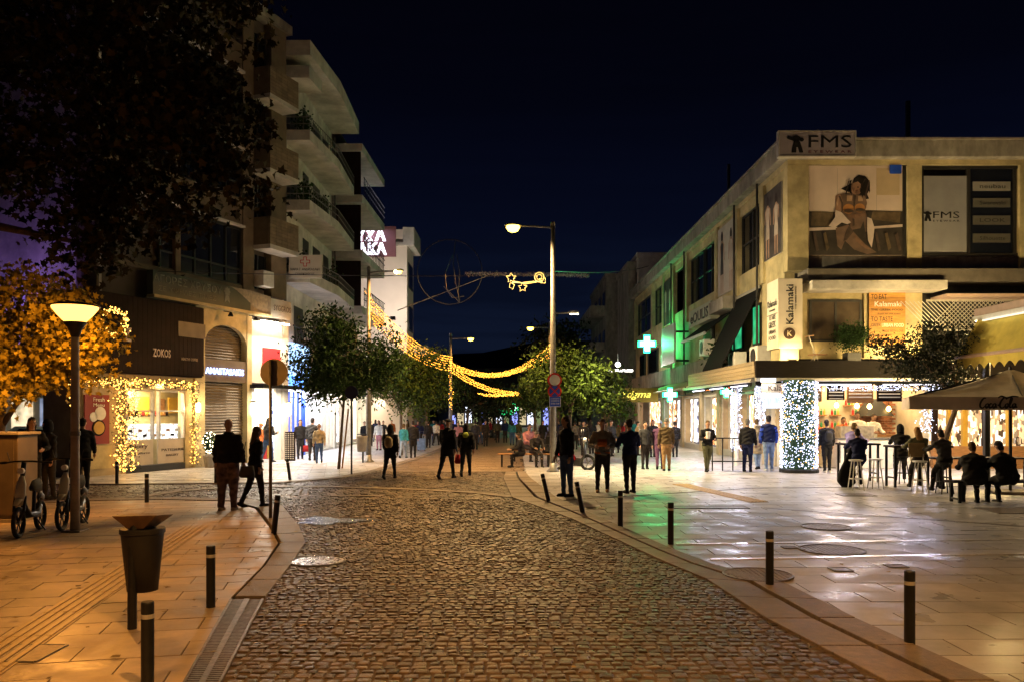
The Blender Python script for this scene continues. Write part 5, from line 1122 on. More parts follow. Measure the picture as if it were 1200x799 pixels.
# end of street
t = thing('end_building', 'dark distant shop at the street end with small green lit sign', 'building', (0, 100, 0))
MB().box(-9, 8, 100, 112, 0, 7.2).build('wall', mat('dim far wall', (.05, .045, .05), .9), t, world=True); MB().box(-2.6, .9, 92, 100, 3.6, 4.6).build('awning', M_grey, t, world=True)
text('KALISPERA', emis('green lit letters', (.02, .9, .25), 3), t, (-1.6, 91.95, 1.62), (90, 0, 0), 2.9, .7, bold=.03) if False else MB().box(-1.7, .2, 91.9, 91.99, 1.55, 2.2).build('green_sign', emis('green lit letters', (.02, .7, .2), 1.2), t, world=True)
for k in range(14): MB().box(-7.6+k*.95, -7.1+k*.95+R.uniform(0, .3), 99.8, 99.95, .3, R.uniform(1.4, 2.6)).build('lit_window', emis('far shop light' + str(k % 4), ((.3, .35, 1), (1, .8, .45), (.8, .85, 1), (.5, .6, .25))[k % 4], (1.2, .5, 1.4, .25)[k % 4]), t, world=True)
# hills
hm = MB(); prev = None; n = 60
for i in range(n):
    x0, x1 = -500+1000*i/n, -500+1000*(i+1)/n
    def hh(x): return 34 + 6*math.sin(x*.013+1) + 3*math.sin(x*.05) + 1.2*math.sin(x*.17)
    hm.add([(x0, 420, -1), (x1, 420, -1), (x1, 470, hh(x1)), (x0, 470, hh(x0)), (x1, 520, -1), (x0, 520, -1)], [(0,1,2,3), (3,2,4,5)], tint=pr())
hm.build('hills', mat('dark wooded hill', (.03, .035, .03), 1, 0, .3, .05, 0), kind='structure', smooth=True)

# lived-in details on the balconies and facades
for i, (x, y, z, lab) in enumerate(((-8.75, 34.2, 7.32, 'lowest'), (-8.7, 34.3, 10.27, 'second'), (-8.6, 36.5, 10.27, 'second, farther along'), (-8.7, 34.1, 13.12, 'top'), (-8.5, 38.5, 7.32, 'lowest, farther along'))):
    t = thing('potted_plant', 'leafy potted plant on the white block balcony: ' + lab, 'potted plant', (x, y, z)); MB().lathe([(.14, 0), (.19, .32), (.17, .32)], n=12).build('pot', M_wood, t)
    zz_ = np.random.default_rng(i); 
    fm = MB()
    for _ in range(260):
        a_ = Vector((R.gauss(0, .20), R.gauss(0, .26), .75+R.gauss(0, .25))); d = Vector((R.gauss(0, 1), R.gauss(0, 1), R.gauss(0, 1))).normalized()*.13; e = d.orthogonal()*.35; fm.add([a_, a_+d*.5+e, a_+d, a_+d*.5-e], [(0,1,2,3)])
    fm.build('foliage', M_leafG, t, kind='stuff')
for i, (y, z, lab) in enumerate(((37.8, 7.5, 'lowest balcony'), (40.0, 10.5, 'second balcony'), (37.9, 13.3, 'top balcony'))):
    t = thing('air_conditioner', 'white air conditioner on the white block wall above the ' + lab, 'air conditioner', (-9.15, y, z)); MB().box(-.14, .16, -.4, .4, 0, .55).build('casing', M_whitep, t, bevel=.02); MB().tube([(.161, 0, .28), (.17, 0, .28)], .2, 14).build('fan_grille', M_grey, t)
for i, (x, y, lab) in enumerate(((-9.25, 33.15, 'near corner of the white block'), (-9.22, 42.25, 'joint between white and brown blocks'))):
    t = thing('drainpipe', 'grey drainpipe down the ' + lab, 'drainpipe', (x, y, 3.4)); MB().tube([(.08, 0, 0), (.08, 0, 12.6)], .05, 8).build('pipe', M_galv, t)
for i in range(5):
    s_ = (sy_(300), sy_(240), sy_(215), sy_(262), sy_(228))[i]; z = (8.9, 7.0, 9.9, 12.9, 6.9)[i]
    lb('curtain', s_, s_+.55, .32 if i == 0 else .165, .34 if i == 0 else .18, z, z+1.1, mat('pale curtain', (.28, .25, .20), .9, 0, .3, 3, .3, stretch=(6, 6, .5)))
# ------------------------------------------------------------ bollards
def bollard(loc, label, tilt=(0, 0), h=.60, r=.043, first=[None]):
    t = thing('bollard', label, 'bollard', (loc[0], loc[1], 0), group='short dark bollards along the kerbs')
    t.rotation_euler = (rad(tilt[0]), rad(tilt[1]), 0)
    if first[0] is None:
        a = MB().lathe([(r, -.02), (r, h*.81)], n=20).mesh('post', M_bollard, smooth=False); b = MB().lathe([(r*1.03, h*.81), (r*1.03, h*.86)], n=20).mesh('reflective_band', M_band)
        c = MB().lathe([(r, h*.86), (r, h*.985), (r*.9, h)], n=20).mesh('cap', M_bollard); first[0] = (a, b, c)
    for nme, me in zip(('post', 'reflective_band', 'cap'), first[0]): mk(nme, me, t)
for px, py, lab, tl in ((1066, 754, 'nearest bollard on the right pavement', (0, 0)), (902, 686, 'second nearest right bollard beside the brown round cover', (0, 0)), (786, 637, 'right bollard standing at the end of the far pale strip', (0, 0)),
    (727, 617, 'right bollard directly in front of the man in navy', (0, 0)), (683, 601, 'right bollard leaning left with a yellowish top', (-4, -11)), (643, 587, 'leaning bollard at the curved right kerb near the tall lamp post', (-4, -13)),
    (247, 711, 'bollard standing right of the litter bin', (0, 0)), (172, 588, 'bollard behind the litter bin near the dark setts', (0, 0)), (321, 624, 'slightly leaning bollard at the foot of the round sign pole', (0, 6)),
    (137, 567, 'bollard in front of the golden garland column', (0, 0)), (253, 566, 'bollard half hidden behind the man in patterned trousers', (0, 0)), (340, 562, 'leaning bollard on the far left pavement by the bright shops', (0, -8)),
    ):
    bollard(G(px, py), lab, tl)
bollard((-2.50, 5.62), 'nearest bollard on the left pavement cut off by the bottom edge')
# ------------------------------------------------------------ litter bin
c = G(155, 736)
t = thing('litter_bin', 'dark litter bin on a post with a slanted brown lid plate', 'litter bin', c, rad(-8))
MB().lathe([(.040, 0), (.040, .86)], n=14).build('post', M_bollard, t)
mb = MB(); mb.lathe([(.13, .31), (.178, .80), (.186, .86), (.17, .86), (.165, .80), (.125, .33)], (.015, .13, 0), 28)
mb.build('bucket', M_grey, t, smooth=True)
MB().lathe([(.187, .82), (.192, .825), (.192, .86), (.186, .865)], (.015, .13, 0), 28).build('rim', M_grey, t)
mb = MB(); mb.add([(-.19, -.02, .985), (.24, -.02, 1.0), (.24, .26, .975), (-.19, .26, .97), (-.05, .0, .87), (.10, .0, .87), (.10, .2, .865), (-.05, .2, .865)], [(0,1,2,3),(4,7,6,5),(0,4,5,1),(1,5,6,2),(2,6,7,3),(3,7,4,0)]); mb.build('lid', mat('rusty brown lid', (.13, .075, .045), .4, .2, .3, 8, .2), t, bevel=.008)
MB().tube([(0, 0, .80), (.02, .05, .93)], .045, 10).build('lid_neck', M_bollard, t)
for z in (.45, .7): MB().box(-.05, .05, .02, .05, z, z+.03).build('bracket', M_bollard, t)
# ------------------------------------------------------------ left globe lamp with cup glass
c = G(88, 622)
t = thing('street_lamp', 'glowing orange cup lamp on a slim post at left by the scooters', 'street lamp', c)
MB().lathe([(.072, 0), (.068, .9), (.06, 3.05), (.055, 3.1)], n=16).build('post', M_postlit, t, smooth=True); MB().box(-.15, .15, -.15, .15, 0, .025).build('base_plate', M_ironc, t, bevel=.006)
MB().lathe([(.076, 1.52), (.08, 1.53), (.08, 1.58), (.076, 1.59)], n=16).build('clamp_band', M_galv, t)
MB().lathe([(.06, 3.08), (.11, 3.22), (.17, 3.30), (.17, 3.32)], n=20).build('cup', M_bollard, t, smooth=True)
MB().lathe([(.16, 3.325), (.25, 3.42), (.335, 3.53), (.34, 3.56)], n=28).build('glass_bowl', emis('glowing orange lamp bowl', (1, .46, .08), 3.5), t, smooth=True)
MB().lathe([(.37, 3.56), (.36, 3.58), (.20, 3.62), (.05, 3.635)], n=28).build('top_disc', M_bollard, t, smooth=True)
for dx, dy in ((.33, 0), (-.2, .26), (0, -.33), (-.33, .0)): light('SPOT', (c.x+dx, c.y+dy, 3.34), 330, SODL, .05, rot=(62, 0, math.degrees(math.atan2(dy, dx))-90), parent=t, spot=112, blend=.8)
# ------------------------------------------------------------ tall column lamps
def mast(name, label, base, top, r0, r1, arms, power, col=SOD, lens=None, group=None, arm_r=.03, cone=172, lr=1.0):
    t = thing(name, label, 'street lamp', (base[0], base[1], 0), group=group)
    MB().lathe([(r0*1.02, 0), (r0, top*.3), (r1, top)], n=18).build('pole', M_galv, t, smooth=True); MB().lathe([(r0*2.1, 0), (r0*2.1, .03), (r0*1.25, .10), (r0*1.05, .28)], n=18).build('base', M_galv, t, smooth=True)
    MB().lathe([(r1*1.2, top), (r1*1.2, top+.12), (r1*.6, top+.16)], n=14).build('cap', M_galv, t)
    for (z, dx, dy, p_, big) in arms:
        MB().tube([(0, 0, z), (dx*.55, dy*.55, z+.03), (dx, dy, z+.03)], arm_r, 8).build('arm', M_galv, t)
        d = Vector((dx, dy)).normalized(); s_ = .30 if big else .2
        q = MB(); rr = [( -s_, .03, .03), (-s_*.4, .09, .07), (s_*.5, .13, .08), (s_, .05, .04)]
        rings = [[(dx + d.x*(u+s_*.8) - d.y*math.cos(a)*w_, dy + d.y*(u+s_*.8) + d.x*math.cos(a)*w_, z+.03 + max(0, math.sin(a))*h_+.0) for a in [2*math.pi*k/12 for k in range(12)]] for u, w_, h_ in rr]
        ho = q.loft(rings).build('lamp_head', M_galv, t)
        MB().lathe([(.02, -.11*lr), (.08*lr, -.085*lr), (.115*lr, -.03*lr), (.11*lr, 0)], (dx+d.x*s_*.9, dy+d.y*s_*.9, z+.025), 14).build('lens', lens or M_lensO, ho, smooth=True)
        if p_: light('POINT' if cone == 360 else 'SPOT', (base[0]+dx+d.x*s_*.9, base[1]+dy+d.y*s_*.9, z-.10*max(1, lr)), p_, col, .08, rot=(0, 0, 0), parent=t, spot=cone, blend=.35)
    return t
def low_arm():
    t = thing('wall_arm_lamp', 'small low luminaire on a short arm halfway up the tall middle column', 'street lamp', (1.4, 25.97, 5.0))
    MB().tube([(0, 0, 0), (.45, 0, .02)], .025, 8).build('arm', M_galv, t); MB().box(.40, .72, -.06, .06, -.01, .06).build('lamp_head', M_galv, t, bevel=.01); MB().box(.44, .70, -.045, .045, -.035, -.011).build('lens', emis('pale lamp lens', (1, .85, .6), 9), t)
    light('SPOT', (1.95, 25.9, 4.86), 2300, (1, .78, .40), .06, rot=(0, -58, 0), parent=t, spot=150, blend=.5)
mast('street_lamp', 'tallest lamp column with bright yellow lamp and round signs in the middle', (1.3, 26), 7.75, .10, .065, [(7.72, -1.0, -.1, 3400, True)], 0, lr=1.9, cone=160, col=(1, .62, .24))
mast('street_lamp', 'small low arm luminaire halfway up the tall middle column', (1.3, 26.0), .5, .02, .02, [(4.98, .55, -.05, 750, False)], 0, col=(1, .78, .42), cone=360) if False else low_arm()
mast('street_lamp', 'left lamp column rising behind the street tree with a short arm', G(432, 541), 7.2, .10, .06, [(7.12, 1.0, -.2, 1500, False)], 0)
mast('street_lamp', 'distant lamp column wound with golden lights left of centre', (-3.15, 42), 5.75, .09, .065, [(5.62, .85, 0, 350, False)], 0, arm_r=.035, lr=1.3)
mast('street_lamp', 'distant lamp column with left arm just behind the tall middle column', (2.66, 57), 7.95, .13, .10, [(7.7, -1.2, 0, 500, False)], 0, arm_r=.05, lr=2)
mast('street_lamp', 'lamp column behind the photographer on the left kerb', (-4.2, -5), 7.8, .115, .085, [(7.6, 1.6, .3, 1500, True)], 0, cone=122)
mast('street_lamp', 'lamp column beside the photographer leaning its arm over the setts', (4.6, 1.2), 8.0, .115, .085, [(7.8, -3.3, .6, 2100, True)], 0, cone=118)
c2 = Vector((13.3, 22.9, 0))
t = thing('street_lamp', 'cup lamp standing behind the yellow awning and dark olive tree', 'street lamp', c2)
MB().lathe([(.072, 0), (.068, .9), (.06, 3.25), (.055, 3.3)], n=16).build('post', M_galv, t, smooth=True)
MB().lathe([(.06, 3.28), (.11, 3.42), (.17, 3.50), (.17, 3.52)], n=20).build('cup', M_bollard, t, smooth=True)
MB().lathe([(.16, 3.525), (.25, 3.62), (.335, 3.73), (.34, 3.76)], n=28).build('glass_bowl', MC['glowing orange lamp bowl'], t, smooth=True)
for dx, dy in ((.36, 0), (-.25, .28), (0, -.36), (-.36, .0)): light('POINT', (c2.x+dx, c2.y+dy, 3.62), 330, (1, .70, .28), .06, parent=t)
# round signs on the middle column
def disc(name, label, c, r, face, rim=None, cat='traffic sign', back=False):
    t = thing(name, label, cat, c)
    MB().wall([(r*math.cos(q), r*math.sin(q)) for q in [2*math.pi*i/32 for i in range(32)]], -.012, .012).build('plate', rim or face, t)
    if rim: MB().wall([(r*.76*math.cos(q), r*.76*math.sin(q)) for q in [2*math.pi*i/32 for i in range(32)]], -.018, -.0125).build('face', face, t)
    return t
disc('no_vehicles_sign', 'round white sign with red rim, topmost on the middle lamp column', P(650, 445, 25.84), .225, M_whitep, M_red)
t = disc('no_stopping_sign', 'round blue sign with red rim and red cross on the middle column', P(650, 458, 25.84), .22, M_blue, M_red)
for s_ in (1, -1): MB().cbox((0, -.022, 0), .33, .006+.002*s_, .045, Euler((0, rad(45*s_), 0))).build('red_bar', M_red, t)
t = thing('blue_plate_sign', 'small blue plate with white lines under the two round signs', 'traffic sign', P(650.5, 470, 25.84)); MB().box(-.18, .18, -.01, .01, -.17, .17).build('plate', M_letw, t); MB().box(-.165, .165, -.016, -.0105, -.155, .155).build('face', M_blue, t)
text('ΕΞΑΙΡΟΥΝΤΑΙ', M_letw, t, (-.13, -.02, .07), (90, 0, 0), .26, .04, world=False); text('ΟΧΗΜΑΤΑ', M_letw, t, (-.13, -.02, 0), (90, 0, 0), .26, .04, world=False); text('07:00-10:00', M_letw, t, (-.13, -.02, -.09), (90, 0, 0), .26, .05, world=False)
# left signs on poles
c = G(317, 607)
t = thing('round_sign', 'back of a round sign on a thin orange lit pole at the left corner', 'traffic sign', c); MB().lathe([(.03, 0), (.03, 2.82)], n=12).build('pole', M_galv, t, smooth=True)
MB().wall([(.05+.245*math.cos(q), 2.60+.245*math.sin(q)) for q in [2*math.pi*i/36 for i in range(36)]], .035, .05).build('sign_plate', mat('grey sign back', (.25, .23, .21), .5, .4, .15, 5, .05), t)
for z in (2.5, 2.7): MB().lathe([(.038, z), (.038, z+.03)], n=10).build('clamp', M_galv, t)
c = G(412, 556)
t = thing('round_sign', 'small dark blue round sign on a thin pole by the street tree', 'traffic sign', c); MB().lathe([(.028, 0), (.028, 2.55)], n=10).build('pole', M_grey, t)
MB().wall([(.20*math.cos(q), 2.48+.20*math.sin(q)) for q in [2*math.pi*i/28 for i in range(28)]], -.05, -.03).build('sign_plate', mat('dark blue sign', (.015, .02, .09), .5, 0, .1, 5, 0), t)
c = G(424, 542)
t = thing('litter_bin', 'grey litter bin by the left lamp column under the trees', 'litter bin', c); MB().lathe([(.16, .42), (.21, .95), (.22, 1.0), (.19, 1.0)], n=16).build('bucket', M_conc, t, smooth=True); MB().lathe([(.035, 0), (.035, 1.0)], (.0, .23, 0), 8).build('post', M_bollard, t); MB().box(-.16, .18, -.1, .12, 1.05, 1.08).build('lid', M_grey, t)
# ------------------------------------------------------------ scooters
def wheel(par, c, r, w_=.06, name='wheel', spokes=6, tw=.12):
    h = mk(name, MB().tube([(c[0]-w_*.4, c[1], c[2]), (c[0]+w_*.4, c[1], c[2])], r*.14, 10).mesh('hub', M_galv), par)
    ty = MB().tube([(c[0], c[1]+r*math.cos(a)*.9, c[2]+r*math.sin(a)*.9) for a in [2*math.pi*k/24 for k in range(24)]], r*tw, 8, closed=True); ty.build('tyre', M_blackrub, h)
    q = MB().tube([(c[0], c[1]+r*math.cos(a)*.76, c[2]+r*math.sin(a)*.76) for a in [2*math.pi*k/24 for k in range(24)]], r*.05, 6, closed=True)
    for k in range(spokes): a = 2*math.pi*k/spokes; q.tube([(c[0], c[1], c[2]), (c[0], c[1]+r*math.cos(a)*.76, c[2]+r*math.sin(a)*.76)], r*.045, 5)
    q.build('rim', M_black if tw < .15 else M_galv, h)
def rental(label, loc, rz):
    t = thing('rental_scooter', label, 'scooter', (loc[0], loc[1], 0), rz, group='parked rental scooters')
    wheel(t, (0, -.50, .23), .23, tw=.145); wheel(t, (0, .42, .23), .23, tw=.145)
    Mw = mat('white green plastic', (.55, .57, .50), .35, 0, .08, 5, .03)
    MB().tube([(0, -.50, .25), (.07, -.49, .40), (.07, -.42, .62)], .022, 8).tube([(0, -.50, .25), (-.07, -.49, .40), (-.07, -.42, .62)], .022, 8).build('fork', M_black, t)
    MB().tube([(0, -.40, .60), (0, -.28, 1.12)], .035, 10).build('stem', M_black, t)
    MB().tube([(0, -.62, .50), (0, -.50, .57), (0, -.40, .56), (0, -.30, .48)], [(.03, .012), (.055, .02), (.055, .02), (.03, .01)], 10).build('front_mudguard', Mw, t, smooth=True)
    MB().tube([(0, -.47, .48), (0, -.45, .62), (0, -.39, .80), (0, -.35, .92)], [(.045, .02), (.075, .03), (.07, .04), (.03, .02)], 14).build('front_shield', Mw, t, smooth=True)
    MB().tube([(-.26, -.22, 1.12), (-.12, -.29, 1.14), (.12, -.29, 1.14), (.26, -.22, 1.12)], .014, 8).build('handlebar', M_black, t)
    for s_ in (-1, 1): MB().tube([(.26*s_, -.22, 1.12), (.36*s_, -.18, 1.11)], .02, 8).build('grip', M_blackrub, t)
    for s_ in (-1, 1):
        MB().tube([(.2*s_, -.26, 1.14), (.24*s_, -.26, 1.28)], .006, 5).build('mirror_stem', M_black, t)
    MB().tube([(0, -.43, 1.0), (0, -.36, 1.0)], .045, 12).build('headlamp', M_whitep, t)
    MB().tube([(0, -.30, .50), (0, -.15, .30), (0, .20, .28), (0, .38, .40)], [(.04, .05), (.07, .05), (.09, .06), (.05, .04)], 10).build('frame', M_black, t, smooth=True)
    MB().tube([(0, .12, .30), (0, .16, .66)], .03, 8).build('seat_post', M_black, t); MB().tube([(0, -.02, .70), (0, .12, .73), (0, .34, .72), (0, .42, .68)], [(.04, .02), (.09, .04), (.12, .05), (.05, .03)], 12).build('seat', M_blackrub, t, smooth=True)
    MB().tube([(0, .30, .52), (0, .44, .57), (0, .60, .50)], [(.05, .015), (.06, .02), (.04, .01)], 10).build('rear_mudguard', M_black, t, smooth=True)
    MB().tube([(.05, .10, .22), (.16, .16, .02)], .012, 6).build('kickstand', M_black, t)
rental('left one of two parked white and black rental scooters by the lamp', (-7.55, 12.85), rad(12))
rental('right one of two parked rental scooters next to the lamp post', (-7.28, 13.62), rad(8))
M_cab = mat('dull brown cabinet paint', (.13, .10, .07), .5, .1, .15, 3, .1, dirt=.3)
t = thing('utility_cabinet', 'tall tan utility cabinet cut off by the left edge of the frame', 'utility cabinet', (-9.1, 14.3, 0))
MB().box(-.9, .62, -.25, .35, .06, 1.50).build('casing', M_cab, t, bevel=.015); MB().box(-.94, .66, -.29, .39, 0, .058).build('plinth', M_conc, t); MB().box(-.94, .66, -.29, .39, 1.502, 1.55).build('top', M_conc, t, bevel=.01)
for x in (-.86, -.12): MB().box(x, x+.68, -.265, -.252, .14, 1.42).build('door', M_cab, t)
MB().box(-.20, -.17, -.285, -.266, .75, .85).build('handle', M_black, t)
# moped behind the middle column
c = G(677, 549); 
t = thing('moped', 'red and black moped with chrome wheels parked behind the tall lamp column', 'moped', (1.62+.35, 26.9, 0), rad(78))
wheel(t, (0, -.52, .24), .24, .09, spokes=5, tw=.2); wheel(t, (0, .50, .24), .24, .09, spokes=5, tw=.2)
MB().tube([(0, .70, .52), (0, .45, .62), (0, .10, .52), (0, -.05, .30)], [(.06, .05), (.16, .14), (.15, .14), (.12, .05)], 14).build('rear_body', mat('glossy red paint', (.30, .01, .012), .2, 0, .1, 4, 0, spec=.8), t, smooth=True)
MB().tube([(0, -.05, .26), (0, -.36, .24)], [(.14, .03), (.14, .03)], 10).build('footboard', M_black, t); MB().tube([(0, -.34, .24), (0, -.42, .60), (0, -.40, .92)], [(.16, .03), (.18, .05), (.10, .05)], 12).build('front_shield', M_black, t, smooth=True)
MB().tube([(0, -.52, .24), (0, -.42, .6), (0, -.36, 1.0)], .03, 8).build('fork', M_galv, t); MB().tube([(-.3, -.28, 1.06), (0, -.36, 1.02), (.3, -.28, 1.06)], .02, 8).build('handlebar', M_black, t)
MB().tube([(0, .68, .72), (0, .3, .76), (0, -.02, .70)], [(.08, .03), (.14, .06), (.09, .04)], 12).build('seat', M_blackrub, t, smooth=True); MB().tube([(0, -.47, .98), (0, -.38, .98)], .07, 12).build('headlamp', M_whitep, t)
MB().tube([(0, -.70, .42), (0, -.52, .51), (0, -.36, .45)], [(.04, .01), (.07, .02), (.05, .01)], 10).build('front_mudguard', M_black, t, smooth=True)
for s_ in (-1, 1): MB().tube([(.2*s_, -.32, 1.04), (.26*s_, -.34, 1.24)], .008, 5).build('mirror_stem', M_black, t); MB().wall([(.28*s_+.06*math.cos(q), 1.28+.05*math.sin(q)) for q in [2*math.pi*k/14 for k in range(14)]], -.36, -.34).build('mirror', M_galv, t)
MB().box(-.17, .17, .62, .86, .82, 1.10).build('top_box', M_black, t, bevel=.02)
# ------------------------------------------------------------ benches in the street
def bench(label, x, y, L=1.7, rz=0, h=.46, mt=None, grp=None):
    t = thing('bench', label, 'bench', (x, y, 0), rz, group=grp); mt = mt or M_wood
    for k in range(4): MB().box(-L/2, L/2, -.2+k*.105, -.2+k*.105+.09, h-.04, h).build('seat_slat', mt, t, bevel=.005)
    for s_ in (-1, 1):
        MB().box(s_*(L/2-.15)-.03, s_*(L/2-.15)+.03, -.18, -.14, 0, h-.042).build('leg', M_black, t); MB().box(s_*(L/2-.15)-.03, s_*(L/2-.15)+.03, .14, .18, 0, h-.042).build('leg', M_black, t); MB().box(s_*(L/2-.15)-.028, s_*(L/2-.15)+.028, -.139, .139, .06, .10).build('crossbar', M_black, t)
bench('timber bench with seated people left of the tall lamp column', .45, 28.4, 1.9)
bench('second timber bench farther behind the tall lamp column', .9, 31.5, 1.9)
# ------------------------------------------------------------ diners' furniture on the right
def high_table(label, x, y, L=1.1, W=.6, h=1.05):
    t = thing('high_table', label, 'table', (x, y, 0)); MB().box(-L/2, L/2, -W/2, W/2, h-.05, h).build('top', M_darkwood, t, bevel=.008)
    for sx in (-1, 1):
        for s2 in (-1, 1): MB().box(sx*(L/2-.06)-.025, sx*(L/2-.06)+.025, s2*(W/2-.06)-.025, s2*(W/2-.06)+.025, 0, h-.051).build('leg', M_black, t)
        MB().box(sx*(L/2-.06)-.02, sx*(L/2-.06)+.02, -(W/2-.09), W/2-.09, .22, .26).build('footrail', M_black, t)
def stool(label, x, y, h=.74, m=None, back=False, rz=0):
    t = thing('bar_stool', label, 'stool', (x, y, 0), rz, group='bar stools among the diners'); m = m or M_whitep
    MB().lathe([(.15, h-.035), (.165, h-.02), (.165, h), (.12, h+.005)], n=16).build('seat', m, t)
    for k in range(4):
        a = math.pi/4+k*math.pi/2; MB().tube([(.10*math.cos(a), .10*math.sin(a), h-.03), (.2*math.cos(a), .2*math.sin(a), 0)], .013, 6).build('leg', m, t)
    MB().tube([(.155*math.cos(q), .155*math.sin(q), .28) for q in [2*math.pi*k/12 for k in range(12)]], .009, 5, closed=True).build('foot_ring', m, t)
    if back: MB().box(-.19, .19, .15, .18, h+.08, h+.42).build('backrest', mat('beige cloth back', (.30, .22, .10), .9, 0, .2, 5, .1), t, bevel=.02); MB().tube([(-.15, .14, h-.02), (-.16, .165, h+.2)], .012, 5).tube([(.15, .14, h-.02), (.16, .165, h+.2)], .012, 5).build('back_post', m, t)
def dep(py): return H*F/(py-HY)
def at(px, py): q = G(px, py); return q.x, q.y
x, y = at(1012, 566); high_table('dark high table beside the diner in the navy coat', x+.1, y+.6, 1.0)
x, y = at(1098, 572); high_table('dark high table between the beige backed stool and the large diners', x-.2, y+.55, 1.5)
for px, py, lab, bk, m in ((1003, 574, 'white metal stool under the diner in the navy coat', False, None), (1026, 572, 'empty white stool right of the navy coated diner', False, None), (1078, 576, 'stool with beige cloth back under the long haired diner', True, M_whitep), (1057, 566, 'dark stool under the capped diner left of the beige backed stool', False, M_black), (1107, 578, 'dark stool under the navy shirted diner at the high table', False, M_black), (996, 562, 'white stool under the diner in the lavender jacket', False, None)):
    x, y = at(px, py); stool(lab, x, y, .74 if bk or m is None else .72, m, bk)
x, y = at(1142, 588); bench('low dark bench under the two large diners at the right edge', x+.75, y, 2.6, 0, .46, M_darkwood)
x, y = at(1120, 573); t = thing('low_table', 'low dark table in front of the large diners on the bench', 'table', (x+1.0, y+.9, 0)); MB().box(-1.2, 1.2, -.3, .3, .70, .74).build('top', M_darkwood, t)
for sx in (-1, 1):
    for s2 in (-1, 1): MB().box(sx*1.1-.025, sx*1.1+.025, s2*.24-.025, s2*.24+.025, 0, .699).build('leg', M_black, t)
t = thing('railing', 'low black metal railing on the pavement beside the walking man', 'railing', (*at(850, 551), 0))
x, y = at(840, 551)
for k in range(4): MB().tube([(-.42+k*.33, 0, 0), (-.42+k*.33, 0, 1.05)], .02, 6).build('post', M_black, t)
for z in (1.05, .3): MB().tube([(-.45, 0, z), (.75, 0, z)], .022, 6).build('rail', M_black, t)
t = thing('guitar_bag', 'large black padded bag standing by the navy coated diner', 'bag', (*at(992, 571), 0), 0); MB().tube([(0, 0, .02), (0, 0, .14), (.02, 0, .42), (.08, 0, .72), (.14, 0, 1.0)], [(.12, .07), (.23, .1), (.19, .09), (.11, .07), (.06, .04)], 14).build('bag_body', M_fabric, t, smooth=True)
# umbrella with soft drink lettering
t = thing('cafe_umbrella', 'wide beige cafe umbrella with black script lettering on its valance', 'umbrella', (11.62, 19.1, 0), rad(-23))
hx, hy, zt, zb, zv = 2.2, 1.6, 2.90, 2.25, 1.97
mb = MB(); nS = 10
corners = [(-hx, -hy), (hx, -hy), (hx, hy), (-hx, hy)]
for i in range(4):
    a, b = corners[i], corners[(i+1) % 4]
    for j in range(nS):
        u0, u1 = j/nS, (j+1)/nS
        def pt(u, v):
            ex = a[0]+(b[0]-a[0])*u, a[1]+(b[1]-a[1])*u; r_ = v
            sag = -.10*math.sin(math.pi*v)*(.6+.8*abs(u-.5)) + .02*math.sin(u*40)*v*(1-v)
            return (ex[0]*r_, ex[1]*r_, zt+(zb-zt)*r_**.9 + sag*0.6 - .03*math.sin(math.pi*u)*v)
        for q in range(6):
            v0, v1 = .03+q/6*.97, .03+(q+1)/6*.97
            mb.add([pt(u0, v0), pt(u1, v0), pt(u1, v1), pt(u0, v1)], [(0,3,2,1)], tint=.5)
mb.build('canopy', M_beigecloth, t)
for i in range(4):
    a, b = corners[i], corners[(i+1) % 4]; mb = MB()
    for j in range(24):
        u0, u1 = j/24, (j+1)/24
        def vp(u, k): 
            d = Vector((b[1]-a[1], a[0]-b[0], 0)).normalized()*(.012+.02*math.sin(u*30)*k); return (a[0]+(b[0]-a[0])*u+d.x, a[1]+(b[1]-a[1])*u+d.y, (zb-.03*math.sin(math.pi*u)) - k*(zb-zv))
        mb.add([vp(u0, 0), vp(u1, 0), vp(u1, 1), vp(u0, 1)], [(0,1,2,3)], tint=.5)
    mb.build('valance', M_beigecloth, t)
MB().tube([(0, 0, 0), (0, 0, zt+.05)], .035, 10).build('pole', M_black, t); MB().box(-.4, .4, -.4, .4, 0, .07).build('base', M_conc, t, bevel=.02)
for cx, cy in corners: MB().tube([(0, 0, zt-.05), (cx*.97, cy*.97, zb-.0)], .016, 6).build('rib', M_black, t)
for cx, cy in ((hx, 0), (-hx, 0), (0, hy), (0, -hy)): MB().tube([(0, 0, zt-.06), (cx*.97, cy*.97, zb-.03)], .016, 6).build('rib', M_black, t)
# script lettering built from swept strokes
def script(t, ox, y, oz, s, strokes, r=.02):
    mb = MB()
    for st in strokes:
        pts = []
        for i in range(len(st)-1):
            p0, p1, p2, p3 = st[max(i-1, 0)], st[i], st[i+1], st[min(i+2, len(st)-1)]
            for q in range(5):
                u = q/5; f_ = lambda a, b, c_, d: .5*((2*b)+(-a+c_)*u+(2*a-5*b+4*c_-d)*u*u+(-a+3*b-3*c_+d)*u**3)
                pts.append((ox+s*.74*f_(p0[0], p1[0], p2[0], p3[0]), y, oz+s*f_(p0[1], p1[1], p2[1], p3[1])))
        pts.append((ox+s*.74*st[-1][0], y, oz+s*st[-1][1])); n_ = len(pts)
        mb.tube(pts, [(r*(.55+.6*math.sin(math.pi*(i+.5)/n_)), .004) for i in range(n_)], 6)
    mb.build('script_lettering', M_letb, t)
def oo(x, w_=.34, h_=.42): return [(x+w_*.5, h_), (x+w_*.1, h_*.8), (x, h_*.35), (x+w_*.25, 0), (x+w_*.7, .1), (x+w_, h_*.6), (x+w_*.8, h_), (x+w_*.45, h_*.95)]
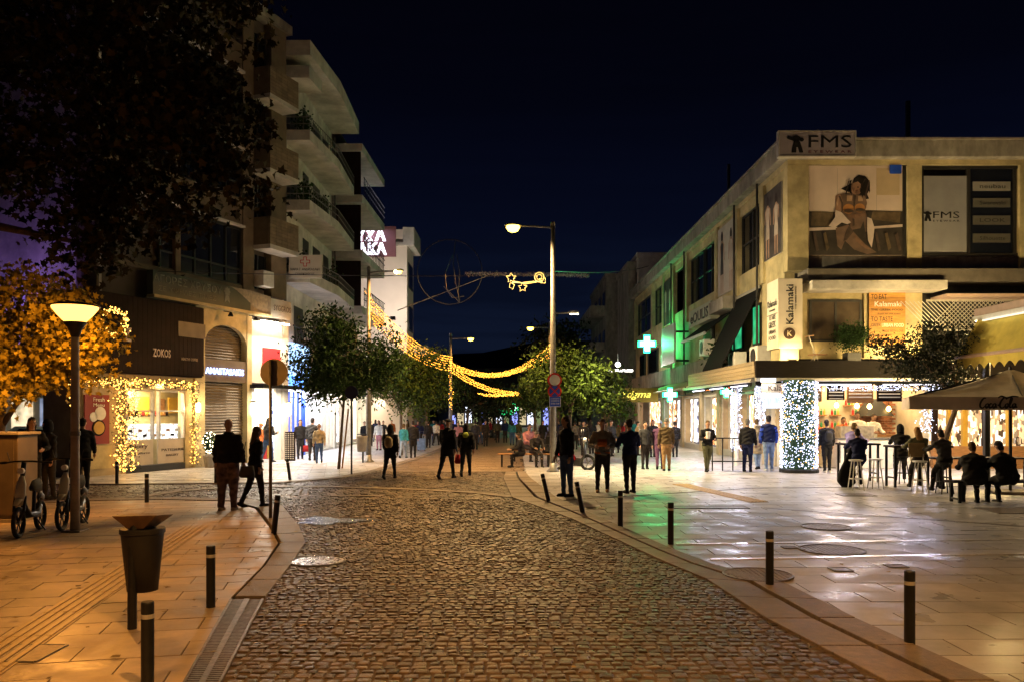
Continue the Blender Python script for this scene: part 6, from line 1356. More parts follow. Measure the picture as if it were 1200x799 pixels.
CC = [[(.75, .95), (.55, 1.0), (.25, .75), (.05, .35), (.12, .05), (.4, .0), (.7, .25)], oo(.72), [(1.50, .38), (1.3, .42), (1.12, .2), (1.22, 0), (1.45, .1), (1.6, .25)], oo(1.58), [(1.95, .42), (1.92, .1), (2.1, .08)], [(2.12, .26), (2.34, .28)],
      [(3.25, .85), (3.0, 1.05), (2.65, .8), (2.4, .35), (2.5, .02), (2.8, .02), (3.1, .3)], [(2.2, 1.0), (2.6, 1.18), (3.2, 1.0), (3.9, 1.15), (4.6, 1.1)], oo(3.05), [(3.5, .1), (3.75, .6), (3.85, .95), (3.7, .9), (3.55, .4), (3.6, .02), (3.85, .15)], oo(3.9), [(4.28, .42), (4.25, .08), (4.45, .1)]]
script(t, -.82, -hy-.05, -.265+zb, .215, CC, .020)
# yellow awning stall, upper right
t = thing('awning_stall', 'open pavilion with sagging yellow awning and pink front beam at right edge', 'awning', (13, 18, 0))
MB().box(12.35, 18, 12.5, 21.9, 4.42, 4.62).build('roof_beam', M_pink, t, world=True, bevel=.02); MB().box(12.30, 12.42, 12.5, 21.9, 4.30, 4.418).build('cassette', M_whitep, t, world=True, bevel=.02)
mb = MB(); nY, nU = 18, 6
def ap(u, v): y_ = 21.8-9.2*v; return (12.4-.55*u, y_, 4.32-.98*u-.10*math.sin(math.pi*u)*(.6+.4*math.sin(v*25)))
for i in range(nY):
    for j in range(nU): mb.add([ap(j/nU, i/nY), ap((j+1)/nU, i/nY), ap((j+1)/nU, (i+1)/nY), ap(j/nU, (i+1)/nY)], [(0,1,2,3)], tint=.5)
mb.build('awning_cloth', M_yellowcloth, t, world=True, smooth=True); MB().add([(12.4, 21.81, 4.32), (11.85, 21.81, 3.34), (12.4, 21.81, 3.34)], [(0,1,2)]).build('end_cloth', M_yellowcloth, t, world=True)
MB().tube([(11.85, 21.85, 3.34), (11.85, 12.6, 3.34)], .05, 8).build('front_bar', M_pink, t, world=True)
mb = MB(); yy = 21.8
while yy > 12.7:
    for q in range(6): u0, u1 = q/6, (q+1)/6; mb.add([(11.84, yy-.42*u0, 3.32), (11.84, yy-.42*u1, 3.32), (11.84, yy-.42*u1, 2.98+.14*math.sin(math.pi*u1)), (11.84, yy-.42*u0, 2.98+.14*math.sin(math.pi*u0))], [(0,1,2,3)], tint=.5)
    yy -= .42
mb.build('scalloped_valance', M_yellowcloth, t, world=True)
for y_ in (21.7, 17.5, 13): MB().box(12.5, 12.62, y_-.06, y_+.06, 0, 4.418).build('post', M_black, t, world=True)
MB().box(12.62, 18, 12.5, 12.6, 0, 4.3).box(17.9, 18, 12.6, 21.9, 0, 4.3).build('rear_wall', M_darkwood, t, world=True)
light('POINT', (13.6, 19, 4.1), 30, (1, .72, .25), .15, parent=t)
# A lit tube under the pink beam edge
MB().box(12.22, 12.28, 17.0, 21.3, 4.24, 4.28).build('tube_light', emis('thin tube light', (1, .9, .7), .9), t, world=True)
# ------------------------------------------------------------ trees
def leaves(n, clumps, size, shape='oval', shell=.55, bias=None, tintf=None):
    tot = sum(c_[3]*c_[4]+c_[4]*c_[5]+c_[3]*c_[5] for c_ in clumps); V = []; Fc = []; T = []
    rot = rng.random
    if shape == 'plane': base = np.array([(0,-.15),(.22,-.08),(.52,-.10),(.34,.16),(.56,.44),(.22,.42),(0,.82),(-.22,.42),(-.56,.44),(-.34,.16),(-.52,-.10),(-.22,-.08)])
    else: base = np.array([(0,0),(.22,.3),(.16,.7),(0,1),(-.16,.7),(-.22,.3)])
    k = len(base); vi = 0
    cs = []
    for c_ in clumps:
        m = int(n*(c_[3]*c_[4]+c_[4]*c_[5]+c_[3]*c_[5])/tot)
        # twigs: leaves gather in sprays
        ns = max(3, m//9); d = rng.normal(size=(ns, 3)); d /= np.linalg.norm(d, axis=1)[:, None]
        rr = shell + (1-shell)*rng.random(ns)**.7; rr *= 1+.14*rng.normal(size=ns)
        sc = np.array(c_[:3]) + d*rr[:, None]*np.array(c_[3:6])
        idx = rng.integers(0, ns, m); p = sc[idx] + rng.normal(size=(m, 3))*size*1.3
        tt = np.clip(rng.normal(.5, .22, ns)[idx] + rng.normal(0, .12, m), 0, 1)
        cs.append((p, tt))
    p = np.concatenate([c_[0] for c_ in cs]); tt = np.concatenate([c_[1] for c_ in cs]); m = len(p)
    s_ = size*(.6+.8*rng.random(m))
    a = rng.normal(size=(m, 3)); a[:, 2] -= .5; a /= np.linalg.norm(a, axis=1)[:, None]
    b = np.cross(a, rng.normal(size=(m, 3))); b /= np.linalg.norm(b, axis=1)[:, None]; nn = np.cross(a, b)
    bend = (np.abs(base[:, 0])*.5)
    vs = p[:, None, :] + (a[:, None, :]*base[None, :, 1, None] + b[:, None, :]*base[None, :, 0, None] + nn[:, None, :]*bend[None, :, None])*s_[:, None, None]
    return vs, tt
def leafmesh(name, vs, tt, m):
    n, k, _ = vs.shape; me = bpy.data.meshes.new(name)
    me.vertices.add(n*k); me.vertices.foreach_set('co', vs.reshape(-1)); me.loops.add(n*k); me.loops.foreach_set('vertex_index', np.arange(n*k))
    me.polygons.add(n); me.polygons.foreach_set('loop_start', np.arange(n)*k); me.polygons.foreach_set('loop_total', np.full(n, k)) if bpy.app.version < (4, 0) else None
    at_ = me.attributes.new('tint', 'FLOAT', 'FACE'); at_.data.foreach_set('value', tt); me.materials.append(m); me.update(calc_edges=True); me.validate()
    return me
def tree(label, base, trunk, limbs, clumps, n, size, ml, shape='oval', r=.12, parts=0, name='street_tree', loc=None, shell=.55, stake=False):
    t = thing(name, label, 'tree', base)
    tk = MB().tube(trunk, [r*(1-.5*i/(len(trunk)-1)) for i in range(len(trunk))], 12).build('trunk', M_bark, t, world=True, smooth=True)
    for lm in limbs: MB().tube(lm, [r*.5*(1-.75*i/(len(lm)-1)) for i in range(len(lm))], 8).build('limb', M_bark, tk, world=True, smooth=True)
    vs, tt = leaves(n, clumps, size, shape, shell)
    vs = vs - np.array(base)
    if parts:
        cen = vs.mean(1) + np.array(base); px = cen[:, 0]/cen[:, 1]*F+600; py = HY-(cen[:, 2]-H)/cen[:, 1]*F
        ok = (px > 5) & (px < 1195) & (py > 5) & (py < 790); sc_ = np.where(ok, 1/cen[:, 1], 0); idx = np.argsort(-sc_)[:parts]
        mask = np.ones(len(vs), bool); mask[idx] = False
        cr_ = mk('crown', leafmesh('crown', vs[mask], tt[mask], ml), t, kind='stuff')
        for i in idx:
            o_ = vs[i].mean(0); me = leafmesh('leaf', (vs[i]-o_)[None], tt[i:i+1], ml); o = mk('leaf', me, t); o.location = o_
    else: mk('crown', leafmesh('crown', vs, tt, ml), t, kind='stuff')
    return t
def rclumps(cx, cy, cz, rx, ry, rz, n, s=.42, seed=1):
    rr = random.Random(seed); L_ = []
    for _ in range(n):
        d = Vector((rr.gauss(0, 1), rr.gauss(0, 1), rr.gauss(0, 1))).normalized()*rr.uniform(.35, .85); k = s*rr.uniform(.7, 1.3)
        L_.append((cx+d.x*rx, cy+d.y*ry, cz+d.z*rz, rx*k, ry*k, rz*k))
    return L_
# the big dark plane tree at upper left: outline follows branches that hang over the pavement
pc = [(-11.5, 15, 9.6, 3.6, 2.5, 2.4), (-8.6, 15.2, 9.7, 2.9, 2.3, 2.0), (-7.2, 15, 8.1, 2.1, 2.0, 1.4), (-6.0, 14.8, 7.4, 1.5, 1.6, 1.2), (-5.3, 14.6, 6.9, .95, 1.1, .8), (-5.0, 14.7, 6.0, .7, .9, .45), (-5.8, 15, 9.6, 1.4, 1.6, 1.0), (-5.2, 15, 10.4, 1.0, 1.4, .8),
      (-8.3, 15.4, 6.8, 2.0, 1.7, 1.1), (-7.0, 15.2, 5.9, 1.2, 1.2, .75), (-7.9, 15, 5.2, 1.0, 1.0, .65), (-6.3, 14.9, 5.5, .8, .9, .5), (-10.3, 15.3, 6.9, 1.9, 1.7, 1.0), (-11.6, 15, 6.2, 1.5, 1.5, .9), (-12.3, 15, 8.0, 2.4, 2, 1.5), (-7.6, 14.9, 4.75, .55, .6, .35)]
tree('large dark plane tree overhanging the upper left corner', (-12.6, 15.5, 0), [(-12.6, 15.5, 0), (-12.5, 15.5, 2.5), (-12.2, 15.3, 4.8), (-11.6, 15.2, 7.5), (-10.8, 15, 10)],
     [[(-12.2, 15.3, 4.6), (-10, 15.2, 6.2), (-7.6, 15, 6.8), (-5.6, 14.7, 6.6)], [(-12, 15.3, 5.6), (-9.8, 15, 8.2), (-7, 15, 9.2), (-5.3, 15, 9.9)], [(-11.9, 15.2, 6.5), (-10.6, 14.6, 8.5), (-9, 14.8, 10.2)], [(-12.2, 15.3, 5), (-10, 15, 5.4), (-8, 15, 5.0)]],
     pc, 24000, .135, M_leafD, 'plane', .3, 300, 'plane_tree', shell=.35)
# orange lit tree by the lamp
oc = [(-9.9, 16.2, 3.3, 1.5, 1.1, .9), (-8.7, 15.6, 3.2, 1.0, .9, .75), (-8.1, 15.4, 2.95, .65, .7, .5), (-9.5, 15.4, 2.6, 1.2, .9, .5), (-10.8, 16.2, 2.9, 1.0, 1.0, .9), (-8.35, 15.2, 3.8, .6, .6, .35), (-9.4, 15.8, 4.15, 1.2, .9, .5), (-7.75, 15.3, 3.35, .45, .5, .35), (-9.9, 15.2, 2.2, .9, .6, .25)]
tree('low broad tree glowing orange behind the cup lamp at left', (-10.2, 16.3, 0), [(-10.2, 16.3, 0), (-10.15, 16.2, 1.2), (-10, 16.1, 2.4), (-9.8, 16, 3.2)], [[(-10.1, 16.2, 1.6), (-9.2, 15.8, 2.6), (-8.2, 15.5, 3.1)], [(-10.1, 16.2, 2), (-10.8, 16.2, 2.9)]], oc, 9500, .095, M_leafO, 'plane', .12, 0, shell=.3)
# street trees along the left
def stree(label, px, pyb, cx, cy, rx, rz, n, seed, ml=M_leafG, size=.10, rt=.06, nc=16, s=.42, name='street_tree', lean=0, Yc=None):
    b = G(px, pyb); sc_ = b.y/F; c_ = P(cx, cy, b.y); RX, RZ = rx*sc_, rz*sc_
    tp = Vector((c_.x, b.y, c_.z+RZ*.3)); mid = b.lerp(tp, .45)+Vector((lean, 0, 0))
    tr = [b, mid, tp]; lm = []
    rr = random.Random(seed)
    for _ in range(5): a_ = rr.uniform(0, 6.28); e = Vector((c_.x+RX*.6*math.cos(a_), b.y+RX*.6*math.sin(a_), c_.z+RZ*rr.uniform(-.3, .6))); s0_ = mid.lerp(tp, rr.uniform(.0, .5)); lm.append([s0_, s0_.lerp(e, .5)+Vector((0, 0, .1)), e])
    return tree(label, b, tr, lm, rclumps(c_.x, b.y, c_.z, RX, RX*.9, RZ, nc, s, seed), n, size, ml, 'oval', rt, 0, name)
stree('dark green street tree with thin staked trunk before the bright left shops', 397, 549, 408, 418, 74, 62, 13000, 3, size=.125, rt=.055, nc=34, s=.32)
b_ = G(401, 548); t = thing('tree_stake', 'leaning wooden stake tied to the thin street tree', 'stake', b_); MB().tube([(.02, -.1, 0), (.22, -.05, 2.0)], .03, 8).build('pole', M_wood, t)
stree('second left street tree with drooping crown lit yellow green', 470, 533, 470, 448, 56, 44, 8000, 5, size=.15, rt=.08, nc=16, ml=M_leafY)
stree('third left street tree behind the distant lit column', 500, 522, 500, 456, 44, 40, 4200, 8, size=.17, rt=.09, nc=14)
stree('fourth left street tree, darker, near the street centre', 545, 519, 552, 462, 40, 34, 3200, 9, size=.2, rt=.1, nc=12, ml=M_leafK)
stree('round dark tree closing the street between both rows', 577, 512, 580, 478, 30, 30, 2600, 12, size=.24, rt=.12, nc=10, ml=M_leafK)
stree('yellow green tree behind the tall middle column with pale forked trunk', 668, 545, 668, 452, 56, 38, 9500, 21, size=.14, rt=.08, nc=22, s=.36, ml=M_leafY)
stree('smaller light green tree right of the middle column tree', 705, 530, 712, 462, 34, 28, 2800, 22, size=.15, rt=.08, nc=12, ml=M_leafY)
stree('far green tree left of the tall middle column', 628, 524, 625, 455, 32, 34, 2600, 23, size=.18, rt=.1, nc=12, ml=M_leafG)
stree('dark bushy tree far down the street on the right', 655, 512, 650, 400, 40, 30, 2200, 24, size=.3, rt=.2, nc=10, ml=M_leafK)
# dark olive in front of the kiosk terrace
tree('dark olive tree with slanted trunk between kiosk and yellow awning', (11.7, 21.9, 0), [(11.4, 21.9, 0), (11.6, 21.9, 1.2), (12.0, 21.9, 2.4), (11.6, 21.9, 3.4)], [[(11.9, 21.9, 2.2), (11, 21.9, 3.2), (9.9, 22, 3.7)], [(11.8, 21.9, 2.6), (12.1, 22, 3.8)]],
     [(11.6, 22, 3.2, .95, .9, .7), (11.9, 22, 3.8, .6, .8, .5), (10.7, 22, 3.3, .8, .7, .45), (11.0, 22, 2.9, .8, .7, .4), (10.2, 22, 3.55, .55, .5, .25), (9.8, 22, 3.75, .35, .4, .14), (11.2, 22, 3.9, .6, .6, .4), (11.9, 22, 2.6, .6, .6, .3)], 7500, .085, M_leafK, 'oval', .09, 0, 'olive_tree', shell=.2)
c = P(998, 405, 26.5)
t = thing('potted_shrub', 'clipped round shrub in a grey square pot on the canopy roof', 'potted plant', (c.x, 26.5, 3.42)); MB().box(-.22, .22, -.22, .22, 0, .38).build('pot', M_grey, t, bevel=.01); MB().tube([(0, 0, .36), (0, 0, .75)], .02, 6).build('stem', M_bark, t)
vs, tt = leaves(3600, [(0, 0, .92, .54, .5, .40)], .065, 'oval', .35); mk('foliage', leafmesh('foliage', vs, tt, M_leafG), t, kind='stuff')
t = thing('folding_chair', 'light folding chair frame standing on the canopy roof left of the shrub', 'chair', (9.85, 26.45, 3.42), rad(20))
MB().tube([(-.25, -.2, 0), (.0, .2, .5)], .014, 5).tube([(-.25, .2, .0), (.1, -.2, .5)], .014, 5).build('leg', M_alu, t); MB().tube([(.1, 0, 0), (-.35, .0, .95)], .014, 5).build('leg', M_alu, t); MB().box(-.2, .25, -.2, .2, .30, .33).build('seat', M_wood, t); MB().tube([(-.30, -.2, .9), (-.30, .2, .9)], .02, 5).build('backrest', M_wood, t)
t = thing('potted_plant', 'leafy dark potted plant on the side ledge behind the black awning', 'potted plant', (8.75, 34.5, 3.45)); MB().lathe([(.15, 0), (.22, .4), (.2, .4)], n=12).build('pot', M_conc, t)
vs, tt = leaves(500, [(0, 0, .9, .35, .35, .5)], .16, 'oval', .2); mk('foliage', leafmesh('foliage', vs, tt, M_leafG), t, kind='stuff')
# ------------------------------------------------------------ festoons and ornaments
def festoon(label, strands, n=300, bs=.03, m=M_bulbY, name='light_festoon', jit=.03, mid=None):
    t = thing(name, label, 'light string', tuple(strands[0][0])); b = MB(); w_ = MB()
    for A, B, sag in strands:
        A, B = Vector(A), Vector(B)
        f_ = lambda u: A.lerp(B, u) - Vector((0, 0, 4*sag*u*(1-u)))
        w_.tube([f_(i/14) for i in range(15)], .008, 4)
        for k in range(n):
            p = f_((k+R.random())/n) + Vector((R.gauss(0, jit), R.gauss(0, jit), R.gauss(0, jit))); s_ = bs*R.uniform(.7, 1.25)
            x, y, z = p; b.add([(x+s_,y,z),(x-s_,y,z),(x,y+s_,z),(x,y-s_,z),(x,y,z+s_),(x,y,z-s_)], [(0,2,4),(2,1,4),(1,3,4),(3,0,4),(2,0,5),(1,2,5),(3,1,5),(0,3,5)])
    b.build('bulbs', m, t, world=True, kind='stuff'); w_.build('wire', M_black, t, world=True)
    return t
e2 = lambda py: P(530, py, 42)
festoon('wide net of golden light strings sweeping down from the left building to the distant column', [(P(428+k*1.5, 342+k*6.2, 31), e2(418+k*2.6), .55-.02*k) for k in range(7)], 240, .0135, jit=.012)
festoon('golden light strings rising right from the distant column to the middle lamp post', [(e2(425+k*2), P(645, 404+k*3, 46), 1.0-.05*k) for k in range(4)], 200, .017, jit=.018)
festoon('lower golden strings sagging right below the main festoon', [(P(560, 437, 43), P(645, 418, 46), .35), (P(560, 439, 43), P(645, 421, 46), .32)], 120, .016, jit=.018)
festoon('golden strings dropping from the distant column to the street centre', [(e2(430+k*3), P(607, 459+k*1.5, 43), .32) for k in range(3)], 150, .017, jit=.018)
festoon('short lowest golden string near the street centre', [(P(560, 461, 46), P(608, 461, 43), .05), (P(566, 463, 46), P(606, 462, 43), .05)], 90, .018, jit=.02)
festoon('golden lights wound round the distant lamp column', [((-3.07+.1*math.sin(k), 41.85, 4.5-k*.2), (-3.2-.1*math.sin(k), 41.85, 4.3-k*.2), .0) for k in range(12)], 7, .018, jit=.04)
def cable(label, A, B, sag, r=.012, tin=0):
    A, B = Vector(A), Vector(B); mb = MB().tube([A.lerp(B, i/20)-Vector((0, 0, 4*sag*(i/20)*(1-i/20))) for i in range(21)], r, 5)
    return tag(mb.build('overhead_cable', M_black, loc=A), label, 'cable')
cable('dark overhead cable crossing the whole street under the yellow lamp', P(180, 318, 26), P(690, 322, 31), .1, .014)
cable('thin cable from middle column towards the far right buildings', P(650, 318, 26), P(760, 312, 60), .2, .02)
b = MB()
A, B = P(545, 320, 28.9), P(690, 322, 31)
t = thing('tinsel_string', 'unlit silvery tinsel string on the cable between hoop and lamp column', 'garland', A)
for k in range(1500):
    p = A.lerp(B, R.random()) + Vector((R.gauss(0, .02), R.gauss(0, .03), -.03+R.gauss(0, .035))); d = Vector((R.gauss(0, 1), R.gauss(0, 1), R.gauss(0, 1))).normalized()*.06; b.add([p, p+d*.5+Vector((.012, 0, .01)), p+d], [(0,1,2)])
b.build('tinsel', mat('silver tinsel', (.5, .45, .4), .3, .6, .2, 5, 0), t, world=True, kind='stuff')
c = P(527, 319, 28.5)
t = thing('hoop_ornament', 'large unlit thin hoop ornament with inner figure hanging over the street', 'street decoration', c)
rr_ = 38/F*28.5; MB().tube([(rr_*math.cos(a), 0, rr_*math.sin(a)) for a in [2*math.pi*k/48 for k in range(48)]], .013, 6, closed=True).build('hoop', M_black, t)
MB().tube([(.2, 0, rr_), (.12, 0, .3), (.22, 0, -.4), (.35, 0, -rr_*.95)], .012, 5).tube([(.12, 0, .6), (-.15, 0, .0), (-.1, 0, -.6), (.35, 0, -rr_*.95)], .012, 5).tube([(.25, 0, .6), (.35, 0, 0), (.3, 0, -.7), (.35, 0, -1.0)], .012, 5).tube([(-.2, 0, -.5), (.1, 0, -.9), (.5, 0, -.85)], .012, 5).build('figure_frame', M_black, t)
A, B = P(466, 364, 30), P(578, 321, 28.5); t = thing('rod', 'pale slanted rod crossing below the hoop ornament', 'rod', A); MB().tube([A, A.lerp(B, .42)], .02, 6).build('thick_end', M_galv, t, world=True); MB().tube([A.lerp(B, .42), B], .010, 6).build('thin_end', M_galv, t, world=True)
c = P(616, 331, 28)
t = thing('star_ornament', 'golden outlined ornament of stars bell and ribbon beside the lamp column', 'street decoration', c); k_ = 28/F
ML2 = emis('dim golden tube light', (1, .75, .25), .4)
def px2(u, v): return ((u-616)*k_, 0, (331-v)*k_)
def star(cx, cy, r_): return [px2(cx+(r_ if i % 2 == 0 else r_*.5)*math.sin(i*math.pi/5), cy-(r_ if i % 2 == 0 else r_*.5)*math.cos(i*math.pi/5)) for i in range(10)]
for s_ in ((599, 326, 6), (612.5, 337, 5.5)): MB().tube(star(*s_), .016, 5, closed=True).build('star', ML2, t)
MB().tube([px2(632+5.5*math.cos(a), 325+5.5*math.sin(a)) for a in [2*math.pi*k/16 for k in range(16)]], .016, 5, closed=True).tube([px2(632+3*math.cos(a), 325+3*math.sin(a)) for a in [2*math.pi*k/12 for k in range(12)]], .014, 5, closed=True).build('ring', ML2, t)
MB().tube([px2(600, 331), px2(612, 332), px2(625, 330), px2(636, 331)], .02, 5).tube([px2(603, 330), px2(616, 333), px2(628, 331), px2(637, 328)], .016, 5).build('ribbon', ML2, t)
MB().tube([px2(598, 331), px2(597, 337), px2(601, 339), px2(603, 334)], .016, 5, closed=True).tube([px2(632, 327), px2(639, 326), px2(639, 332), px2(634, 332)], .016, 5, closed=True).build('bell', ML2, t)
c = P(465, 318, 30.7); t = thing('wall_lantern', 'small warm lantern glowing on the cable by the left column', 'lamp', c); MB().lathe([(.03, -.1), (.09, -.06), (.11, 0), (.06, .06)], n=10).build('bulb', emis('warm lantern', (1, .75, .35), 22), t); 
# background left: parked car, lit pillar
t = thing('light_pillar', 'slim pale glowing advertising pillar behind the lamp post at left', 'advertising pillar', (-13.6, 25, 0)); MB().box(-.25, .25, -.1, .1, .6, 2.35).build('lit_face', emis('pale green lit face', (.75, 1, .72), 1.3), t); MB().box(-.28, .28, -.12, .12, 0, .58).build('foot', M_grey, t); light('POINT', (-13.7, 25.6, 1.6), 30, (.85, 1, .8), .3, parent=t)
t = thing('parked_car', 'pale parked car half hidden behind the two dark figures at far left', 'car', (-15.7, 28.0, 0), rad(80))
bd = MB(); prof = [(-2.0, .35), (-2.05, .75), (-1.3, .92), (-.75, 1.38), (.75, 1.42), (1.45, 1.0), (2.05, .9), (2.1, .35)]
bd.loft([[(w_*s1_, u, v) for u, v in prof] for w_, s1_ in ((.78, -1), (.86, -1), (.86, 1), (.78, 1))][0:4]); bd.build('body', mat('silver car paint', (.5, .5, .48), .3, .4, .05, 3, 0), t, bevel=.04)
for s_ in (-1, 1):
    MB().add([(s_*.87, -.9, .95), (s_*.87, .95, .98), (s_*.82, .6, 1.34), (s_*.82, -.6, 1.30)], [(0,1,2,3)]).build('side_window', M_glass, t)
    for u in (-1.3, 1.3): MB().tube([(s_*.78, u, .32), (s_*.90, u, .32)], .32, 18).build('wheel', M_blackrub, t)
for s_ in (-1, 1): MB().box(s_*.6-.12, s_*.6+.12, -2.09, -2.04, .6, .72).build('headlight', M_whitep, t)
# ------------------------------------------------------------ people
SC2 = bpy.data.scenes.new('modelling')
def rotd(a, lat=0): return Vector((lat, -math.sin(a), -math.cos(a))).normalized()
def figure(p):
    lean, nod = rad(p.get('lean', 2)), rad(p.get('nod', 8)); LG = [(rad(a), rad(b)) for a, b in p.get('legs', ((2, 3), (-2, 2)))]; sp_ = p.get('spread', .10)
    TH, SHN = .43, .42; low = max(TH*math.cos(a)+SHN*math.cos(a-b) for a, b in LG)
    pz = p['pz'] if 'pz' in p else low + .085
    pel = Vector((0, 0, pz)); u = Vector((0, -math.sin(lean), math.cos(lean))); sh = pel + u*.50; J = {}
    hd = (u + Vector((0, -math.sin(nod)*.5, 0))).normalized(); nk = sh + u*.03
    legs = []
    for s, (a, b) in zip((-1, 1), LG):
        hip = pel + Vector((s*.088, 0, -.02)); kn = hip + rotd(a, s*(sp_-.088)*.8)*TH; an = kn + rotd(a-b, s*(sp_-.088)*.3)*SHN; legs.append((s, hip, kn, an, a-b))
    arms = []
    for s, (a, o, e, i) in zip((-1, 1), p.get('arms', ((4, 10, 12, 0), (-2, 10, 12, 0)))):
        a, e = rad(a), rad(e); so = sh + Vector((s*.185, 0, -.035)); d = Vector((s*math.sin(rad(o)), -math.sin(a)*math.cos(rad(o)), -math.cos(a)*math.cos(rad(o)))).normalized(); el_ = so + d*.29
        f_ = Vector((s*math.sin(rad(o))*.5 - s*i, -math.sin(a+e), -math.cos(a+e))).normalized(); wr_ = el_ + f_*.25; arms.append((s, so, el_, wr_, f_))
    return dict(pel=pel, u=u, sh=sh, hd=hd, nk=nk, legs=legs, arms=arms, p=p)
def body_mesh(q, grow=0):
    m = MB(); pel, u, sh, nk, hd = q['pel'], q['u'], q['sh'], q['nk'], q['hd']; w_ = q['p'].get('w', 1)
    m.tube([pel-u*.09, pel-u*.03, pel+u*.08, pel+u*.2, pel+u*.34, pel+u*.44, sh, nk+u*.02], [(.12*w_, .09*w_), (.165*w_, .115*w_), (.155*w_, .11*w_), (.14*w_, .10*w_), (.165*w_, .112*w_), (.18*w_, .105*w_), (.13, .08), (.06, .06)], 16)
    m.tube([sh-u*.02, nk+u*.05, nk+u*.05+hd*.06], [.062, .054, .052], 12)
    h0 = nk + u*.03; q['h0'] = h0
    m.tube([h0+hd*.045+Vector((0, -.03, 0)), h0+hd*.07+Vector((0, -.025, 0)), h0+hd*.11, h0+hd*.16, h0+hd*.205, h0+hd*.245, h0+hd*.265], [(.03, .03), (.05, .06), (.063, .082), (.073, .095), (.071, .092), (.05, .065), (.015, .02)], 16)
    fd = Vector((0, -1, 0)); m.tube([h0+hd*.155+fd*.088, h0+hd*.13+fd*.108, h0+hd*.118+fd*.088], [.008, .015, .010], 6)
    for s in (-1, 1): m.tube([h0+hd*.12+Vector((s*.073, .005, 0)), h0+hd*.145+Vector((s*.082, .012, 0)), h0+hd*.165+Vector((s*.075, .008, 0))], [.008, .015, .008], 6)
    for s, hip, kn, an, sa in q['legs']:
        m.tube([hip+Vector((0, 0, .05)), hip, hip.lerp(kn, .5), kn, kn.lerp(an, .3), kn.lerp(an, .7), an], [.088*w_, .09*w_, .074*w_, .056, .056, .042, .036], 12)
    for s, so, el_, wr_, f_ in q['arms']:
        m.tube([so-Vector((s*.05, 0, 0)), so, so.lerp(el_, .5), el_, el_.lerp(wr_, .3), wr_], [.05, .056, .046, .038, .038, .026], 10)
        # palm and five fingers
        lat = Vector((s, 0, 0)); lat = (lat - f_*lat.dot(f_)).normalized(); nrm = f_.cross(lat).normalized()
        inw = -lat; side = nrm if nrm.y < 0 else -nrm       # side: towards the front, where the thumb sits
        m.tube([wr_-f_*.01, wr_+f_*.04, wr_+f_*.085], [(.028, .018), (.040, .019), (.038, .015)], 10)
        pm = wr_ + f_*.08
        for k, Ls in enumerate((.062, .072, .066, .05)):
            b_ = pm + side*(.030-.020*k); m.tube([b_-f_*.01, b_+f_*Ls*.5+inw*.006, b_+f_*Ls+inw*.026], [.0098, .0092, .007], 6)
        b_ = wr_ + f_*.03 + side*.030; m.tube([b_, b_+side*.028+f_*.022, b_+side*.034+f_*.052+inw*.012], [.0125, .011, .0085], 6)
    return m
def trou_mesh(q):
    m = MB(); g = q['p'].get('loose', 1); w_ = q['p'].get('w', 1); pel, u = q['pel'], q['u']
    m.tube([pel-u*.10, pel-u*.02, pel+u*.10], [(.14*w_, .11*w_), (.185*w_, .135*w_), (.168*w_, .125*w_)], 16)
    for s, hip, kn, an, sa in q['legs']: m.tube([hip+Vector((0, 0, .06)), hip, hip.lerp(kn, .5), kn, kn.lerp(an, .5), an+(an-kn).normalized()*.025], [.105*w_, .108*w_, .092*g*w_, .073*g, .058*g, .049*g], 12)
    return m
def jack_mesh(q):
    m = MB(); pel, u, sh, nk = q['pel'], q['u'], q['sh'], q['nk']; w_ = q['p'].get('w', 1); k = q['p'].get('coat', 0)
    dn = Vector((0, 0, -1)) if not q['p'].get('sit') else (q['legs'][0][2]-q['legs'][0][1]).normalized()
    low = pel-u*.03+dn*k; mid = pel+dn*k*.5
    m.tube([low, mid-u*.0 if k else pel, pel+u*.1, pel+u*.2, pel+u*.34, pel+u*.43, sh+u*.005, nk+u*.035], [((.19+.10*k)*w_, (.145+.12*k)*w_), ((.195+.04*k)*w_, (.15+.05*k)*w_), (.182*w_, .138*w_), (.17*w_, .128*w_), (.195*w_, .14*w_), (.21*w_, .128*w_), (.155, .105), (.075, .075)], 18)
    for s, so, el_, wr_, f_ in q['arms']:
        m.tube([so-Vector((s*.06, 0, -.01)), so, so.lerp(el_, .5), el_, el_.lerp(wr_, .5), wr_-f_*.015], [.07, .078, .066, .060, .054, .044], 12)
    if q['p'].get('hoodback'): m.tube([nk+u*.0+Vector((0, .06, -.05)), nk+u*.05+Vector((0, .09, 0)), nk+u*.09+Vector((0, .05, 0))], [(.08, .04), (.11, .06), (.09, .03)], 12)
    return m
def shoe_mesh(q, i):
    m = MB(); s, hip, kn, an, sa = q['legs'][i]; f_ = Vector((0, -math.cos(sa), math.sin(sa))) if abs(sa) > .3 and not q['p'].get('sit') else Vector((0, -1, 0)); dz = Vector((0, 0, -1))
    if abs(sa) > .3 and not q['p'].get('sit'): dz = (an-kn).normalized()
    b_ = an + dz*.045; m.tube([b_-f_*.07, b_-f_*.04, b_+f_*.05, b_+f_*.14, b_+f_*.185], [(.03, .035), (.045, .048), (.048, .044), (.046, .032), (.02, .018)], 12)
    m.tube([an-dz*.06, an+dz*.03], [.045, .05], 10); return m
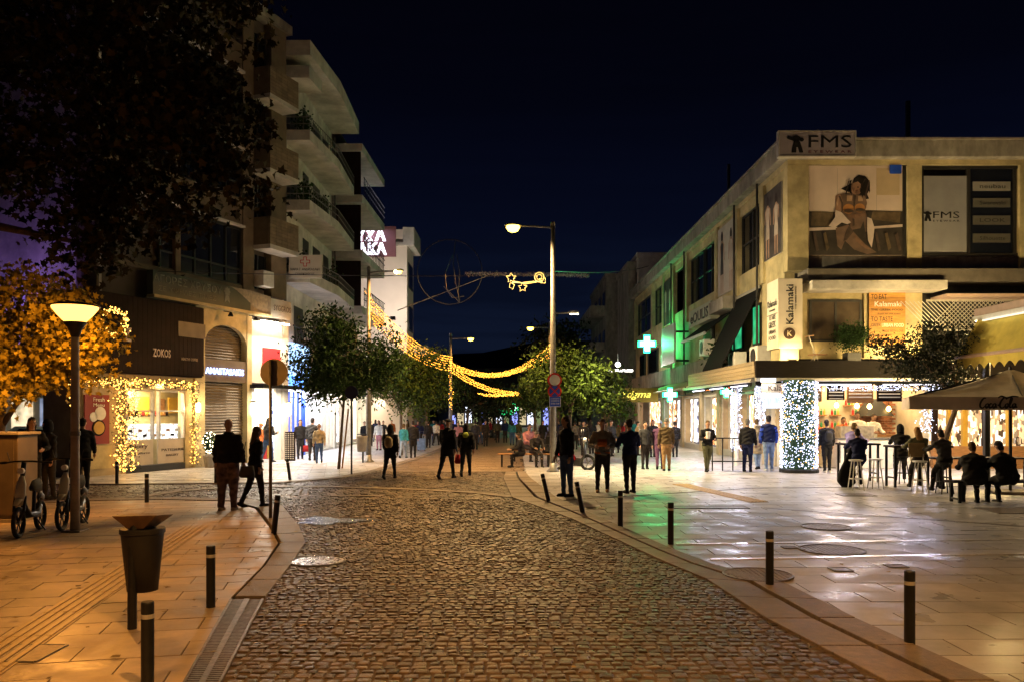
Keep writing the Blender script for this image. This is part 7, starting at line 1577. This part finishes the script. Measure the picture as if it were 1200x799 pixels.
def hair_mesh(q, kind):
    m = MB(); h0, hd = q['h0'], q['hd']; bk = Vector((0, .018, 0))
    if kind == 'hood': m.tube([h0+hd*.0+bk*1.5, h0+hd*.06+bk, h0+hd*.15+bk, h0+hd*.24+bk, h0+hd*.295+bk, h0+hd*.31+bk], [(.09, .09), (.10, .11), (.105, .115), (.09, .10), (.045, .05), (.01, .01)], 14)
    elif kind == 'beanie': m.tube([h0+hd*.165, h0+hd*.20, h0+hd*.25, h0+hd*.285, h0+hd*.295], [(.084, .104), (.086, .104), (.072, .088), (.04, .05), (.01, .01)], 14)
    elif kind == 'cap': m.tube([h0+hd*.18, h0+hd*.21, h0+hd*.25, h0+hd*.275], [(.08, .10), (.08, .10), (.06, .08), (.015, .02)], 14); m.tube([h0+hd*.185+Vector((0, -.07, 0)), h0+hd*.185+Vector((0, -.16, -.01))], [(.06, .01), (.045, .006)], 10)
    else:
        m.tube([h0+hd*.165+bk*1.2, h0+hd*.20+bk*.8, h0+hd*.245+bk*.4, h0+hd*.275+bk*.2, h0+hd*.285], [(.077, .090), (.080, .098), (.066, .084), (.035, .045), (.01, .01)], 14)
        m.tube([h0+hd*.07+bk*2.6, h0+hd*.14+bk*2.2, h0+hd*.22+bk*1.6], [(.055, .04), (.072, .065), (.07, .07)], 12)
        if kind == 'long': m.tube([h0-hd*.12+bk*5, h0-hd*.02+bk*4.2, h0+hd*.10+bk*2.4, h0+hd*.2+bk], [(.07, .03), (.095, .045), (.092, .07), (.08, .085)], 14)
        if kind == 'bun': m.tube([h0+hd*.20+bk*5, h0+hd*.27+bk*4.2], [.03, .045], 8)
    return m
POSES = {
 'stand': dict(legs=((3, 4), (-3, 2)), arms=((6, 12, 14, .1), (2, 12, 10, .1))),
 'stand_wide': dict(legs=((4, 4), (-4, 2)), spread=.17, arms=((12, 16, 30, .4), (8, 16, 24, .3)), loose=1.05),
 'hands_front': dict(legs=((4, 4), (-4, 3)), spread=.15, arms=((14, 20, 70, .75), (14, 20, 66, .75)), nod=16),
 'hold': dict(legs=((14, 8), (-14, 10)), arms=((12, 12, 95, .35), (10, 12, 80, .45)), nod=14),
 'walk': dict(legs=((24, 10), (-22, 14)), arms=((-20, 12, 14, .05), (22, 12, 22, .05)), lean=4),
 'walk_small': dict(legs=((13, 8), (-13, 12)), arms=((-10, 11, 14, .05), (12, 11, 16, .05)), lean=3),
 'coat': dict(legs=((8, 6), (-10, 12)), arms=((6, 13, 40, .4), (8, 13, 30, .3)), coat=.36, hoodback=1),
 'coat_walk': dict(legs=((20, 8), (-20, 14)), arms=((-14, 12, 14, .05), (18, 12, 22, .05)), coat=.22, lean=4),
 'heavy': dict(legs=((3, 4), (-3, 2)), arms=((2, 16, 14, .1), (2, 16, 12, .1)), w=1.16, spread=.14, loose=1.25),
 'sit': dict(legs=((82, 84), (80, 78)), arms=((28, 10, 50, .3), (30, 10, 46, .3)), lean=12, pz=.56, sit=1, nod=14, spread=.14),
 'sit_heavy': dict(legs=((80, 84), (78, 78)), arms=((40, 16, 50, .3), (34, 16, 56, .3)), lean=20, pz=.56, sit=1, nod=14, spread=.2, w=1.35, coat=.05),
 'stool': dict(legs=((58, 70), (50, 40)), arms=((48, 12, 46, .2), (52, 12, 40, .2)), lean=16, pz=.84, sit=1, nod=18, spread=.13, coat=.12),
 'work': dict(legs=((3, 4), (-3, 2)), arms=((26, 14, 62, .4), (28, 14, 55, .4)), lean=10, nod=22),
}
TPL = {}; pend = []
def queue(key, mb, vox, smooth=2):
    me = mb.mesh(key, []); o = bpy.data.objects.new(key, me); SC2.collection.objects.link(o)
    r_ = o.modifiers.new('r', 'REMESH'); r_.mode = 'VOXEL'; r_.voxel_size = vox; r_.use_smooth_shade = True
    s_ = o.modifiers.new('s', 'SMOOTH'); s_.iterations = smooth; s_.factor = .5; pend.append((key, o))
ppl = []
def person(px, head, feet, pose, rz, jc, tc, label, hair='short', hc='dark', skin='skin', shoe='black', bag=None, Y=None, X=None, Hm=None, z=0, extra=None, group=None):
    ppl.append(dict(px=px, head=head, feet=feet, pose=pose, rz=rz, jc=jc, tc=tc, label=label, hair=hair, hc=hc, skin=skin, shoe=shoe, Y=Y, Hm=Hm, z=z, bag=bag, group=group))
CL = {'black': (.016, .016, .019), 'dark': (.03, .026, .026), 'navy': (.012, .018, .07), 'denim': (.05, .09, .20), 'light_denim': (.22, .30, .45), 'grey': (.16, .15, .14), 'beige': (.42, .33, .20), 'tan': (.34, .20, .09), 'brown': (.10, .065, .03), 'purple': (.10, .045, .10), 'teal': (.03, .20, .26), 'white': (.6, .58, .54), 'red': (.25, .015, .02), 'orange': (.45, .12, .03), 'olive': (.09, .09, .05), 'lavender': (.25, .22, .5), 'pattern': (.16, .10, .09), 'charcoal': (.04, .04, .045), 'blond': (.35, .22, .08), 'lightblue': (.35, .48, .75), 'pink': (.4, .18, .2)}
def cmat(k): 
    if k == 'skin': return mat('skin', (.42, .24, .16), .55, 0, .08, 6, 0)
    if k == 'skin2': return mat('darker skin', (.30, .16, .10), .55, 0, .08, 6, 0)
    if k == 'pattern': return mat('cloth pattern', CL[k], .9, 0, .75, 9, .2)
    return mat('cloth ' + k, CL[k], .9 if k != 'blond' else .6, 0, .3, 7, .3, spec=.22)
B_, Fc_ = 180, 0
P_ = person
P_(267, 489, 597, 'heavy', 176, 'black', 'pattern', 'balding man in black jacket and patterned baggy trousers, seen from behind', 'none', shoe='beige')
P_(299, 499, 593, 'walk_small', 128, 'black', 'dark', 'long haired woman in black with a handbag beside the balding man', 'long', 'brown', shoe='black')
P_(37, 488, 588, 'hands_front', 40, 'black', 'black', 'dark clothed figure standing behind the left rental scooter', 'long')
P_(57, 491, 584, 'stand', -30, 'black', 'dark', 'dark clothed figure standing behind the right rental scooter', 'hood', 'black')
P_(97, 489, 573, 'stand', 200, 'black', 'black', 'dark figure standing just behind the cup lamp post', 'short')
P_(314, 489, 541, 'hold', 150, 'charcoal', 'denim', 'person in dark top and jeans at the white shop doorway', 'long')
P_(305, 495, 540, 'stand', 60, 'orange', 'dark', 'small figure in orange half hidden at the white shop doorway', 'cap', 'orange')
P_(352, 491, 537, 'stand', 20, 'black', 'black', 'woman in black with red bag standing by the dotted display', 'long', bag='red')
P_(366, 489, 539, 'stand', 175, 'charcoal', 'dark', 'tall figure in charcoal standing beside the woman in beige top', 'short')
P_(374, 496, 542, 'walk_small', 10, 'beige', 'denim', 'woman in beige top and jeans walking before the bright left shops', 'bun', 'brown')
P_(444, 492, 527, 'stand', -20, 'white', 'pink', 'small figure in white coat near the left lamp column', 'long')
P_(457, 497, 560, 'coat_walk', 172, 'black', 'black', 'hooded figure in black coat carrying a beige backpack', 'hood', 'black', bag='backpack_beige')
P_(473, 497, 536, 'walk_small', 165, 'teal', 'light_denim', 'woman in teal jacket and pale jeans walking away', 'bun', 'brown')
P_(484, 492, 536, 'stand', 190, 'black', 'black', 'man in black walking away beside the teal jacket', 'short')
P_(502, 494, 524, 'stand', 180, 'dark', 'dark', 'dark walker right of the pulled suitcase', 'short')
P_(524, 490, 560, 'coat_walk', 160, 'black', 'black', 'man in black coat striding away down the street centre', 'cap', 'black')
P_(546, 495, 557, 'walk', 176, 'black', 'black', 'woman in black with green hood and dark red bag walking away', 'long', bag='red_bag')
P_(537, 494, 528, 'walk_small', 0, 'pink', 'dark', 'figure in pink jacket coming up the street behind the striding man', 'long')
P_(557, 492, 526, 'walk_small', 180, 'charcoal', 'dark', 'far walker in charcoal right of the woman with the red bag', 'short')
P_(569, 494, 522, 'stand', 10, 'dark', 'dark', 'far dark figure near the street centre line', 'short')
P_(516, 494, 520, 'stand', 170, 'red', 'dark', 'far figure in red before the left shop windows', 'long')
P_(459, 493, 519, 'stand', 10, 'orange', 'dark', 'far figure in orange before the left shop windows', 'short')
P_(592, 493, 518, 'stand', 0, 'navy', 'dark', 'far figure in navy at the end of the street', 'short')
# right side of the street
P_(612, 507, 548, 'sit', -80, 'black', 'black', 'man in black sitting on the near bench facing left', 'short', Y=28.3)
P_(627, 504, 546, 'sit', 20, 'dark', 'dark', 'seated woman with pale cap on the near bench', 'beanie', 'grey', Y=28.5)
P_(641, 505, 545, 'sit', 150, 'black', 'black', 'seated figure in black half hidden behind the tall column', 'long', Y=28.6)
P_(618, 496, 530, 'sit', 30, 'pink', 'dark', 'seated figure in pink on the farther bench', 'short', Y=31.6)
P_(664, 487, 581, 'stand', -60, 'black', 'denim', 'bushy haired person in black standing between column and leaning bollard', 'long')
P_(706, 490, 576, 'hands_front', -8, 'grey', 'dark', 'man in grey sweater with orange chest panel facing the camera', 'short', shoe='tan', extra='panel')
P_(738, 490, 577, 'hands_front', 200, 'navy', 'black', 'man in navy jacket standing with legs apart beside the orange sweater', 'short')
P_(773, 492, 549, 'walk_small', 172, 'purple', 'purple', 'figure in purple jacket and pale blue beanie walking away', 'beanie', 'lightblue')
P_(756, 493, 549, 'stand', 10, 'charcoal', 'dark', 'figure in charcoal behind the man in navy', 'short')
P_(765, 491, 535, 'stand', 10, 'black', 'black', 'dark haired woman in black between navy jacket and purple jacket', 'long')
P_(781, 490, 551, 'stand', 178, 'brown', 'tan', 'man in brown jacket and tan trousers walking away', 'beanie', 'grey')
P_(791, 493, 535, 'stand', 180, 'black', 'black', 'black clad figure right behind the tan trousers', 'short')
P_(829, 492, 552, 'hold', 5, 'black', 'olive', 'man in black jacket carrying a white cup, coming towards camera', 'short', hc='brown')
P_(876, 490, 552, 'stand', 150, 'black', 'navy', 'older man in black jacket waiting left of the garland column', 'short', hc='grey')
P_(887, 490, 549, 'coat', 185, 'beige', 'light_denim', 'woman in long beige coat waiting at the kiosk', 'short', hc='brown')
P_(901, 486, 551, 'stand', 172, 'navy', 'light_denim', 'man in navy vest and pale jeans waiting at the kiosk', 'short', shoe='white')
P_(957, 490, 548, 'stand', 20, 'orange', 'tan', 'customer in orange brown right of the garland column', 'short')
P_(969, 491, 553, 'stand', 180, 'black', 'black', 'customer in black with small backpack at the kiosk counter', 'short', shoe='white', bag='backpack_black')
P_(986, 488, 548, 'work', 5, 'orange', 'dark', 'kiosk worker in orange shirt behind the counter', 'short', skin='skin2', Y=28.6)
P_(1004, 482, 545, 'work', -15, 'white', 'dark', 'taller kiosk worker in white shirt, middle of the three', 'short', skin='skin2', Y=28.6)
P_(1021, 484, 545, 'work', 10, 'white', 'dark', 'kiosk worker in white shirt nearest the brick wall', 'short', skin='skin2', Y=28.5)
P_(997, 495, 560, 'stool', 130, 'lavender', 'dark', 'diner in lavender jacket leaning at the high table', 'bun', 'brown')
P_(1007, 502, 572, 'stool', 172, 'navy', 'navy', 'diner in long navy coat seated with back to camera', 'short')
P_(1056, 497, 566, 'stool', 160, 'black', 'dark', 'capped diner in black left of the beige backed stool', 'hood', 'charcoal')
P_(1079, 500, 574, 'stool', 176, 'olive', 'dark', 'long auburn haired diner with olive jacket on the backed stool', 'long', 'tan')
P_(1108, 503, 578, 'stool', 185, 'charcoal', 'black', 'broad diner in charcoal at the right high table', 'short')
P_(1143, 518, 590, 'sit_heavy', 165, 'black', 'black', 'large diner in black on the low bench, left one', 'short', hc='brown')
P_(1182, 517, 590, 'sit_heavy', 195, 'black', 'black', 'large diner in black on the low bench at the right edge', 'short')
for i, (px, hd_, ft, jc, lab) in enumerate(((684, 493, 533, 'dark', 'right of the moped'), (693, 491, 531, 'black', 'behind the orange sweater'), (716, 492, 534, 'charcoal', 'between the orange sweater and navy jacket'), (722, 493, 530, 'brown', 'in brown behind the navy jacket'),
    (747, 493, 533, 'beige', 'in beige at the shop wall'), (660, 493, 527, 'dark', 'behind the bushy haired person'), (674, 494, 526, 'grey', 'in grey under the middle tree'), (636, 492, 525, 'black', 'beyond the benches'), (607, 493, 520, 'olive', 'in olive far past the benches'), (730, 494, 526, 'red', 'in red far down the right pavement'), (701, 493, 524, 'white', 'in white far down the right pavement'), (492, 494, 523, 'navy', 'in navy before the left shops'), (427, 494, 526, 'black', 'in black past the left street tree'), (527, 495, 518, 'white', 'in pale coat far down the left row'))):
    P_(px, hd_, ft, ('stand', 'walk_small')[i % 2], (0, 180, 30, 160, 90)[i % 5], jc, 'dark', 'small distant walker ' + lab, ('short', 'long')[i % 2])
ORD = 'first second third fourth fifth sixth seventh eighth ninth tenth eleventh twelfth thirteenth'.split()
for i in range(26):
    px = (434, 440, 449, 465, 478, 490, 498, 508, 511, 521, 531, 541, 551, 563, 575, 583, 600, 628, 648, 656, 679, 688, 711, 725, 735, 743)[i]; ft = 522 - (i*7 % 11)*.7 + (5 if px > 670 else 0)
    P_(px, 493+(i % 3)*.8, ft, ('stand', 'walk_small', 'walk')[i % 3], (0, 180, 20, 165, -70)[i % 5], ('dark', 'charcoal', 'brown', 'olive', 'white', 'navy', 'beige', 'red', 'teal')[i*5 % 9], ('dark', 'denim', 'charcoal')[i % 3], 'tiny far walker in ' + ('dark', 'charcoal', 'brown', 'olive', 'white', 'navy', 'beige', 'red', 'teal')[i*5 % 9] + ', ' + ORD[i % 13] + ' from left in ' + ('left' if i < 13 else 'right') + ' half of far crowd', ('short', 'long', 'bun')[i % 3], group='far crowd of tiny walkers')
need = {}
for q in ppl: need.setdefault(q['pose'], set()).add(q['hair'])
FIG = {}
for pose, hs in need.items():
    q = figure(POSES[pose]); FIG[pose] = q
    queue(pose + '/body', body_mesh(q), .0135, 1); queue(pose + '/trousers', trou_mesh(q), .02, 2); queue(pose + '/jacket', jack_mesh(q), .02, 2)
    queue(pose + '/shoe0', shoe_mesh(q, 0), .012, 1); queue(pose + '/shoe1', shoe_mesh(q, 1), .012, 1)
    for h in hs:
        if h != 'none': queue(pose + '/hair' + h, hair_mesh(q, h), .012, 1)
vl = SC2.view_layers[0]; vl.update(); dg = vl.depsgraph
for key, o in pend:
    me = bpy.data.meshes.new_from_object(o.evaluated_get(dg), depsgraph=dg)
    amp = {'jacket': .011, 'trousers': .006}.get(key.split('/')[1], .006 if 'hair' in key and 'hood' not in key else 0)
    if amp:
        nv = len(me.vertices); cc = np.empty(nv*3, 'f'); nn = np.empty(nv*3, 'f'); me.vertices.foreach_get('co', cc); me.vertex_normals.foreach_get('vector', nn)
        cc = cc.reshape(-1, 3); nn = nn.reshape(-1, 3); ph = (sum(map(ord, key)) % 17)*.7; x, y, z = cc.T
        f1 = np.sin(x*23+z*31+3*np.sin(y*9+z*7+ph)+ph) + .7*np.sin(y*29-z*44+2.5*np.sin(x*13+ph)) + .5*np.sin(z*61+x*17+2*np.sin(z*13+y*20))
        if 'hair' in key: f1 = np.sin(x*160+3*np.sin(z*20)) + .6*np.sin(y*140+z*30)
        cc = cc + nn*(f1*amp*.6)[:, None]; me.vertices.foreach_set('co', cc.ravel().astype('f')); me.update()
    me.polygons.foreach_set('use_smooth', [True]*len(me.polygons))
    if not me.materials: me.materials.append(None)
    TPL[key] = me
for key, o in pend: bpy.data.objects.remove(o)
bpy.data.scenes.remove(SC2)
def inst(name, key, parent, m):
    o = bpy.data.objects.new(name, TPL[key]); COL.objects.link(o); o.parent = parent; o.material_slots[0].link = 'OBJECT'; o.material_slots[0].material = m; return o
def bagthing(kind, p, t, rz, s):
    M = Matrix.Translation(t.location) @ Matrix.Rotation(rz, 4, 'Z') @ Matrix.Scale(s, 4); f_ = FIG[p['pose']]
    if 'backpack' in kind:
        c = M @ (f_['pel']+f_['u']*.30+Vector((0, .19, 0))); o = thing('backpack', ('beige backpack on the hooded figure in black' if 'beige' in kind else 'small black backpack on the customer at the counter'), 'backpack', c, rz, scale=s)
        MB().tube([(0, 0, -.20), (0, .0, -.12), (0, .0, .08), (0, 0, .17)], [(.08, .05), (.14, .075), (.13, .07), (.05, .03)], 14).build('sack', cmat('beige') if 'beige' in kind else cmat('charcoal'), o, smooth=True)
        for k in (-1, 1): MB().tube([(k*.09, -.05, .14), (k*.10, -.16, .17), (k*.10, -.33, .08)], .013, 6).build('strap', cmat('black'), o)
    else:
        a = f_['arms'][1]; c = M @ (a[3]+a[4]*.10); o = thing('handbag', 'dark red bag carried by the woman in black, ' + ('street centre' if kind == 'red_bag' else 'left shops'), 'bag', c, rz, scale=s)
        MB().tube([(0, 0, -.46), (0, 0, -.40), (0, 0, -.16)], [(.14, .06), (.17, .08), (.13, .05)], 12).build('sack', cmat('red'), o, smooth=True); MB().tube([(-.08, 0, -.17), (-.05, 0, -.02), (0, 0, .0), (.05, 0, -.02), (.08, 0, -.17)], .009, 5).build('handle', cmat('black'), o)
for p in ppl:
    f_ = FIG[p['pose']]; Y = p['Y'] or H*F/(p['feet']-HY); X = (p['px']-600)*Y/F
    top = H - (p['head']-HY)*Y/F; nat = (f_['h0']+f_['hd']*.285).z; s = top/nat if not p['Y'] or p['pose'] == 'work' else min(1.08, max(.85, top/nat))
    s = min(1.12, max(.80, s)); rz = rad(p['rz'])
    t = thing('person', p['label'], 'person', (X, Y, 0), rz, scale=s, group=p['group'])
    inst('body', p['pose']+'/body', t, cmat(p['skin'])); inst('trousers', p['pose']+'/trousers', t, cmat(p['tc'])); inst('jacket' if p['pose'] != 'coat' else 'coat', p['pose']+'/jacket', t, cmat(p['jc']))
    for i in (0, 1): inst('shoe', p['pose']+'/shoe%d' % i, t, cmat(p['shoe']))
    if p['hair'] != 'none': inst({'hood': 'hood', 'beanie': 'beanie', 'cap': 'cap'}.get(p['hair'], 'hair'), p['pose']+'/hair'+p['hair'], t, cmat({'hood': p['jc'], 'beanie': p['hc'], 'cap': p['jc']}.get(p['hair'], p['hc'])))
    if abs(((p['rz']+180) % 360)-180) < 100 and Y < 33:
        h0, hd = f_['h0'], f_['hd']
        for k in (-1, 1): MB().cbox(h0+hd*.158+Vector((k*.030, -.089, 0)), .020, .012, .010).build('eye', M_letb, t)
        MB().cbox(h0+hd*.092+Vector((0, -.083, 0)), .040, .010, .008).build('mouth', mat('lips', (.3, .10, .08), .6, 0, .05, 5, 0), t)
    if p['bag']: bagthing(p['bag'], p, t, rz, s)
    if 'orange chest' in p['label']:
        u, pel = f_['u'], f_['pel']; MB().tube([pel+u*.17+Vector((0, -.118, 0)), pel+u*.26+Vector((0, -.128, 0)), pel+u*.35+Vector((0, -.125, 0))], [(.10, .02), (.12, .02), (.10, .02)], 12).build('chest_panel', cmat('orange'), t, smooth=True)
        MB().tube([pel+u*.0, pel+u*.045], [(.195, .148), (.19, .145)], 18).build('hem', cmat('orange'), t, smooth=True)
    if 'navy vest' in p['label']:
        for s2, so, el_, wr_, fq in f_['arms']: MB().tube([so-Vector((s2*.02, 0, 0)), so.lerp(el_, .5), el_, el_.lerp(wr_, .5), wr_-fq*.02], [.084, .071, .065, .059, .05], 12).build('sleeve', mat('blue sleeve', (.03, .08, .5), .8, 0, .1, 5, 0), t, smooth=True)
    if 'green hood' in p['label']:
        MB().tube([f_['nk']+Vector((0, .13, -.16)), f_['nk']+Vector((0, .15, -.08)), f_['nk']+Vector((0, .10, 0))], [(.07, .03), (.10, .05), (.07, .03)], 12).build('hood', mat('lime cloth', (.28, .36, .04), .8, 0, .1, 5, 0), t, smooth=True)
    if 'white cup' in p['label']:
        a0 = f_['arms'][0]; M = Matrix.Translation(t.location) @ Matrix.Rotation(rz, 4, 'Z') @ Matrix.Scale(s, 4); c = M @ (a0[3]+a0[4]*.11+Vector((.04, -.03, .02)))
        o = thing('paper_cup', 'white takeaway packet held by the man in black jacket', 'takeaway cup', c); MB().lathe([(.05, -.08), (.075, .10), (.08, .12)], n=14).build('cup', M_whitep, o); MB().lathe([(.083, .121), (.075, .145), (.02, .15)], n=14).build('lid', M_whitep, o)
x, y = at(494, 528); t = thing('suitcase', 'small grey suitcase standing between the walkers at left', 'suitcase', (x, y, 0)); MB().box(-.2, .2, -.12, .12, .06, .62).build('shell', cmat('light_denim'), t, bevel=.03); MB().tube([(-.1, .1, .62), (-.1, .1, .95), (.1, .1, .95), (.1, .1, .62)], .012, 6).build('handle', M_galv, t)
for k in (-1, 1): MB().tube([(k*.15, 0, .04), (k*.15+.03, 0, .04)], .04, 10).build('wheel', M_blackrub, t)
x, y = at(340, 541); t = thing('display_stand', 'narrow display board dotted with small white cards by the left shops', 'display', (x, y, 0)); MB().box(-.19, .19, -.05, .05, .05, 1.15).build('board', M_darkwood, t)
for i in range(13):
    for j in range(4): MB().box(-.17+j*.09, -.17+j*.09+.055, -.062, -.051, .12+i*.078, .12+i*.078+.045, pr()).build('card', M_whitep, t)
# woman's handbag
x, y = at(306, 560); 
o = thing('handbag', 'black handbag hanging at the hip of the woman in black', 'bag', (G(306, 592).x, 15.7, .78), rad(20)); MB().tube([(0, 0, -.14), (0, 0, -.1), (0, 0, .08)], [(.12, .05), (.15, .07), (.12, .05)], 12).build('sack', cmat('charcoal'), o, smooth=True); MB().tube([(-.1, 0, .07), (-.06, 0, .35), (-.02, .02, .55)], .009, 5).build('strap', cmat('black'), o)
